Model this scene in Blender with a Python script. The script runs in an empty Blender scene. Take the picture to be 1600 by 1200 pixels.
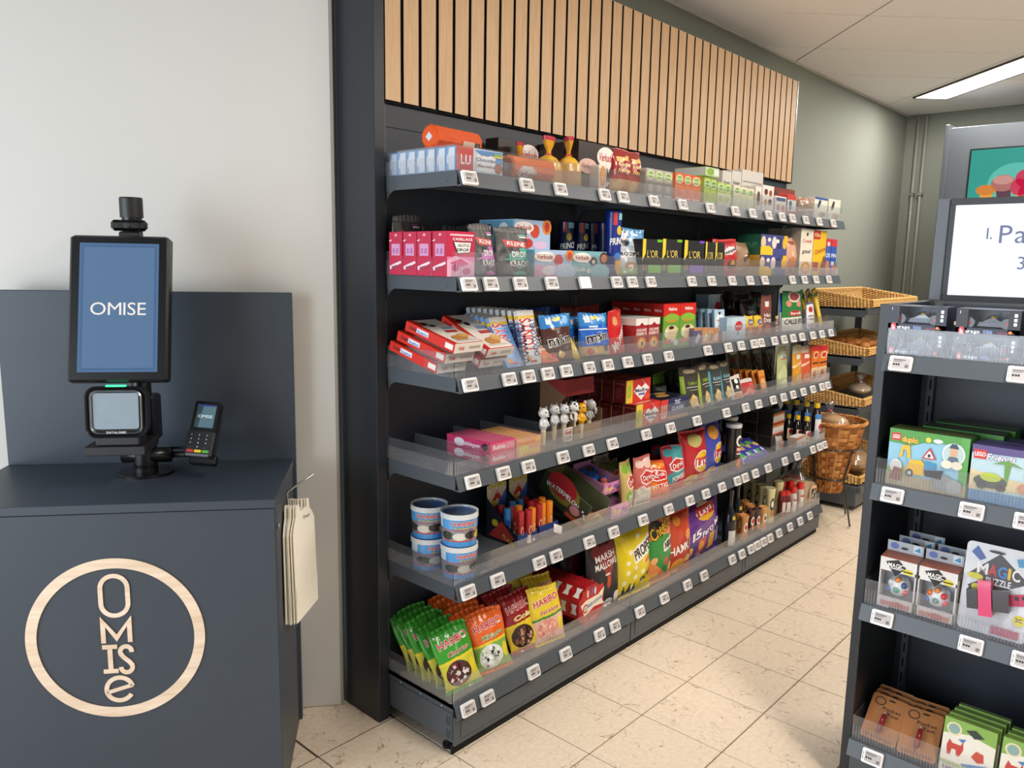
import bpy, math, random
from mathutils import Vector, Matrix
random.seed(7)
SC = bpy.context.scene
COL = SC.collection
PI = math.pi

# ------------------------------------------------------------------ camera
# X runs along the wall shelving, +Y goes into the wall behind it, Z is up; one floor tile is 0.3 m
CAM = Vector((-1.85659, -1.63327, 1.53150))
YAW, PIT, ROL, FPX = 0.73885578, -0.154709817, 0.0172275126, 1225.41
_f = Vector((math.cos(PIT)*math.cos(YAW), math.cos(PIT)*math.sin(YAW), math.sin(PIT)))
_r = _f.cross(Vector((0, 0, 1))).normalized()
_u = _r.cross(_f)
_r, _u = math.cos(ROL)*_r + math.sin(ROL)*_u, -math.sin(ROL)*_r + math.cos(ROL)*_u
cd = bpy.data.cameras.new('camera'); cam = bpy.data.objects.new('camera', cd); COL.objects.link(cam)
cd.sensor_fit = 'HORIZONTAL'; cd.sensor_width = 36; cd.lens = FPX*36/1600; cd.clip_start = 0.05
cam.matrix_world = Matrix(((_r.x, _u.x, -_f.x, CAM.x), (_r.y, _u.y, -_f.y, CAM.y), (_r.z, _u.z, -_f.z, CAM.z), (0, 0, 0, 1)))
SC.camera = cam

# ------------------------------------------------------------------ world, lights, exposure
w = bpy.data.worlds.new('world'); SC.world = w; w.use_nodes = True
bg = w.node_tree.nodes['Background']; bg.inputs[0].default_value = (0.80, 0.89, 1.0, 1); bg.inputs[1].default_value = 1.0
SC.view_settings.view_transform = 'Standard'; SC.view_settings.look = 'None'
SC.view_settings.gamma = 1; SC.view_settings.use_curve_mapping = False
SC.view_settings.exposure = 0.0
SC.cycles.transparent_max_bounces = 24
KA = math.radians(-38.4)                      # the checkout corner stands at this angle to the shelving
K1 = Vector((math.cos(KA), math.sin(KA), 0)); K2 = Vector((-math.sin(KA), math.cos(KA), 0))
KO = Vector((-0.795, 0.174, 0))               # front right foot of the counter
def kw(a, b, z=0.0): return KO + a*K1 + b*K2 + Vector((0, 0, z))
def area(name, loc, target, sx, sy, power, col):
    l = bpy.data.lights.new(name, 'AREA'); l.shape = 'RECTANGLE'; l.size = sx; l.size_y = sy; l.energy = power; l.color = col
    o = bpy.data.objects.new(name, l); COL.objects.link(o); o.location = loc
    d = (Vector(target) - Vector(loc)); o.rotation_euler = d.to_track_quat('-Z', 'Y').to_euler(); return o
area('window_daylight', kw(-2.35, -2.05, 1.40), kw(0.5, -2.0, 1.55), 3.4, 2.3, 125, (0.82, 0.91, 1.0))

# ------------------------------------------------------------------ colour and mesh helpers
def lin(c):
    if isinstance(c, str):
        c = c.lstrip('#'); c = c if len(c) == 6 else ''.join(q*2 for q in c); c = [int(c[i:i+2], 16)/255 for i in (0, 2, 4)]
    return tuple((x/12.92 if x <= 0.04045 else ((x+0.055)/1.055)**2.4) for x in c)

class MB:
    "collects faces with a colour each and links them as one mesh object"
    def __init__(s): s.v = []; s.f = []; s.c = []; s.sm = []
    def add(s, vs, fs, c='#ffffff', smooth=False, M=None):
        n = len(s.v); col = lin(c) if isinstance(c, str) else c
        for p in vs:
            p = Vector(p); s.v.append(tuple(M @ p) if M else tuple(p))
        for k, f in enumerate(fs):
            s.f.append([i+n for i in f]); s.c.append(col); s.sm.append(smooth)
        return s
    def box(s, x0, x1, y0, y1, z0, z1, c='#ffffff', M=None, bev=0.0):
        if bev <= 0:
            vs = [(x, y, z) for x in (x0, x1) for y in (y0, y1) for z in (z0, z1)]
            return s.add(vs, [(0, 1, 3, 2), (4, 6, 7, 5), (0, 4, 5, 1), (2, 3, 7, 6), (0, 2, 6, 4), (1, 5, 7, 3)], c, False, M)
        b = bev; P = []
        for z, i in ((z0, b), (z0+b, 0), (z1-b, 0), (z1, b)):
            P.append([(x0+i+b, y0+i, z), (x1-i-b, y0+i, z), (x1-i, y0+i+b, z), (x1-i, y1-i-b, z), (x1-i-b, y1-i, z), (x0+i+b, y1-i, z), (x0+i, y1-i-b, z), (x0+i, y0+i+b, z)])
        vs = sum(P, []); fs = [tuple(range(7, -1, -1)), tuple(range(24, 32))]
        for k in range(3):
            for j in range(8): fs.append((k*8+j, k*8+(j+1) % 8, k*8+8+(j+1) % 8, k*8+8+j))
        return s.add(vs, fs, c, False, M)
    def prism(s, pts, y0, y1, c='#ffffff', M=None, smooth=False):
        "outline in x,z carried from y0 to y1"
        n = len(pts); vs = [(p[0], y0, p[1]) for p in pts] + [(p[0], y1, p[1]) for p in pts]
        fs = [tuple(range(n)), tuple(range(2*n-1, n-1, -1))] + [(i, n+i, n+(i+1) % n, (i+1) % n) for i in range(n)]
        return s.add(vs, fs, c, smooth, M)
    def lathe(s, prof, n=24, c='#ffffff', M=None, cols=None, smooth=True, a0=0.0):
        m = len(prof)
        for k in range(m-1):
            (r0, z0), (r1, z1) = prof[k], prof[k+1]
            vs = []; fs = []
            for j in range(n):
                a = 2*PI*j/n + a0; vs += [(r0*math.cos(a), r0*math.sin(a), z0), (r1*math.cos(a), r1*math.sin(a), z1)]
            for j in range(n):
                i = (j+1) % n; fs.append((2*j, 2*i, 2*i+1, 2*j+1))
            s.add(vs, fs, cols[k] if cols else c, smooth, M)
        return s
    def tube(s, pts, r, c='#ffffff', n=8, M=None, cap=True, flat=None):
        pts = [Vector(p) for p in pts]; vs = []; fs = []; m = len(pts); up = None
        for i, p in enumerate(pts):
            d = (pts[min(i+1, m-1)] - pts[max(i-1, 0)]).normalized()
            if up is None: up = Vector((0, 0, 1)) if abs(d.z) < 0.9 else Vector((1, 0, 0))
            a = d.cross(up).normalized(); b = a.cross(d).normalized(); up = b
            rr = r[i] if isinstance(r, (list, tuple)) else r
            fl = flat or 1.0
            for j in range(n):
                t = 2*PI*j/n; vs.append(p + a*(rr*math.cos(t)) + b*(rr*fl*math.sin(t)))
        for i in range(m-1):
            for j in range(n):
                k = (j+1) % n; fs.append((i*n+j, i*n+k, i*n+n+k, i*n+n+j))
        if cap: fs += [tuple(range(n-1, -1, -1)), tuple(range((m-1)*n, m*n))]
        return s.add(vs, fs, c, n > 5, M)
    def ball(s, c0, r, c='#ffffff', n=12, M=None, sx=1, sy=1, sz=1):
        prof = [(max(1e-4, math.sin(PI*k/8)), -math.cos(PI*k/8)) for k in range(9)]
        T = Matrix.Translation(Vector(c0)) @ Matrix.Diagonal((r*sx, r*sy, r*sz, 1))
        return s.lathe(prof, n, c, (M @ T) if M else T)
    def mesh(s, name, mat):
        me = bpy.data.meshes.new(name); me.from_pydata(s.v, [], s.f)
        at = me.color_attributes.new('Col', 'FLOAT_COLOR', 'CORNER'); buf = []
        for f, c in zip(s.f, s.c): buf += [c[0], c[1], c[2], 1.0]*len(f)
        at.data.foreach_set('color', buf)
        me.polygons.foreach_set('use_smooth', s.sm)
        me.materials.append(mat); me.update(); return me
    def build(s, name, mat, parent=None, label=None):
        return link(name, s.mesh(name, mat), parent, label)
def link(name, me, parent=None, label=None):
    o = bpy.data.objects.new(name, me); COL.objects.link(o)
    if parent: o.parent = parent
    if label: o['label'] = label
    return o
def tag(o, label, cat, group=None):
    o['label'] = label; o['category'] = cat
    if group: o['group'] = group
    return o
def thing(name, label, cat, loc=(0, 0, 0), rot=(0, 0, 0), group=None):
    o = bpy.data.objects.new(name, None); COL.objects.link(o); o.empty_display_size = 0.02
    o.location = loc; o.rotation_euler = rot
    return tag(o, label, cat, group)
def struct(o): o['kind'] = 'structure'; return o
def dup(o, loc=None, rot=None, label=None, group=None, parent=None):
    c = o.copy(); COL.objects.link(c)
    if loc is not None: c.location = loc
    if rot is not None: c.rotation_euler = rot
    if label: c['label'] = label
    if group: c['group'] = group
    if parent: c.parent = parent
    for ch in list(o.children): dup(ch, parent=c)
    return c
def rot(x=0, y=0, z=0): return (math.radians(x), math.radians(y), math.radians(z))
def TM(x=0, y=0, z=0, rx=0, ry=0, rz=0):
    from mathutils import Euler
    return Matrix.Translation((x, y, z)) @ Euler(rot(rx, ry, rz)).to_matrix().to_4x4()

# ------------------------------------------------------------------ materials
def newmat(name):
    m = bpy.data.materials.new(name); m.use_nodes = True
    nt = m.node_tree; return m, nt, nt.nodes, nt.links, nt.nodes['Principled BSDF']
def solid(name, c, rough=0.5, metal=0.0, var=0.06, scale=30, bump=0.0, spec=0.5, coat=0.0):
    "plain colour with faint procedural mottling"
    m, nt, N, L, P = newmat(name); c = lin(c)
    tc = N.new('ShaderNodeTexCoord'); no = N.new('ShaderNodeTexNoise'); no.inputs['Scale'].default_value = scale; no.inputs['Detail'].default_value = 3
    L.new(tc.outputs['Object'], no.inputs['Vector'])
    mx = N.new('ShaderNodeMixRGB'); mx.inputs[1].default_value = (*[x*(1-var) for x in c], 1); mx.inputs[2].default_value = (*[min(1, x*(1+var)) for x in c], 1)
    L.new(no.outputs['Fac'], mx.inputs[0]); L.new(mx.outputs[0], P.inputs['Base Color'])
    P.inputs['Roughness'].default_value = rough; P.inputs['Metallic'].default_value = metal
    P.inputs['Specular IOR Level'].default_value = spec; P.inputs['Coat Weight'].default_value = coat
    if bump:
        b = N.new('ShaderNodeBump'); b.inputs['Strength'].default_value = bump; b.inputs['Distance'].default_value = 0.002
        L.new(no.outputs['Fac'], b.inputs['Height']); L.new(b.outputs[0], P.inputs['Normal'])
    return m
def printed(name, rough, bump=0.0, bscale=40, coat=0.0, spec=0.5, sub=0.0):
    "packaging stock: its print comes from the mesh colours, its sheen and crinkle from noise"
    m, nt, N, L, P = newmat(name)
    va = N.new('ShaderNodeVertexColor'); va.layer_name = 'Col'
    tc = N.new('ShaderNodeTexCoord'); no = N.new('ShaderNodeTexNoise'); no.inputs['Scale'].default_value = bscale; no.inputs['Detail'].default_value = 2
    L.new(tc.outputs['Object'], no.inputs['Vector'])
    hs = N.new('ShaderNodeHueSaturation'); mr = N.new('ShaderNodeMapRange'); mr.inputs[3].default_value = 0.95; mr.inputs[4].default_value = 1.05
    L.new(no.outputs['Fac'], mr.inputs[0]); L.new(mr.outputs[0], hs.inputs['Value']); L.new(va.outputs['Color'], hs.inputs['Color']); L.new(hs.outputs[0], P.inputs['Base Color'])
    P.inputs['Roughness'].default_value = rough; P.inputs['Coat Weight'].default_value = coat; P.inputs['Specular IOR Level'].default_value = spec
    if bump:
        b = N.new('ShaderNodeBump'); b.inputs['Strength'].default_value = bump; b.inputs['Distance'].default_value = 0.004
        L.new(no.outputs['Fac'], b.inputs['Height']); L.new(b.outputs[0], P.inputs['Normal'])
    return m
def clear(name, tint, haze, gloss=0.12, rough=0.08, fr=0.22):
    "thin clear plastic sheet: mostly see-through, a little haze, a mirror sheen"
    m, nt, N, L, P = newmat(name); N.remove(P); out = N['Material Output']
    t = N.new('ShaderNodeBsdfTransparent'); t.inputs[0].default_value = (*tint, 1)
    d = N.new('ShaderNodeBsdfDiffuse'); d.inputs[0].default_value = (0.85, 0.87, 0.9, 1)
    g = N.new('ShaderNodeBsdfGlossy'); g.inputs['Roughness'].default_value = rough
    lw = N.new('ShaderNodeLayerWeight'); lw.inputs[0].default_value = 0.25
    no = N.new('ShaderNodeTexNoise'); no.inputs['Scale'].default_value = 9
    mr = N.new('ShaderNodeMapRange'); mr.inputs[3].default_value = haze*0.7; mr.inputs[4].default_value = haze*1.3; L.new(no.outputs['Fac'], mr.inputs[0])
    m1 = N.new('ShaderNodeMixShader'); L.new(mr.outputs[0], m1.inputs[0]); L.new(t.outputs[0], m1.inputs[1]); L.new(d.outputs[0], m1.inputs[2])
    mm = N.new('ShaderNodeMath'); mm.operation = 'MULTIPLY_ADD'; mm.inputs[1].default_value = fr; mm.inputs[2].default_value = gloss*0.3; L.new(lw.outputs['Fresnel'], mm.inputs[0])
    m2 = N.new('ShaderNodeMixShader'); L.new(mm.outputs[0], m2.inputs[0]); L.new(m1.outputs[0], m2.inputs[1]); L.new(g.outputs[0], m2.inputs[2])
    L.new(m2.outputs[0], out.inputs[0]); return m
def emitting(name, strength, rough=0.15):
    "lit screen or lamp face: the mesh colours glow"
    m, nt, N, L, P = newmat(name)
    va = N.new('ShaderNodeVertexColor'); va.layer_name = 'Col'
    P.inputs['Base Color'].default_value = (0.01, 0.01, 0.012, 1); P.inputs['Roughness'].default_value = rough
    L.new(va.outputs['Color'], P.inputs['Emission Color']); P.inputs['Emission Strength'].default_value = strength
    return m
def wood(name, c0, c1, sc=(9, 9, 0.8), rough=0.5):
    m, nt, N, L, P = newmat(name)
    tc = N.new('ShaderNodeTexCoord'); mp = N.new('ShaderNodeMapping'); mp.inputs['Scale'].default_value = sc
    oi = N.new('ShaderNodeObjectInfo'); ad = N.new('ShaderNodeVectorMath'); ad.operation = 'SCALE'; L.new(oi.outputs['Location'], ad.inputs[0]); ad.inputs['Scale'].default_value = 3.7
    av = N.new('ShaderNodeVectorMath'); L.new(tc.outputs['Object'], av.inputs[0]); L.new(ad.outputs[0], av.inputs[1])
    L.new(av.outputs[0], mp.inputs['Vector'])
    no = N.new('ShaderNodeTexNoise'); no.inputs['Scale'].default_value = 6; no.inputs['Detail'].default_value = 6; no.inputs['Distortion'].default_value = 0.6; L.new(mp.outputs[0], no.inputs['Vector'])
    cr = N.new('ShaderNodeValToRGB'); e = cr.color_ramp.elements; e[0].position = 0.3; e[0].color = (*lin(c0), 1); e[1].position = 0.7; e[1].color = (*lin(c1), 1)
    L.new(no.outputs['Fac'], cr.inputs[0]); L.new(cr.outputs[0], P.inputs['Base Color']); P.inputs['Roughness'].default_value = rough
    return m
def stone(name, brick=False):
    "cream marble-look tile with thin wandering veins"
    m, nt, N, L, P = newmat(name)
    ge = N.new('ShaderNodeNewGeometry'); oi = N.new('ShaderNodeObjectInfo')
    ad = N.new('ShaderNodeVectorMath'); ad.operation = 'MULTIPLY_ADD'; L.new(oi.outputs['Location'], ad.inputs[0]); ad.inputs[1].default_value = (5.3, 7.1, 1); L.new(ge.outputs['Position'], ad.inputs[2])
    n1 = N.new('ShaderNodeTexNoise'); n1.inputs['Scale'].default_value = 10; n1.inputs['Detail'].default_value = 5; n1.inputs['Distortion'].default_value = 1.2; L.new(ad.outputs[0], n1.inputs['Vector'])
    n2 = N.new('ShaderNodeTexNoise'); n2.inputs['Scale'].default_value = 60; n2.inputs['Detail'].default_value = 3; L.new(ad.outputs[0], n2.inputs['Vector'])
    sb = N.new('ShaderNodeMath'); sb.operation = 'SUBTRACT'; sb.inputs[1].default_value = 0.5; L.new(n1.outputs['Fac'], sb.inputs[0])
    ab = N.new('ShaderNodeMath'); ab.operation = 'ABSOLUTE'; L.new(sb.outputs[0], ab.inputs[0])
    cr = N.new('ShaderNodeValToRGB'); e = cr.color_ramp.elements; e[0].position = 0.0; e[0].color = (*lin('#a38c76'), 1); e[1].position = 0.011; e[1].color = (1, 1, 1, 1); L.new(ab.outputs[0], cr.inputs[0])
    c2 = N.new('ShaderNodeValToRGB'); e = c2.color_ramp.elements; e[0].position = 0.35; e[0].color = (*lin('#dfcab0'), 1); e[1].position = 0.65; e[1].color = (*lin('#e9d6bd'), 1); L.new(n2.outputs['Fac'], c2.inputs[0])
    n3 = N.new('ShaderNodeTexNoise'); n3.inputs['Scale'].default_value = 13; L.new(ad.outputs[0], n3.inputs['Vector'])
    gt = N.new('ShaderNodeMapRange'); gt.inputs[1].default_value = 0.47; gt.inputs[2].default_value = 0.58; L.new(n3.outputs['Fac'], gt.inputs[0])
    mx = N.new('ShaderNodeMixRGB'); mx.blend_type = 'MULTIPLY'; L.new(gt.outputs[0], mx.inputs[0]); L.new(c2.outputs[0], mx.inputs[1]); L.new(cr.outputs[0], mx.inputs[2])
    bright = N.new('ShaderNodeGamma'); bright.inputs[1].default_value = 0.92; L.new(mx.outputs[0], bright.inputs[0]); src = bright.outputs[0]
    if brick:
        bt = N.new('ShaderNodeTexBrick'); bt.offset = 0; bt.inputs['Scale'].default_value = 1; bt.inputs['Brick Width'].default_value = 0.3; bt.inputs['Row Height'].default_value = 0.3
        bt.inputs['Mortar Size'].default_value = 0.004; bt.inputs['Mortar'].default_value = (*lin('#54473b'), 1); bt.inputs['Mortar Smooth'].default_value = 0
        L.new(ge.outputs['Position'], bt.inputs['Vector']); L.new(src, bt.inputs['Color1']); L.new(src, bt.inputs['Color2']); src = bt.outputs['Color']
    L.new(src, P.inputs['Base Color']); P.inputs['Roughness'].default_value = 0.38; P.inputs['Specular IOR Level'].default_value = 0.35
    return m
M_METAL = solid('graphite_powder_coat', '#4b5157', 0.42, 0, 0.05, 60, 0.04)
M_BACK = solid('dark_back_panel_coat', '#2c323b', 0.45, 0, 0.05, 20)
M_BLACK = solid('black_laminate', '#22262b', 0.4, 0, 0.06, 14)
M_DECK = solid('slate_laminate', '#38414c', 0.42, 0, 0.08, 8, 0.03)
M_PLAST = solid('black_plastic', '#0e0f11', 0.3, 0, 0.1, 50)
M_PLASTM = solid('dark_grey_plastic', '#1d1e21', 0.45, 0, 0.1, 50)
M_RUB = solid('black_gap', '#070707', 0.8, 0, 0.1, 40)
M_WHITE = solid('white_wall_paint', '#d3d1cb', 0.7, 0, 0.015, 6, 0.02)
M_GREEN = solid('sage_wall_paint', '#8e938a', 0.75, 0, 0.02, 5, 0.03)
M_CEIL = solid('speckled_ceiling_board', '#f4f2f1', 0.9, 0, 0.05, 140, 0.25)
M_GRID = solid('ceiling_grid_paint', '#4f4945', 0.6, 0, 0.03, 30)
M_STEEL = solid('brushed_steel', '#b9babb', 0.3, 1.0, 0.08, 60)
M_TAGW = solid('white_tag_plastic', '#eceae8', 0.35, 0, 0.02, 30)
M_PAPER = solid('cream_kraft_paper', '#f6efdf', 0.8, 0, 0.05, 50, 0.1)
M_WOOD = wood('oak_veneer', '#cfa77c', '#dfbd95', (26, 26, 1.2))
M_INLAY = wood('pale_wood_inlay', '#d9bda0', '#f0dcc6', (0.9, 9, 9))
M_TILE = stone('cream_marble_tile'); M_FLOOR = stone('cream_tile_floor', True)
M_CARTON = printed('printed_carton', 0.38, 0.02, 60)
M_FILM = printed('printed_film', 0.24, 0.5, 26, 0.2)
M_FILMM = printed('matt_printed_film', 0.42, 0.5, 22)
M_MATT = printed('matt_print', 0.6)
M_HARD = printed('glossy_moulded_plastic', 0.2, 0, 40, 0.3)
M_CLEAR = clear('clear_acrylic', (0.975, 0.975, 0.98), 0.030, 0.14)
M_PANE = clear('clear_window_film', (0.97, 0.97, 0.975), 0.006, 0.01, 0.05, 0.05)
M_RIBS = clear('clear_acrylic_ribs', (0.86, 0.87, 0.90), 0.20, 0.4)
M_WRAP = clear('clear_film', (0.97, 0.975, 0.98), 0.035, 0.4, 0.16)
M_SCREEN = emitting('lit_screen', 1.0); M_LED = emitting('led_face', 9.0)
M_GREENLED = emitting('green_led', 2.0)

# ------------------------------------------------------------------ photo measuring helpers (pixels of the 1600x1200 frame onto real planes)
def ray(px, py): return _f + (px-800)/FPX*_r - (py-600)/FPX*_u
def on_y(px, py, y): d = ray(px, py); return CAM + d*((y-CAM.y)/d.y)
def on_x(px, py, x): d = ray(px, py); return CAM + d*((x-CAM.x)/d.x)
def on_z(px, py, z): d = ray(px, py); return CAM + d*((z-CAM.z)/d.z)
def x_at(px, y, z):
    "x of the point on the line (y, z fixed) that shows at column px"
    a = Vector((-CAM.x, y-CAM.y, z-CAM.z)); t = (px-800)/FPX
    return (t*a.dot(_f) - a.dot(_r))/(_r.x - t*_f.x)
def y_at(py_px, x, z):
    a = Vector((x-CAM.x, -CAM.y, z-CAM.z)); t = (py_px-800)/FPX
    return (t*a.dot(_f) - a.dot(_r))/(_r.y - t*_f.y)

# ------------------------------------------------------------------ lettering: every glyph once, then strings are composed from them
GLY = {}
def _glyphs():
    chars = "ABCDEFGHIJKLMNOPQRSTUVWXYZabcdefghijklmnopqrstuvwxyz0123456789&.,'-:+%€!"
    obs = []
    for off in (0.0, 0.022, 0.06):
        for ch in chars:
            cu = bpy.data.curves.new('g', 'FONT'); cu.body = ch; cu.size = 1; cu.resolution_u = 3; cu.offset = off; cu.fill_mode = 'FRONT'
            o = bpy.data.objects.new('g', cu); COL.objects.link(o); obs.append((o, ch, off))
    dg = bpy.context.evaluated_depsgraph_get(); dg.update()
    for o, ch, off in obs:
        ev = o.evaluated_get(dg); me = ev.to_mesh()
        vs = [(v.co.x, v.co.y) for v in me.vertices]; fs = [tuple(p.vertices) for p in me.polygons]
        GLY[ch, off] = (vs, fs); ev.to_mesh_clear()
    for o, ch, off in obs:
        cu = o.data; bpy.data.objects.remove(o); bpy.data.curves.remove(cu)
_glyphs()
_cap = max(v[1] for v in GLY['H', 0.0][0])
def layout(s, h, off=0.0, sp=0.07):
    "glyph outlines of a string at cap height h, starting at 0,0; returns (verts, faces, width)"
    k = h/_cap; x = 0; V = []; Fc = []
    for ch in s:
        if ch == ' ': x += 0.32; continue
        b0 = GLY[ch, 0.0][0]; vs, fs = GLY[ch, off]
        lo = min(v[0] for v in b0); hi = max(v[0] for v in b0); n = len(V)
        V += [((v[0]-lo+x)*k, v[1]*k) for v in vs]; Fc += [tuple(i+n for i in f) for f in fs]
        x += hi-lo+sp+0.03
    return V, Fc, max(0.001, (x-sp-0.03)*k)
def text(mb, s, mp, cx, cy, h, c, w=None, rot_=0, shear=0.0, off=0.022, arc=0.0):
    "string centred at cx,cy (metres on a face) through the face mapping mp(x, y)"
    V, Fc, tw = layout(s, h, off); sx = (w/tw) if w else 1.0; ca, sa = math.cos(math.radians(rot_)), math.sin(math.radians(rot_)); P = []
    for x, y in V:
        x = (x-tw/2)*sx; y = y-h/2; x += shear*y; y += arc*(1-(2*x/(tw*sx))**2)*h if arc else 0
        P.append(mp(cx+x*ca-y*sa, cy+x*sa+y*ca))
    return mb.add(P, Fc, c)
# ================================================================== the room
WY, FX, CZ = 0.51, 5.26, 2.765           # shelving wall, far wall, ceiling height
RY = -4.6                                # wall opposite the shelving
wl = kw(-2.45, 0.507); wr = kw(0.137, 0.507)
def slab(pts, z0, z1, mb, c='#ffffff'):
    n = len(pts); mb.add([(p[0], p[1], z0) for p in pts] + [(p[0], p[1], z1) for p in pts],
        [tuple(range(n-1, -1, -1)), tuple(range(n, 2*n))] + [(i, (i+1) % n, n+(i+1) % n, n+i) for i in range(n)], c)
rl = kw(-2.45, -4.2)
ROOM = [(FX, WY), (wr.x, WY), (wr.x, wr.y), (wl.x, wl.y), (rl.x, rl.y), (rl.x+0.4, RY), (FX, RY)]
m = MB(); slab([(FX+0.1, WY+0.1), (-0.4, WY+0.1), (wl.x, wl.y+0.1), (wl.x-0.1, wl.y), (rl.x-0.1, rl.y), (rl.x, RY-0.1), (FX+0.1, RY-0.1)], -0.06, -0.003, m)
floor = struct(m.build('floor', M_FLOOR))
def clip(poly, n, d):
    "keep the side where n.p <= d"
    out = []
    for i in range(len(poly)):
        a, b = poly[i-1], poly[i]; da = n[0]*a[0]+n[1]*a[1]-d; db = n[0]*b[0]+n[1]*b[1]-d
        if (da <= 0) != (db <= 0): t = da/(da-db); out.append((a[0]+(b[0]-a[0])*t, a[1]+(b[1]-a[1])*t))
        if db <= 0: out.append(b)
    return out
tm = MB(); g = 0.1482; tm.add([(-g, -g, -0.003), (g, -g, -0.003), (g, g, -0.003), (-g, g, -0.003), (-g+.0015, -g+.0015, 0), (g-.0015, -g+.0015, 0), (g-.0015, g-.0015, 0), (-g+.0015, g-.0015, 0)],
    [(0, 1, 5, 4), (1, 2, 6, 5), (2, 3, 7, 6), (3, 0, 4, 7), (4, 5, 6, 7)])
tile_me = tm.mesh('floor_tile', M_TILE)
for i in range(-5, 16):
    for j in range(-1, 5):
        cx, cy = i*0.3+0.15, -(j*0.3+0.15)
        if cy > 0.2 and cx > -0.2 or (Vector((cx, cy, 0))-kw(0, 0.45)).dot(K2) > -0.1 and cx < -0.5: continue
        o = link('floor_tile', tile_me, floor); o.location = (cx, cy, 0)
# ceiling: boards of 1.2 x 0.6 m laid at 45 degrees
m = MB(); slab([(FX+0.1, WY+0.1), (-0.4, WY+0.1), (wl.x, wl.y+0.1), (wl.x-0.1, wl.y), (rl.x-0.1, rl.y), (rl.x, RY-0.1), (FX+0.1, RY-0.1)], CZ+0.006, CZ+0.06, m)
ceiling = struct(m.build('ceiling', M_GRID))
s2 = math.sqrt(.5); cu_ = (s2, -s2); cv_ = (s2, s2)
u0 = 2.993*s2-0.495*s2; v0 = (1.73+0.494)*s2
for iu in range(-2, 4):
    for iv in range(-3, 5):
        a0, a1, b0, b1 = u0+iu*1.2+.005, u0+iu*1.2+1.195, v0+iv*0.6+.005, v0+iv*0.6+.595
        q = [(a*cu_[0]+b*cv_[0], a*cu_[1]+b*cv_[1]) for a, b in ((a0, b0), (a1, b0), (a1, b1), (a0, b1))]
        q = clip(clip(clip(q, (0, 1), WY-0.004), (1, 0), FX-0.004), (0, -1), 2.6)
        q = clip(q, (-1, 0), 0.35) if q else q
        if len(q) < 3: continue
        cx = sum(p[0] for p in q)/len(q); cy = sum(p[1] for p in q)/len(q)
        m = MB(); q0 = [(p[0]-cx, p[1]-cy) for p in q]; n = len(q0); sh = [(p[0]*0.99, p[1]*0.99) for p in q0]
        m.add([(p[0], p[1], 0.006) for p in q0]+[(p[0], p[1], 0.001) for p in q0]+[(p[0], p[1], 0) for p in sh],
            [(i, (i+1) % n, n+(i+1) % n, n+i) for i in range(n)]+[(n+i, n+(i+1) % n, 2*n+(i+1) % n, 2*n+i) for i in range(n)]+[tuple(range(2*n, 3*n))])
        o = m.build('ceiling_board', M_CEIL, ceiling); o.location = (cx, cy, CZ)
# walls
def wall(name, p, q, z0, z1, mat, t=0.1, side=1, holes=()):
    p = Vector((p[0], p[1], 0)); q = Vector((q[0], q[1], 0)); d = (q-p); Ln = d.length; a = math.atan2(d.y, d.x); m = MB()
    xs = [0, Ln]; segs = [(0, Ln, z0, z1)]
    for (h0, h1, hz0, hz1) in holes:
        segs = [(0, h0, z0, z1), (h1, Ln, z0, z1), (h0, h1, z0, hz0), (h0, h1, hz1, z1)]
    for (x0, x1, za, zb) in segs:
        if x1-x0 > 0.001 and zb-za > 0.001: m.box(x0, x1, min(0, side*t), max(0, side*t), za, zb)
    o = m.build(name, mat); o.location = p; o.rotation_euler = (0, 0, a); return struct(o)
wall('wall_shelving', (-0.36, WY), (FX, WY), 0, CZ, M_GREEN, 0.1, 1)
wall('wall_far', (FX, WY), (FX, RY), 0, CZ, M_GREEN, 0.1, 1)
wall('wall_checkout', (wl.x, wl.y), (kw(0.128, 0.507).x, kw(0.128, 0.507).y), 0, CZ, M_WHITE, 0.02, 1)
m = MB(); m.box(0, 0.009, 0.001, 0.02, 0, CZ); o = m.build('trim_1', solid('grey_edge_strip', '#9d9a93', .5)); p = kw(0.128, 0.507); o.location = p; o.rotation_euler = (0, 0, KA); struct(o)
wall('wall_window', (rl.x, rl.y), (wl.x, wl.y), 0, CZ, M_WHITE, 0.1, 1, holes=((0.4, 3.9, 0.25, 2.6),))
wall('wall_rear', (FX, RY), (rl.x+0.4, RY), 0, CZ, M_WHITE, 0.1, 1)
wall('wall_corner', (rl.x+0.4, RY), (rl.x, rl.y), 0, CZ, M_WHITE, 0.1, 1)
# thin ceiling edge profile along the shelving wall
m = MB(); m.box(-0.3, FX-0.002, WY-0.018, WY-0.002, CZ-0.012, CZ-0.001); struct(m.build('trim_2', solid('white_edge_profile', '#c9c4be', .6)))
M_PIPE = solid('grey_pipe_paint', '#a3a49d', .4)
# heating pipes in the far corner
for k, y in enumerate((0.413, 0.352)):
    m = MB(); m.tube([(0, 0, 0), (0, 0, CZ-0.012)], 0.011, n=10)
    r = thing('heating_pipe', 'thin steel pipe by the far corner, the one %s the corner' % ('closer to' if k == 0 else 'farther from'), 'pipe', (FX-0.03, y, 0)); m.build('pipe_run', M_PIPE, r)
    m = MB(); m.box(-0.016, 0.029, -0.018, 0.018, 2.12, 2.145, bev=0.003); m.build('clamp', M_STEEL, r)
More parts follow.
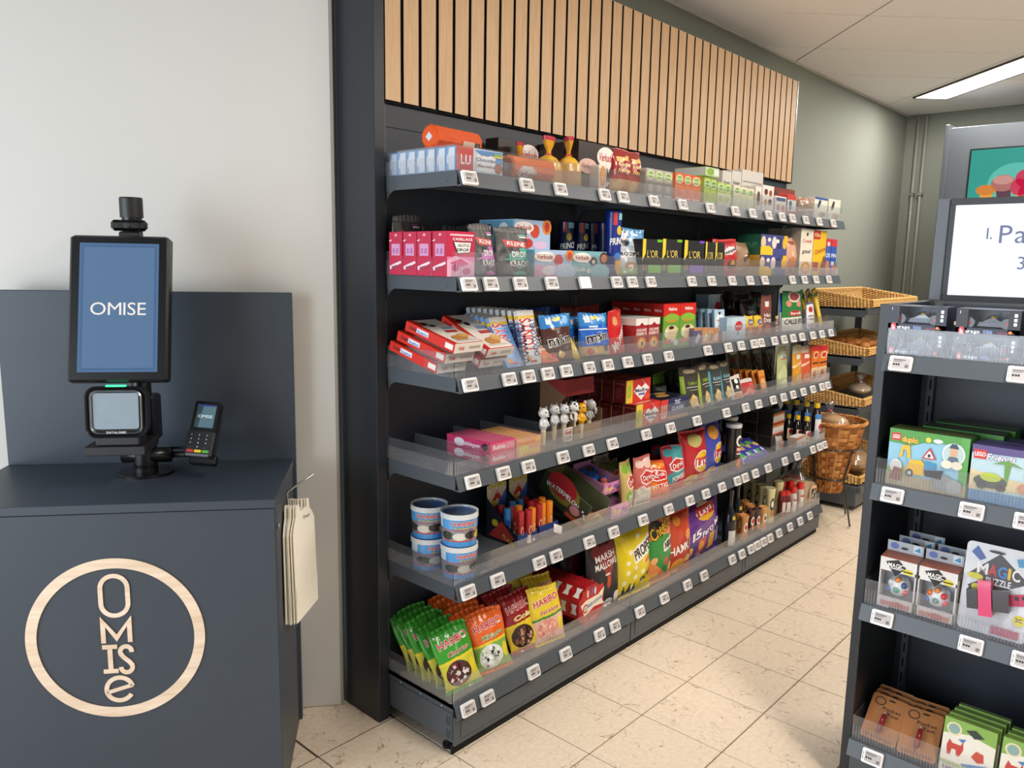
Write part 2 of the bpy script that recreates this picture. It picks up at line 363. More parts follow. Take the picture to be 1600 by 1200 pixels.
# ceiling lamps
def led(label, u, v, length, width, power, group=None):
    c = (u*cu_[0]+v*cv_[0], u*cu_[1]+v*cv_[1])
    r = thing('ceiling_light', label, 'ceiling light', (c[0], c[1], CZ-0.012), (0, 0, PI/4), group)
    m = MB()
    for a, b, e, f in ((-length/2-.012, -length/2, -width/2-.012, width/2+.012), (length/2, length/2+.012, -width/2-.012, width/2+.012), (-length/2, length/2, -width/2-.012, -width/2), (-length/2, length/2, width/2, width/2+.012)):
        m.box(a, b, e, f, 0, 0.012)
    m.build('frame', M_GRID, r)
    m = MB(); m.box(-length/2, length/2, -width/2, width/2, 0.003, 0.009, '#fff6ea'); m.build('diffuser', M_LED, r)
    l = bpy.data.lights.new('lamp', 'AREA'); l.shape = 'RECTANGLE'; l.size = length; l.size_y = width; l.energy = power; l.color = (1.0, 0.93, 0.85)
    o = bpy.data.objects.new('lamp', l); COL.objects.link(o); o.parent = r; o.location = (0, 0, -0.004)
uA = 4.494*s2-0.243*s2; vA = (4.494+0.243)*s2
led('long white ceiling light strip in the board ceiling by the far wall', uA+0.12, vA-0.78, 1.56, 0.235, 30)
led('white ceiling light strip over the middle of the aisle', 2.70, 0.20, 1.56, 0.235, 60)
led('white ceiling light strip over the checkout end of the aisle', 1.15, -1.45, 1.56, 0.235, 58)

# ================================================================== checkout counter
KROT = (0, 0, KA)
ct = thing('checkout_counter', 'slate grey self-checkout counter with a round wooden emblem on its front', 'counter', KO, KROT)
CW, CD, CH = 0.835, 0.455, 0.90
MB().box(-CW+.004, -.004, 0.001, 0.019, 0.03, CH-0.026, bev=.001).build('front_panel', M_DECK, ct)
MB().box(-0.020, -0.003, 0.020, CD-0.022, 0.0, CH-0.026, bev=.001).build('side_panel', M_DECK, ct)
MB().box(-CW+0.003, -CW+0.02, 0.020, CD-0.022, 0.0, CH-0.026, bev=.001).build('side_panel', M_DECK, ct)
MB().box(-CW, 0, -0.003, CD-0.022, CH-0.024, CH, bev=.0015).build('worktop', M_DECK, ct)
MB().box(-CW, 0.006, CD-0.021, CD, 0.0, 1.425, bev=.0015).build('back_panel', M_DECK, ct)
MB().box(-CW+.03, -.03, 0.03, 0.05, 0.0, 0.03).build('plinth', M_RUB, ct)
def extrude(name, rings, parent, d=0.0025, y=0.0, mat=M_INLAY, label=None):
    "flat relief of closed outlines (x,z); rings = [(outer, inner or None)]"
    m = MB()
    for outer, inner in rings:
        n = len(outer)
        if inner is None: m.prism(outer, y-d, y); continue
        for k in range(n):
            j = (k+1) % n; a, b, e, f = outer[k], outer[j], inner[j], inner[k]
            m.add([(a[0], y-d, a[1]), (b[0], y-d, b[1]), (e[0], y-d, e[1]), (f[0], y-d, f[1]), (a[0], y, a[1]), (b[0], y, b[1]), (e[0], y, e[1]), (f[0], y, f[1])], [(0, 1, 2, 3), (0, 4, 5, 1), (3, 2, 6, 7)])
    return m.build(name, mat, parent, label)
def circ(cx, cz, r, n=96, a0=0, a1=2*PI): return [(cx+r*math.cos(a0+(a1-a0)*k/n), cz+r*math.sin(a0+(a1-a0)*k/n)) for k in range(n)]
LX, LZ = -0.4135, 0.5335
extrude('emblem_ring', [(circ(LX, LZ, .2215), circ(LX, LZ, .1945))], ct, label='pale wooden ring of the emblem')
def stadium(cx, z0, z1, r, n=14):
    return [(cx+r*math.cos(t), z1-r+r*math.sin(t)) for t in [PI*k/n for k in range(n+1)]] + [(cx+r*math.cos(t), z0+r+r*math.sin(t)) for t in [PI+PI*k/n for k in range(n+1)]]
def stroke(pts, wd):
    L_, R_ = [], []
    for i, p in enumerate(pts):
        a = pts[max(i-1, 0)]; b = pts[min(i+1, len(pts)-1)]; d = Vector((b[0]-a[0], b[1]-a[1])).normalized()
        L_.append((p[0]-d.y*wd/2, p[1]+d.x*wd/2)); R_.append((p[0]+d.y*wd/2, p[1]-d.x*wd/2))
    return L_, R_
def relief_stroke(m, pts, wd, d=.0025, y=0.0):
    L_, R_ = stroke(pts, wd)
    for k in range(len(pts)-1):
        a, b, e, f = L_[k], L_[k+1], R_[k+1], R_[k]
        m.add([(q[0], y-d, q[1]) for q in (a, b, e, f)] + [(q[0], y, q[1]) for q in (a, b, e, f)], [(0, 1, 2, 3), (0, 4, 5, 1), (3, 2, 6, 7), (0, 3, 7, 4), (1, 5, 6, 2)])
sw = .0115
extrude('letter', [(stadium(-.4133, .592, .713, .039), stadium(-.4133, .592+sw, .713-sw, .039-sw))], ct, label='wooden letter O')
a0, a1, z0, z1 = -.4515, -.3745, .5225, .5965
extrude('letter', [([(a0, z0), (a0, z1), (-.413, .545), (a1, z1), (a1, z0), (a1-sw, z0), (a1-sw, .568), (-.413, .525), (a0+sw, .568), (a0+sw, z0)], None)], ct, label='wooden letter M')
a0, a1, z0, z1 = -.4505, -.4135, .437, .517
extrude('letter', [([(a0, z0), (a0, z0+sw), (-.432-.006, z0+sw), (-.432-.006, z1-sw), (a0, z1-sw), (a0, z1), (a1, z1), (a1, z1-sw), (-.432+.006, z1-sw), (-.432+.006, z0+sw), (a1, z0+sw), (a1, z0)], None)], ct, label='wooden letter I')
m = MB(); r = .0142; cx = -.3925
relief_stroke(m, [(cx+r*math.cos(t), .4965+r*math.sin(t)) for t in [math.radians(-10)+math.radians(190)*k/10 for k in range(11)]] + [(cx-r*.92, .490), (cx-r*.5, .481), (cx+r*.5, .467), (cx+r*.95, .458)] +
    [(cx+r*math.cos(t), .4515+r*math.sin(t)) for t in [math.radians(0)-math.radians(185)*k/10 for k in range(11)]], sw)
m.build('letter', M_INLAY, ct, 'wooden letter S')
m = MB(); r = .0325; cx, cz = -.4135, .391
relief_stroke(m, [(cx+r*math.cos(t), cz+r*math.sin(t)) for t in [math.radians(12)+math.radians(318)*k/30 for k in range(31)]], sw)
relief_stroke(m, [(cx-r, cz-.009), (cx+r, cz+.009)], sw*.85); m.build('letter', M_INLAY, ct, 'wooden letter e')
m = MB(); m.tube([(0, 0.035, .815), (.004, 0.035, .815)], .008, n=12); m.build('lock', M_STEEL, ct, 'small steel cam lock')
# bag hook and hanging paper bags
hk = thing('bag_hook', 'bent steel hook rod on the side of the counter', 'hook', kw(0, 0.20, 0.86), KROT)
MB().tube([(-0.0005, 0, -0.06), (0.004, 0, -0.06), (0.006, 0, -0.05), (0.006, 0, -0.004), (0.009, 0, 0.003), (0.084, 0, 0.052)], 0.0032, n=8).build('rod', M_STEEL, hk)
MB().tube([(0.0005, 0, -0.075), (0.0625, 0, -0.075), (0.066, 0, -0.068)], 0.003, n=8).build('hanger_rod', M_STEEL, hk)
def bag_mesh(sk):
    out = [(-.045, 0), (-.05, -.03), (-.075, -.055), (-.085, -.07), (-.085, -.335), (.085, -.335), (.085, -.07), (.075, -.055), (.05, -.03), (.045, 0), (.03, .004), (.026, -.02), (-.026, -.02), (-.03, .004)]
    m = MB(); n = len(out)
    P = [(0.0022*s_ + sk*(-(p[1])*0.10), p[0], p[1]) for s_ in (0, 1) for p in out]
    m.add(P, [tuple(range(n)), tuple(range(2*n-1, n-1, -1))]+[(i, (i+1) % n, n+(i+1) % n, n+i) for i in range(n)])
    m.add([(0.0022+sk*.0335, -.085, -.335), (0.0022+sk*.036, .085, -.335), (.0035+sk*.036*.66, .085, -.24), (.0035+sk*.036*.66, -.085, -.24)], [(0, 1, 2, 3)])
    return m.mesh('paper_bag', M_PAPER)
for k in range(11):
    o = link('paper_bag', bag_mesh(0.02+0.022*k)); tag(o, 'flat cream paper carrier bag in the bundle hanging on the counter hook', 'paper bag', 'paper bags hanging on the counter side')
    o.location = kw(0.0035+0.0044*k, 0.20+random.uniform(-.004, .004), 0.826); o.rotation_euler = (0, 0, KA+math.radians(random.uniform(-2, 2)-k*1.3))

# ------------------------------------------------------------------ checkout stand
st = thing('checkout_stand', 'black pole stand on the counter carrying the checkout screen and scanner', 'stand', kw(-.407, .305, CH), KROT)
MB().lathe([(.0001, 0), (.076, 0), (.076, .005), (.0745, .007), (.034, .008), (.034, .02), (.0001, .02)], 40).build('base_flange', M_PLAST, st)
MB().lathe([(.0265, .02), (.0265, .785), (.0255, .788), (.0001, .788)], 32).build('pole', M_PLAST, st)
MB().lathe([(.0305, .735), (.0305, .786), (.029, .79), (.0001, .79)], 32).build('pole_cap', M_PLASTM, st)
m = MB(); m.tube([(-.06, -.006, .055), (.075, -.006, .055)], .022, n=14); m.lathe([(.032, .02), (.034, .03), (.034, .085), (.03, .09)], 20); m.build('clamp', M_PLAST, st)
m = MB(); m.box(-.005, .045, -.05, .03, .10, .235, bev=.006); m.box(-.02, .03, -.06, .02, .08, .10, bev=.003); m.build('scanner_mount', M_PLAST, st)
m = MB(); m.tube([(.07, -.006, .055), (.19, -.02, .058)], .009, n=10); m.tube([(.07, .006, .072), (.19, -.006, .075)], .004, n=8); m.build('terminal_arm', M_PLASTM, st)
m = MB(); m.box(-.095, .057, -.196, -.06, .100, .125, bev=.002); m.build('scanner_tray', M_PLASTM, st)
m = MB(); m.box(-.03, .03, -.075, -.02, .46, .52, bev=.004); m.build('screen_bracket', M_PLAST, st)
# screen
MW, MH, MT = .252, .398, .045
ms = thing('touch_screen', 'portrait checkout touch screen with a blue display and white lettering', 'screen', kw(-.4165, .131, 1.197), (math.radians(-13.7), 0, KA))
MB().box(-MW/2, MW/2, 0.0, MT, 0, MH, bev=.006).build('casing', M_PLAST, ms)
m = MB(); n = 10
sx0, sx1, sz0, sz1 = -MW/2+.026, MW/2-.025, .026, MH-.022
m.add([(sx0, -.0006, sz0), (sx1, -.0006, sz0), (sx1, -.0006, sz1), (sx0, -.0006, sz1)], [(0, 1, 2, 3)], '#4f6f95')
for k, (i, c) in enumerate(((.006, '#44658c'), (.011, '#58779a'))):
    m.add([(sx0+i, -.0008-.0002*k, sz0+i), (sx1-i, -.0008-.0002*k, sz0+i), (sx1-i, -.0008-.0002*k, sz1-i), (sx0+i, -.0008-.0002*k, sz1-i)], [(0, 1, 2, 3)], c)
text(m, 'OMISE', lambda x, y: (x, -.0014, y), 0.0, .197, .0335, '#f6efe8', .14, off=0.0)
m.build('display', M_SCREEN, ms)
# webcam
wc = thing('webcam', 'small black webcam clamped on the pole above the checkout screen', 'camera', kw(-.4045, .265, 1.612), KROT)
m = MB(); m.box(-.047, .047, -.006, .018, -.015, .015, bev=.008); m.box(-.034, .034, -.012, .0, -.013, .013, bev=.006); m.build('body', M_PLAST, wc)
m = MB(); m.lathe([(.0001, .002), (.006, .002), (.0095, 0), (.0095, -.006)], 20, M=TM(0, -.0125, 0, 90)); m.build('lens', M_PLASTM, wc)
m = MB(); m.box(-.027, .027, -.004, .018, -.036, -.016, bev=.004); m.build('clip', M_PLASTM, wc)
# barcode scanner
bs = thing('barcode_scanner', 'boxy black presentation barcode scanner with a pale glass window and green light', 'scanner', kw(-.420, .115, 1.026), (math.radians(-4), 0, KA))
def rrect(x0, x1, z0, z1, r, n=5):
    P = []
    for cx, cz, a in ((x1-r, z1-r, 0), (x0+r, z1-r, 90), (x0+r, z0+r, 180), (x1-r, z0+r, 270)):
        for k in range(n+1): t = math.radians(a+90*k/n); P.append((cx+r*math.cos(t), cz+r*math.sin(t)))
    return P
def loft(mb, rings, c='#ffffff', cap=True, smooth=False):
    "rings = [(outline(x,z), y)]"
    n = len(rings[0][0]); vs = []; fs = []
    for pts, y in rings: vs += [(p[0], y, p[1]) for p in pts]
    for k in range(len(rings)-1):
        for i in range(n): j = (i+1) % n; fs.append((k*n+i, k*n+j, (k+1)*n+j, (k+1)*n+i))
    if cap: fs += [tuple(range(n)), tuple(range((len(rings)-1)*n, len(rings)*n))]
    return mb.add(vs, fs, c, smooth)
m = MB(); loft(m, [(rrect(-.066, .066, .030, .150, .02), .012), (rrect(-.078, .075, .022, .158, .026), 0.0), (rrect(-.080, .077, .020, .160, .028), .006), (rrect(-.076, .073, .024, .156, .028), .05), (rrect(-.058, .058, .035, .145, .03), .10)], smooth=False); m.build('housing', M_PLASTM, bs)
m = MB(); loft(m, [(rrect(-.067, .065, .031, .150, .02), .0), (rrect(-.064, .062, .034, .147, .018), -.003), (rrect(-.060, .058, .038, .143, .015), .004)], cap=False); m.build('rim', M_STEEL, bs, 'bright metal rim around the window')
m = MB(); m.prism(rrect(-.058, .056, .045, .142, .008), .002, .004, '#8b9aa5'); m.build('window_glass', M_HARD, bs, 'pale grey scanning window')
m = MB(); text(m, 'DATALOGIC', lambda x, y: (x, -.0035, y), 0.0, .0365, .0055, '#d7dbde', .05); m.build('lettering', M_MATT, bs)
m = MB(); m.box(-.026, .026, .0, .012, .158, .1635, '#3fe39a', bev=.002); m.build('status_light', M_GREENLED, bs, 'green status light bar')
m = MB(); m.box(-.055, .055, -.0, .07, 0.0, .024, bev=.003); m.build('foot', M_PLASTM, bs)
# payment terminal
pt = thing('payment_terminal', 'black card payment terminal with a small lit display and coloured keys', 'card terminal', kw(-.236, .195, .975), (math.radians(-27), math.radians(4), KA-math.radians(9)))
m = MB(); loft(m, [(rrect(-.036, .036, 0, .160, .008), 0), (rrect(-.0375, .0375, -.001, .161, .009), .004), (rrect(-.0375, .0375, 0, .160, .009), .024), (rrect(-.033, .033, .004, .155, .009), .03)]); m.build('casing', M_PLAST, pt)
m = MB(); m.box(-.0385, .0385, -.006, .020, -.004, .072, bev=.004); m.build('keypad_block', M_PLASTM, pt)
m = MB(); m.add([(x, -.0006, z) for x, z in ((-.027, .082), (.027, .082), (.027, .15), (-.027, .15))], [(0, 1, 2, 3)], '#53717c'); m.add([(x, -.0008, z) for x, z in ((-.027, .082), (-.016, .082), (-.01, .15), (-.027, .15))], [(0, 1, 2, 3)], '#2b4148'); m.add([(x, -.0009, z) for x, z in ((-.027, .145), (.027, .145), (.027, .15), (-.027, .15))], [(0, 1, 2, 3)], '#2d3f77')
text(m, 'OMISE', lambda x, y: (x, -.0012, y), 0.0, .115, .0085, '#e9eef0', .041, off=0.0); m.build('display', M_SCREEN, pt)
dg_ = ['1', '2', '3', '4', '5', '6', '7', '8', '9', '.', '0', ',']
for r_ in range(4):
    for c_ in range(3):
        m = MB(); x = (c_-1)*.0215; z = .058-r_*.0115; m.box(x-.009, x+.009, -.0078, -.006, z-.004, z+.004, '#17181a', bev=.0007)
        text(m, dg_[r_*3+c_], lambda a, b: (a, -.0081, b), x-.003, z, .004, '#e8e8e8'); m.build('key', M_MATT, pt)
for c_, kc in enumerate(('#d23f3f', '#e8cf2a', '#58ad3c')):
    m = MB(); x = (c_-1)*.0215; m.box(x-.0095, x+.0095, -.008, -.006, .0075, .0155, kc, bev=.0008); m.build('key', M_HARD, pt, ('red', 'yellow', 'green')[c_]+' key')
m = MB(); m.box(-.032, .032, -.0075, -.005, -.003, .004, '#6b6e72', bev=.0008); m.build('card_slot', M_HARD, pt)
m = MB(); m.box(-.028, .036, .028, .046, .0, .13, bev=.006); m.box(-.03, .045, .02, .05, -.02, .01, bev=.004); m.build('cradle', M_PLAST, pt)
# ================================================================== wall shelving
BX0, BWD = -0.311, 0.972
BY = 0.330                                  # face of the back panels
SZ = [1.780, 1.486, 1.195, 0.901, 0.557, 0.172]   # top faces of the shelves, highest first
LEVEL = ['top shelf', 'second shelf', 'third shelf', 'fourth shelf', 'fifth shelf', 'bottom shelf']
ep = thing('end_panel', 'tall black upright end panel closing the shelving beside the white wall', 'panel', (-0.333, 0.404, 0))
MB().box(-0.0205, 0.0185, -0.097, 0.098, 0, 2.74, bev=.0012).build('panel_board', M_BLACK, ep)
# clear riser with ribs, one mesh per bay width
def riser_mesh(Ln, h=.071, rib=.0075, rh=.042):
    m = MB(); m.box(0, Ln, 0, .0022, 0, h); return m.mesh('clear_riser', M_CLEAR)
def ribs_mesh(Ln, rib=.0076, rh=.042):
    m = MB(); n = int(Ln/rib)
    for k in range(n):
        x = (k+.5)*Ln/n; m.add([(x-.0016, -.0001, 0), (x, -.0022, 0), (x+.0016, -.0001, 0), (x-.0016, -.0001, rh), (x, -.0022, rh), (x+.0016, -.0001, rh)], [(0, 1, 4, 3), (1, 2, 5, 4), (3, 4, 5)])
    return m.mesh('riser_ribs', M_RIBS)
RM = riser_mesh(BWD-.004); RR = ribs_mesh(BWD-.004)
SD = BY-0.004
SM_side = riser_mesh(SD-.01); SR_side = ribs_mesh(SD-.01)
def shelf_mesh():
    "folded steel shelf: tray, slanted price rail in front, side lips"
    m = MB(); W_ = BWD-.003
    m.box(.0027, W_-.0027, 0.0, SD, -.022, 0)
    m.box(0, .0025, -.004, SD-.012, -.042, 0); m.box(W_-.0025, W_, -.004, SD-.012, -.042, 0)
    m.box(.004, W_-.004, .05, .06, -.034, -.0221); m.box(.004, W_-.004, .2, .21, -.034, -.0221)
    m.tube([(-.0008, .035, -.028), (.0, .035, -.028)], .0022, n=8)
    return m.mesh('shelf', M_METAL)
def rail_mesh(dz=.042):
    m = MB(); W_ = BWD-.003
    P = [(-.0235, -dz-.001), (-.009, .0005), (-.0005, .0005), (-.0005, -.006), (-.0065, -.006), (-.018, -dz+.003), (-.004, -dz+.003), (-.004, -dz-.001)]
    n = len(P); m.add([(0, p[0], p[1]) for p in P]+[(W_, p[0], p[1]) for p in P], [tuple(range(n)), tuple(range(2*n-1, n-1, -1))]+[(i, n+i, n+(i+1) % n, (i+1) % n) for i in range(n)])
    return m.mesh('price_rail', M_METAL)
def bracket_mesh():
    m = MB(); m.add([(x, y, z) for x in (-.0015, .0015) for y, z in ((SD-.002, -.02), (SD-.05, -.042), (SD-.03, -.052), (SD-.002, -.085))], [(0, 1, 2, 3), (7, 6, 5, 4), (0, 4, 5, 1), (1, 5, 6, 2), (2, 6, 7, 3), (3, 7, 4, 0)])
    return m.mesh('bracket', M_METAL)
ME_S, ME_R, ME_B = shelf_mesh(), rail_mesh(), bracket_mesh()
blab = ['dark grey shelving bay beside the tall black end panel', 'dark grey middle shelving bay between two other bays', 'dark grey shelving bay at the bread stand end']
BAYS = []
for b in range(3):
    bay = thing('shelving_bay', blab[b], 'shelving', (BX0+b*BWD, 0, 0)); BAYS.append(bay)
    MB().box(0.001, BWD-.002, BY, BY+.012, .02, 1.93).build('back_panel', M_BACK, bay)
    MB().box(0.001, BWD-.002, BY, BY+.012, 1.932, 2.0).build('back_panel', M_BACK, bay)
    for xx in (0.0, BWD-.018)[:2]:
        MB().box(xx+.002, xx+.016, BY-.003, BY-.0002, .02, 2.0).build('upright', M_METAL, bay)
    for k in range(5):
        sh = link('shelf', ME_S, bay); sh.location = (.0015, 0, SZ[k])
        link('price_rail', ME_R, sh)
        rz = link('clear_riser', RM, sh); rz.location = (.001, .001, .0004); q = link('riser_ribs', RR, sh); q.location = (.001, .001, .0004)
        for xx in (.004, BWD-.007): t_ = link('bracket', ME_B, sh); t_.location = (xx, 0, 0)
    m = MB(); m.box(.001, BWD-.002, 0.0, BY-.002, SZ[5]-.014, SZ[5]); m.box(.001, .006, .0, BY-.002, .045, SZ[5]); m.box(BWD-.007, BWD-.002, .0, BY-.002, .045, SZ[5])
    bs_ = m.build('base_shelf', M_METAL, bay)
    q = link('price_rail', ME_R, bs_); q.location = (.0015, 0, SZ[5])
    rz = link('clear_riser', RM, bs_); rz.location = (.0025, .001, SZ[5]+.0004); q = link('riser_ribs', RR, bs_); q.location = (.0025, .001, SZ[5]+.0004)
    m = MB(); m.box(.003, BWD-.004, -.006, .002, .034, SZ[5]-.045); m.box(.03, BWD-.03, -.0085, -.006, .05, SZ[5]-.06, bev=.001); m.build('kick_plate', M_METAL, bay)
    m = MB(); m.box(.003, BWD-.004, .006, .012, .001, .034); m.build('plinth_strip', M_RUB, bay)
    for xx in (.03, BWD-.03):
        m = MB(); m.lathe([(.0001, 0), (.019, 0), (.019, .01), (.008, .016), (.008, .046), (.0001, .046)], 16, M=TM(xx, .05, 0)); m.build('foot', M_RUB, bay)
# slots and bolts on the exposed base side, side risers at the two open ends
m = MB(); m.box(-.0012, 0.0008, 0.004, BY-.03, .05, SZ[5]-.03); m.build('base_side', M_METAL, BAYS[0])
for z0, z1 in ((.055, .085), (.10, .13)):
    for y in (.012, .022): MB().box(-.0016, -.0011, y, y+.003, z0, z1).build('slot', M_RUB, BAYS[0])
for y in (.05, .15, .25): MB().tube([(-.0025, y, SZ[5]-.02), (-.0005, y, SZ[5]-.02)], .004, n=8).build('bolt', M_STEEL, BAYS[0])
for b, xx in ((0, .002), (2, BWD-.005)):
    for k in range(6):
        o = link('side_riser', SM_side, BAYS[b]); o.location = (xx, .006, SZ[k]+.0004); o.rotation_euler = (0, 0, PI/2)
        q = link('side_ribs', SR_side, BAYS[b]); q.location = (xx, .006, SZ[k]+.0004); q.rotation_euler = (0, 0, PI/2)
# loose clear dividers on the shelves (front to back)
DIV = MB(); DIV.box(-.001, .001, 0, .30, 0, .066); DIV.box(-.011, .011, 0, .30, 0, .0012); DIV = DIV.mesh('shelf_divider', M_CLEAR)
def divider(level, xs):
    for x in xs:
        o = link('shelf_divider', DIV); o.location = (x, .012, SZ[level]+.0004)
        tag(o, 'clear plastic divider standing front to back on the %s' % LEVEL[level], 'divider', 'clear dividers on the %s' % LEVEL[level])
divider(3, (-.195, -.0195, .113, .24))
# ------------------------------------------------------------------ oak slat panel
sp = thing('slat_panel', 'oak slat acoustic panel with black gaps above the shelving', 'wall panel', (-0.312, 0.33, 2.0))
MB().box(0, 2.93, -.012, .012, 0, .56, bev=.001).build('black_backing', M_RUB, sp)
sl = MB(); sl.box(0, .0585, -.0205, -.012, .006, .556); sl.box(.0003, .0582, -.0225, -.0205, .006, .556); sl = sl.mesh('slat', M_RUB); sl.materials.append(M_WOOD)
for k in range(6, 12): sl.polygons[k].material_index = 1
for k in range(41):
    x = k*.0715+.002
    if x+.0605 < 2.93: o = link('slat', sl, sp); o.location = (x, 0, 0)
MB().box(2.93, 2.938, -.0225, .012, 0, .56).build('edge_profile', M_STEEL, sp)

# ------------------------------------------------------------------ electronic price tags
def tag_meshes():
    m = MB(); loft(m, [(rrect(-.0275, .0275, -.0195, .0195, .004), 0), (rrect(-.0285, .0285, -.0205, .0205, .005), .003), (rrect(-.0285, .0285, -.0205, .0205, .005), .009)])
    a = m.mesh('price_tag', M_TAGW); m = MB()
    R_ = lambda x0, x1, z0, z1, c, l=0: m.add([(x, -.0004-.0002*l, z) for x, z in ((x0, z0), (x1, z0), (x1, z1), (x0, z1))], [(0, 1, 2, 3)], c)
    R_(-.0195, .0245, -.0145, .0145, '#b9b3b2'); R_(-.017, .012, .008, .0105, '#5a5657', 1); R_(-.017, .005, .004, .006, '#777274', 1)
    R_(-.017, -.012, -.006, -.0005, '#302d2e', 1); R_(-.0105, -.006, -.006, -.0005, '#302d2e', 1); R_(-.005, -.0005, -.006, -.0005, '#302d2e', 1); R_(.013, .021, -.0105, -.003, '#3d393b', 1); R_(.0145, .0165, -.0075, -.005, '#b9b3b2', 2); R_(.018, .0195, -.009, -.0055, '#b9b3b2', 2)
    R_(-.0255, -.0225, -.013, .013, '#d7d5d5'); R_(-.0248, -.0232, -.011, -.002, '#8b898a', 1); R_(-.0248, -.0232, .002, .009, '#8b898a', 1)
    b = m.mesh('tag_display', M_MATT); m = MB(); m.box(-.0245, .0245, -.0004, 0, -.0145, .0145, '#f2f2f2'); return a, b, m.mesh('tag_display', M_MATT)
TG = tag_meshes()
ORD = ['top', 'second', 'third', 'fourth', 'fifth', 'bottom']
def price_tag(loc, rotation, label, group, blank=False):
    o = link('price_tag', TG[0]); tag(o, label, 'price tag', group); o.location = loc; o.rotation_euler = rotation
    link('tag_display', TG[2] if blank else TG[1], o)
TAGPX = [[736, 825, 878, 947, 976, 1024, 1069, 1112, 1151, 1178, 1203, 1224, 1240, 1261, 1282, 1304],
 [735, 769, 815, 864, 916, 966, 990, 1019, 1083, 1114, 1146, 1174, 1197, 1240, 1259, 1277, 1297],
 [737, 798, 828, 858, 887, 923, 952, 983, 1014, 1047, 1108, 1140, 1160, 1180, 1191, 1212, 1227, 1241, 1255, 1272, 1286, 1300],
 [741, 789, 828, 882, 922, 959, 1012, 1050, 1091, 1137, 1167, 1187, 1210, 1226, 1241, 1257, 1272, 1286, 1295],
 [734, 780, 845, 871, 923, 961, 1007, 1047, 1080, 1105, 1130, 1154, 1166, 1182, 1202, 1228, 1247, 1272, 1282, 1290],
 [734, 764, 836, 886, 939, 963, 1002, 1040, 1076, 1102, 1146, 1161, 1175, 1185, 1195, 1205, 1219, 1236, 1252, 1267]]
for k, L_ in enumerate(TAGPX):
    last = -9
    for i, px in enumerate(L_):
        x = x_at(px, -.03, SZ[k]-.018); x = max(x, last+.0585); last = x
        blank = (k == 1 and px == 916)
        price_tag((x, -.0285, SZ[k]-.0185), rot(-19, 0, 0), 'blank white price tag without text on the second shelf rail' if blank else 'white electronic price tag clipped on the rail of the %s of the wall shelving' % LEVEL[k], None if blank else 'price tags on the %s of the wall shelving' % LEVEL[k], blank)

# ================================================================== toy gondola on the right
GX, GY, GD = 0.385, -0.928, 0.40
GZ = [1.302, 0.943, 0.590, 0.172]
gn = thing('toy_gondola', 'dark free-standing toy gondola with a black side panel', 'shelving', (GX, GY, 0))
GL = 1.3
MB().box(0.012, GD+.03, -.026, 0, 0, 1.435, bev=.0012).build('side_panel', M_BLACK, gn)
MB().box(GD-.02, GD-.005, -GL, -.027, .02, 1.43).build('back_panel', M_BACK, gn)
for yy in (-.05, -1.02): 
    u_ = MB().box(GD-.05, GD-.021, yy-.018, yy, .02, 1.43).build('upright', M_METAL, gn)
    for k in range(26): MB().box(GD-.0512, GD-.0498, yy-.012, yy-.007, .07+k*.05, .1+k*.05).build('slot', M_RUB, u_)
gm = MB(); gm.box(0, GD-.052, -GL, -.0275, -.022, 0); P = [(-.0235, -.043), (-.009, .0005), (-.0005, .0005), (-.0005, -.006), (-.0065, -.006), (-.018, -.039), (-.004, -.039), (-.004, -.043)]; gm = gm.mesh('shelf', M_METAL)
gr = MB(); n = len(P); gr.add([(p[0], -.0275, p[1]) for p in P]+[(p[0], -GL, p[1]) for p in P], [tuple(range(n)), tuple(range(2*n-1, n-1, -1))]+[(i, n+i, n+(i+1) % n, (i+1) % n) for i in range(n)]); gr = gr.mesh('price_rail', M_METAL)
grr = riser_mesh(GL-.035); grb = ribs_mesh(GL-.035)
GLEV = ['top shelf', 'second shelf', 'third shelf', 'bottom shelf']
for k in range(4):
    s_ = link('shelf', gm, gn); s_.location = (0, 0, GZ[k]); link('price_rail', gr, s_)
    q = link('clear_riser', grr, s_); q.location = (.003, -.030, .0004); q.rotation_euler = (0, 0, -PI/2)
    q = link('riser_ribs', grb, s_); q.location = (.003, -.030, .0004); q.rotation_euler = (0, 0, -PI/2)
    m = MB(); m.box(.004, .10, -.0315, -.0293, .0004, .071); m.build('side_riser', M_CLEAR, s_)
MB().box(0.0, .02, -GL, -.03, .03, .13).build('kick_plate', M_METAL, gn)
for k, L_ in enumerate(([1406, 1594], [1393, 1517, 1604], [1377, 1516, 1600], [1362])):
    for px in L_:
        z = GZ[k]-.0185; y = y_at(px, GX-.03, z)
        price_tag((GX-.0285, y, z), (math.radians(-19), 0, -PI/2), 'white electronic price tag clipped on the rail of the %s of the toy gondola' % GLEV[k], 'price tags on the %s of the toy gondola' % GLEV[k])
# information screen on top of the gondola
SXP = GX+GD+.045
iy0 = -.935; iz0 = 1.436; iz1 = 1.742
isn = thing('information_screen', 'large lit white information screen standing on top of the toy gondola', 'screen', (SXP, iy0, iz0))
ih = iz1-iz0
MB().box(0, .06, -1.0, -.006, 0, ih, bev=.003).build('casing', M_METAL, isn)
MB().box(-.010, .0, -.034, 0, 0, ih, bev=.002).build('edge_post', M_METAL, isn)
MB().box(-.006, .0, -1.0, -.036, 0, .018, bev=.001).build('bezel', M_PLASTM, isn)
MB().box(-.006, .0, -1.0, -.036, ih-.02, ih, bev=.001).build('bezel', M_PLASTM, isn)
MB().box(-.006, .0, -.05, -.036, .018, ih-.02).build('bezel', M_PLASTM, isn)
m = MB(); m.box(-.002, 0, -.99, -.05, .018, ih-.02, '#eef4fb')
fr = lambda x, y: (-.0026, -x, y)
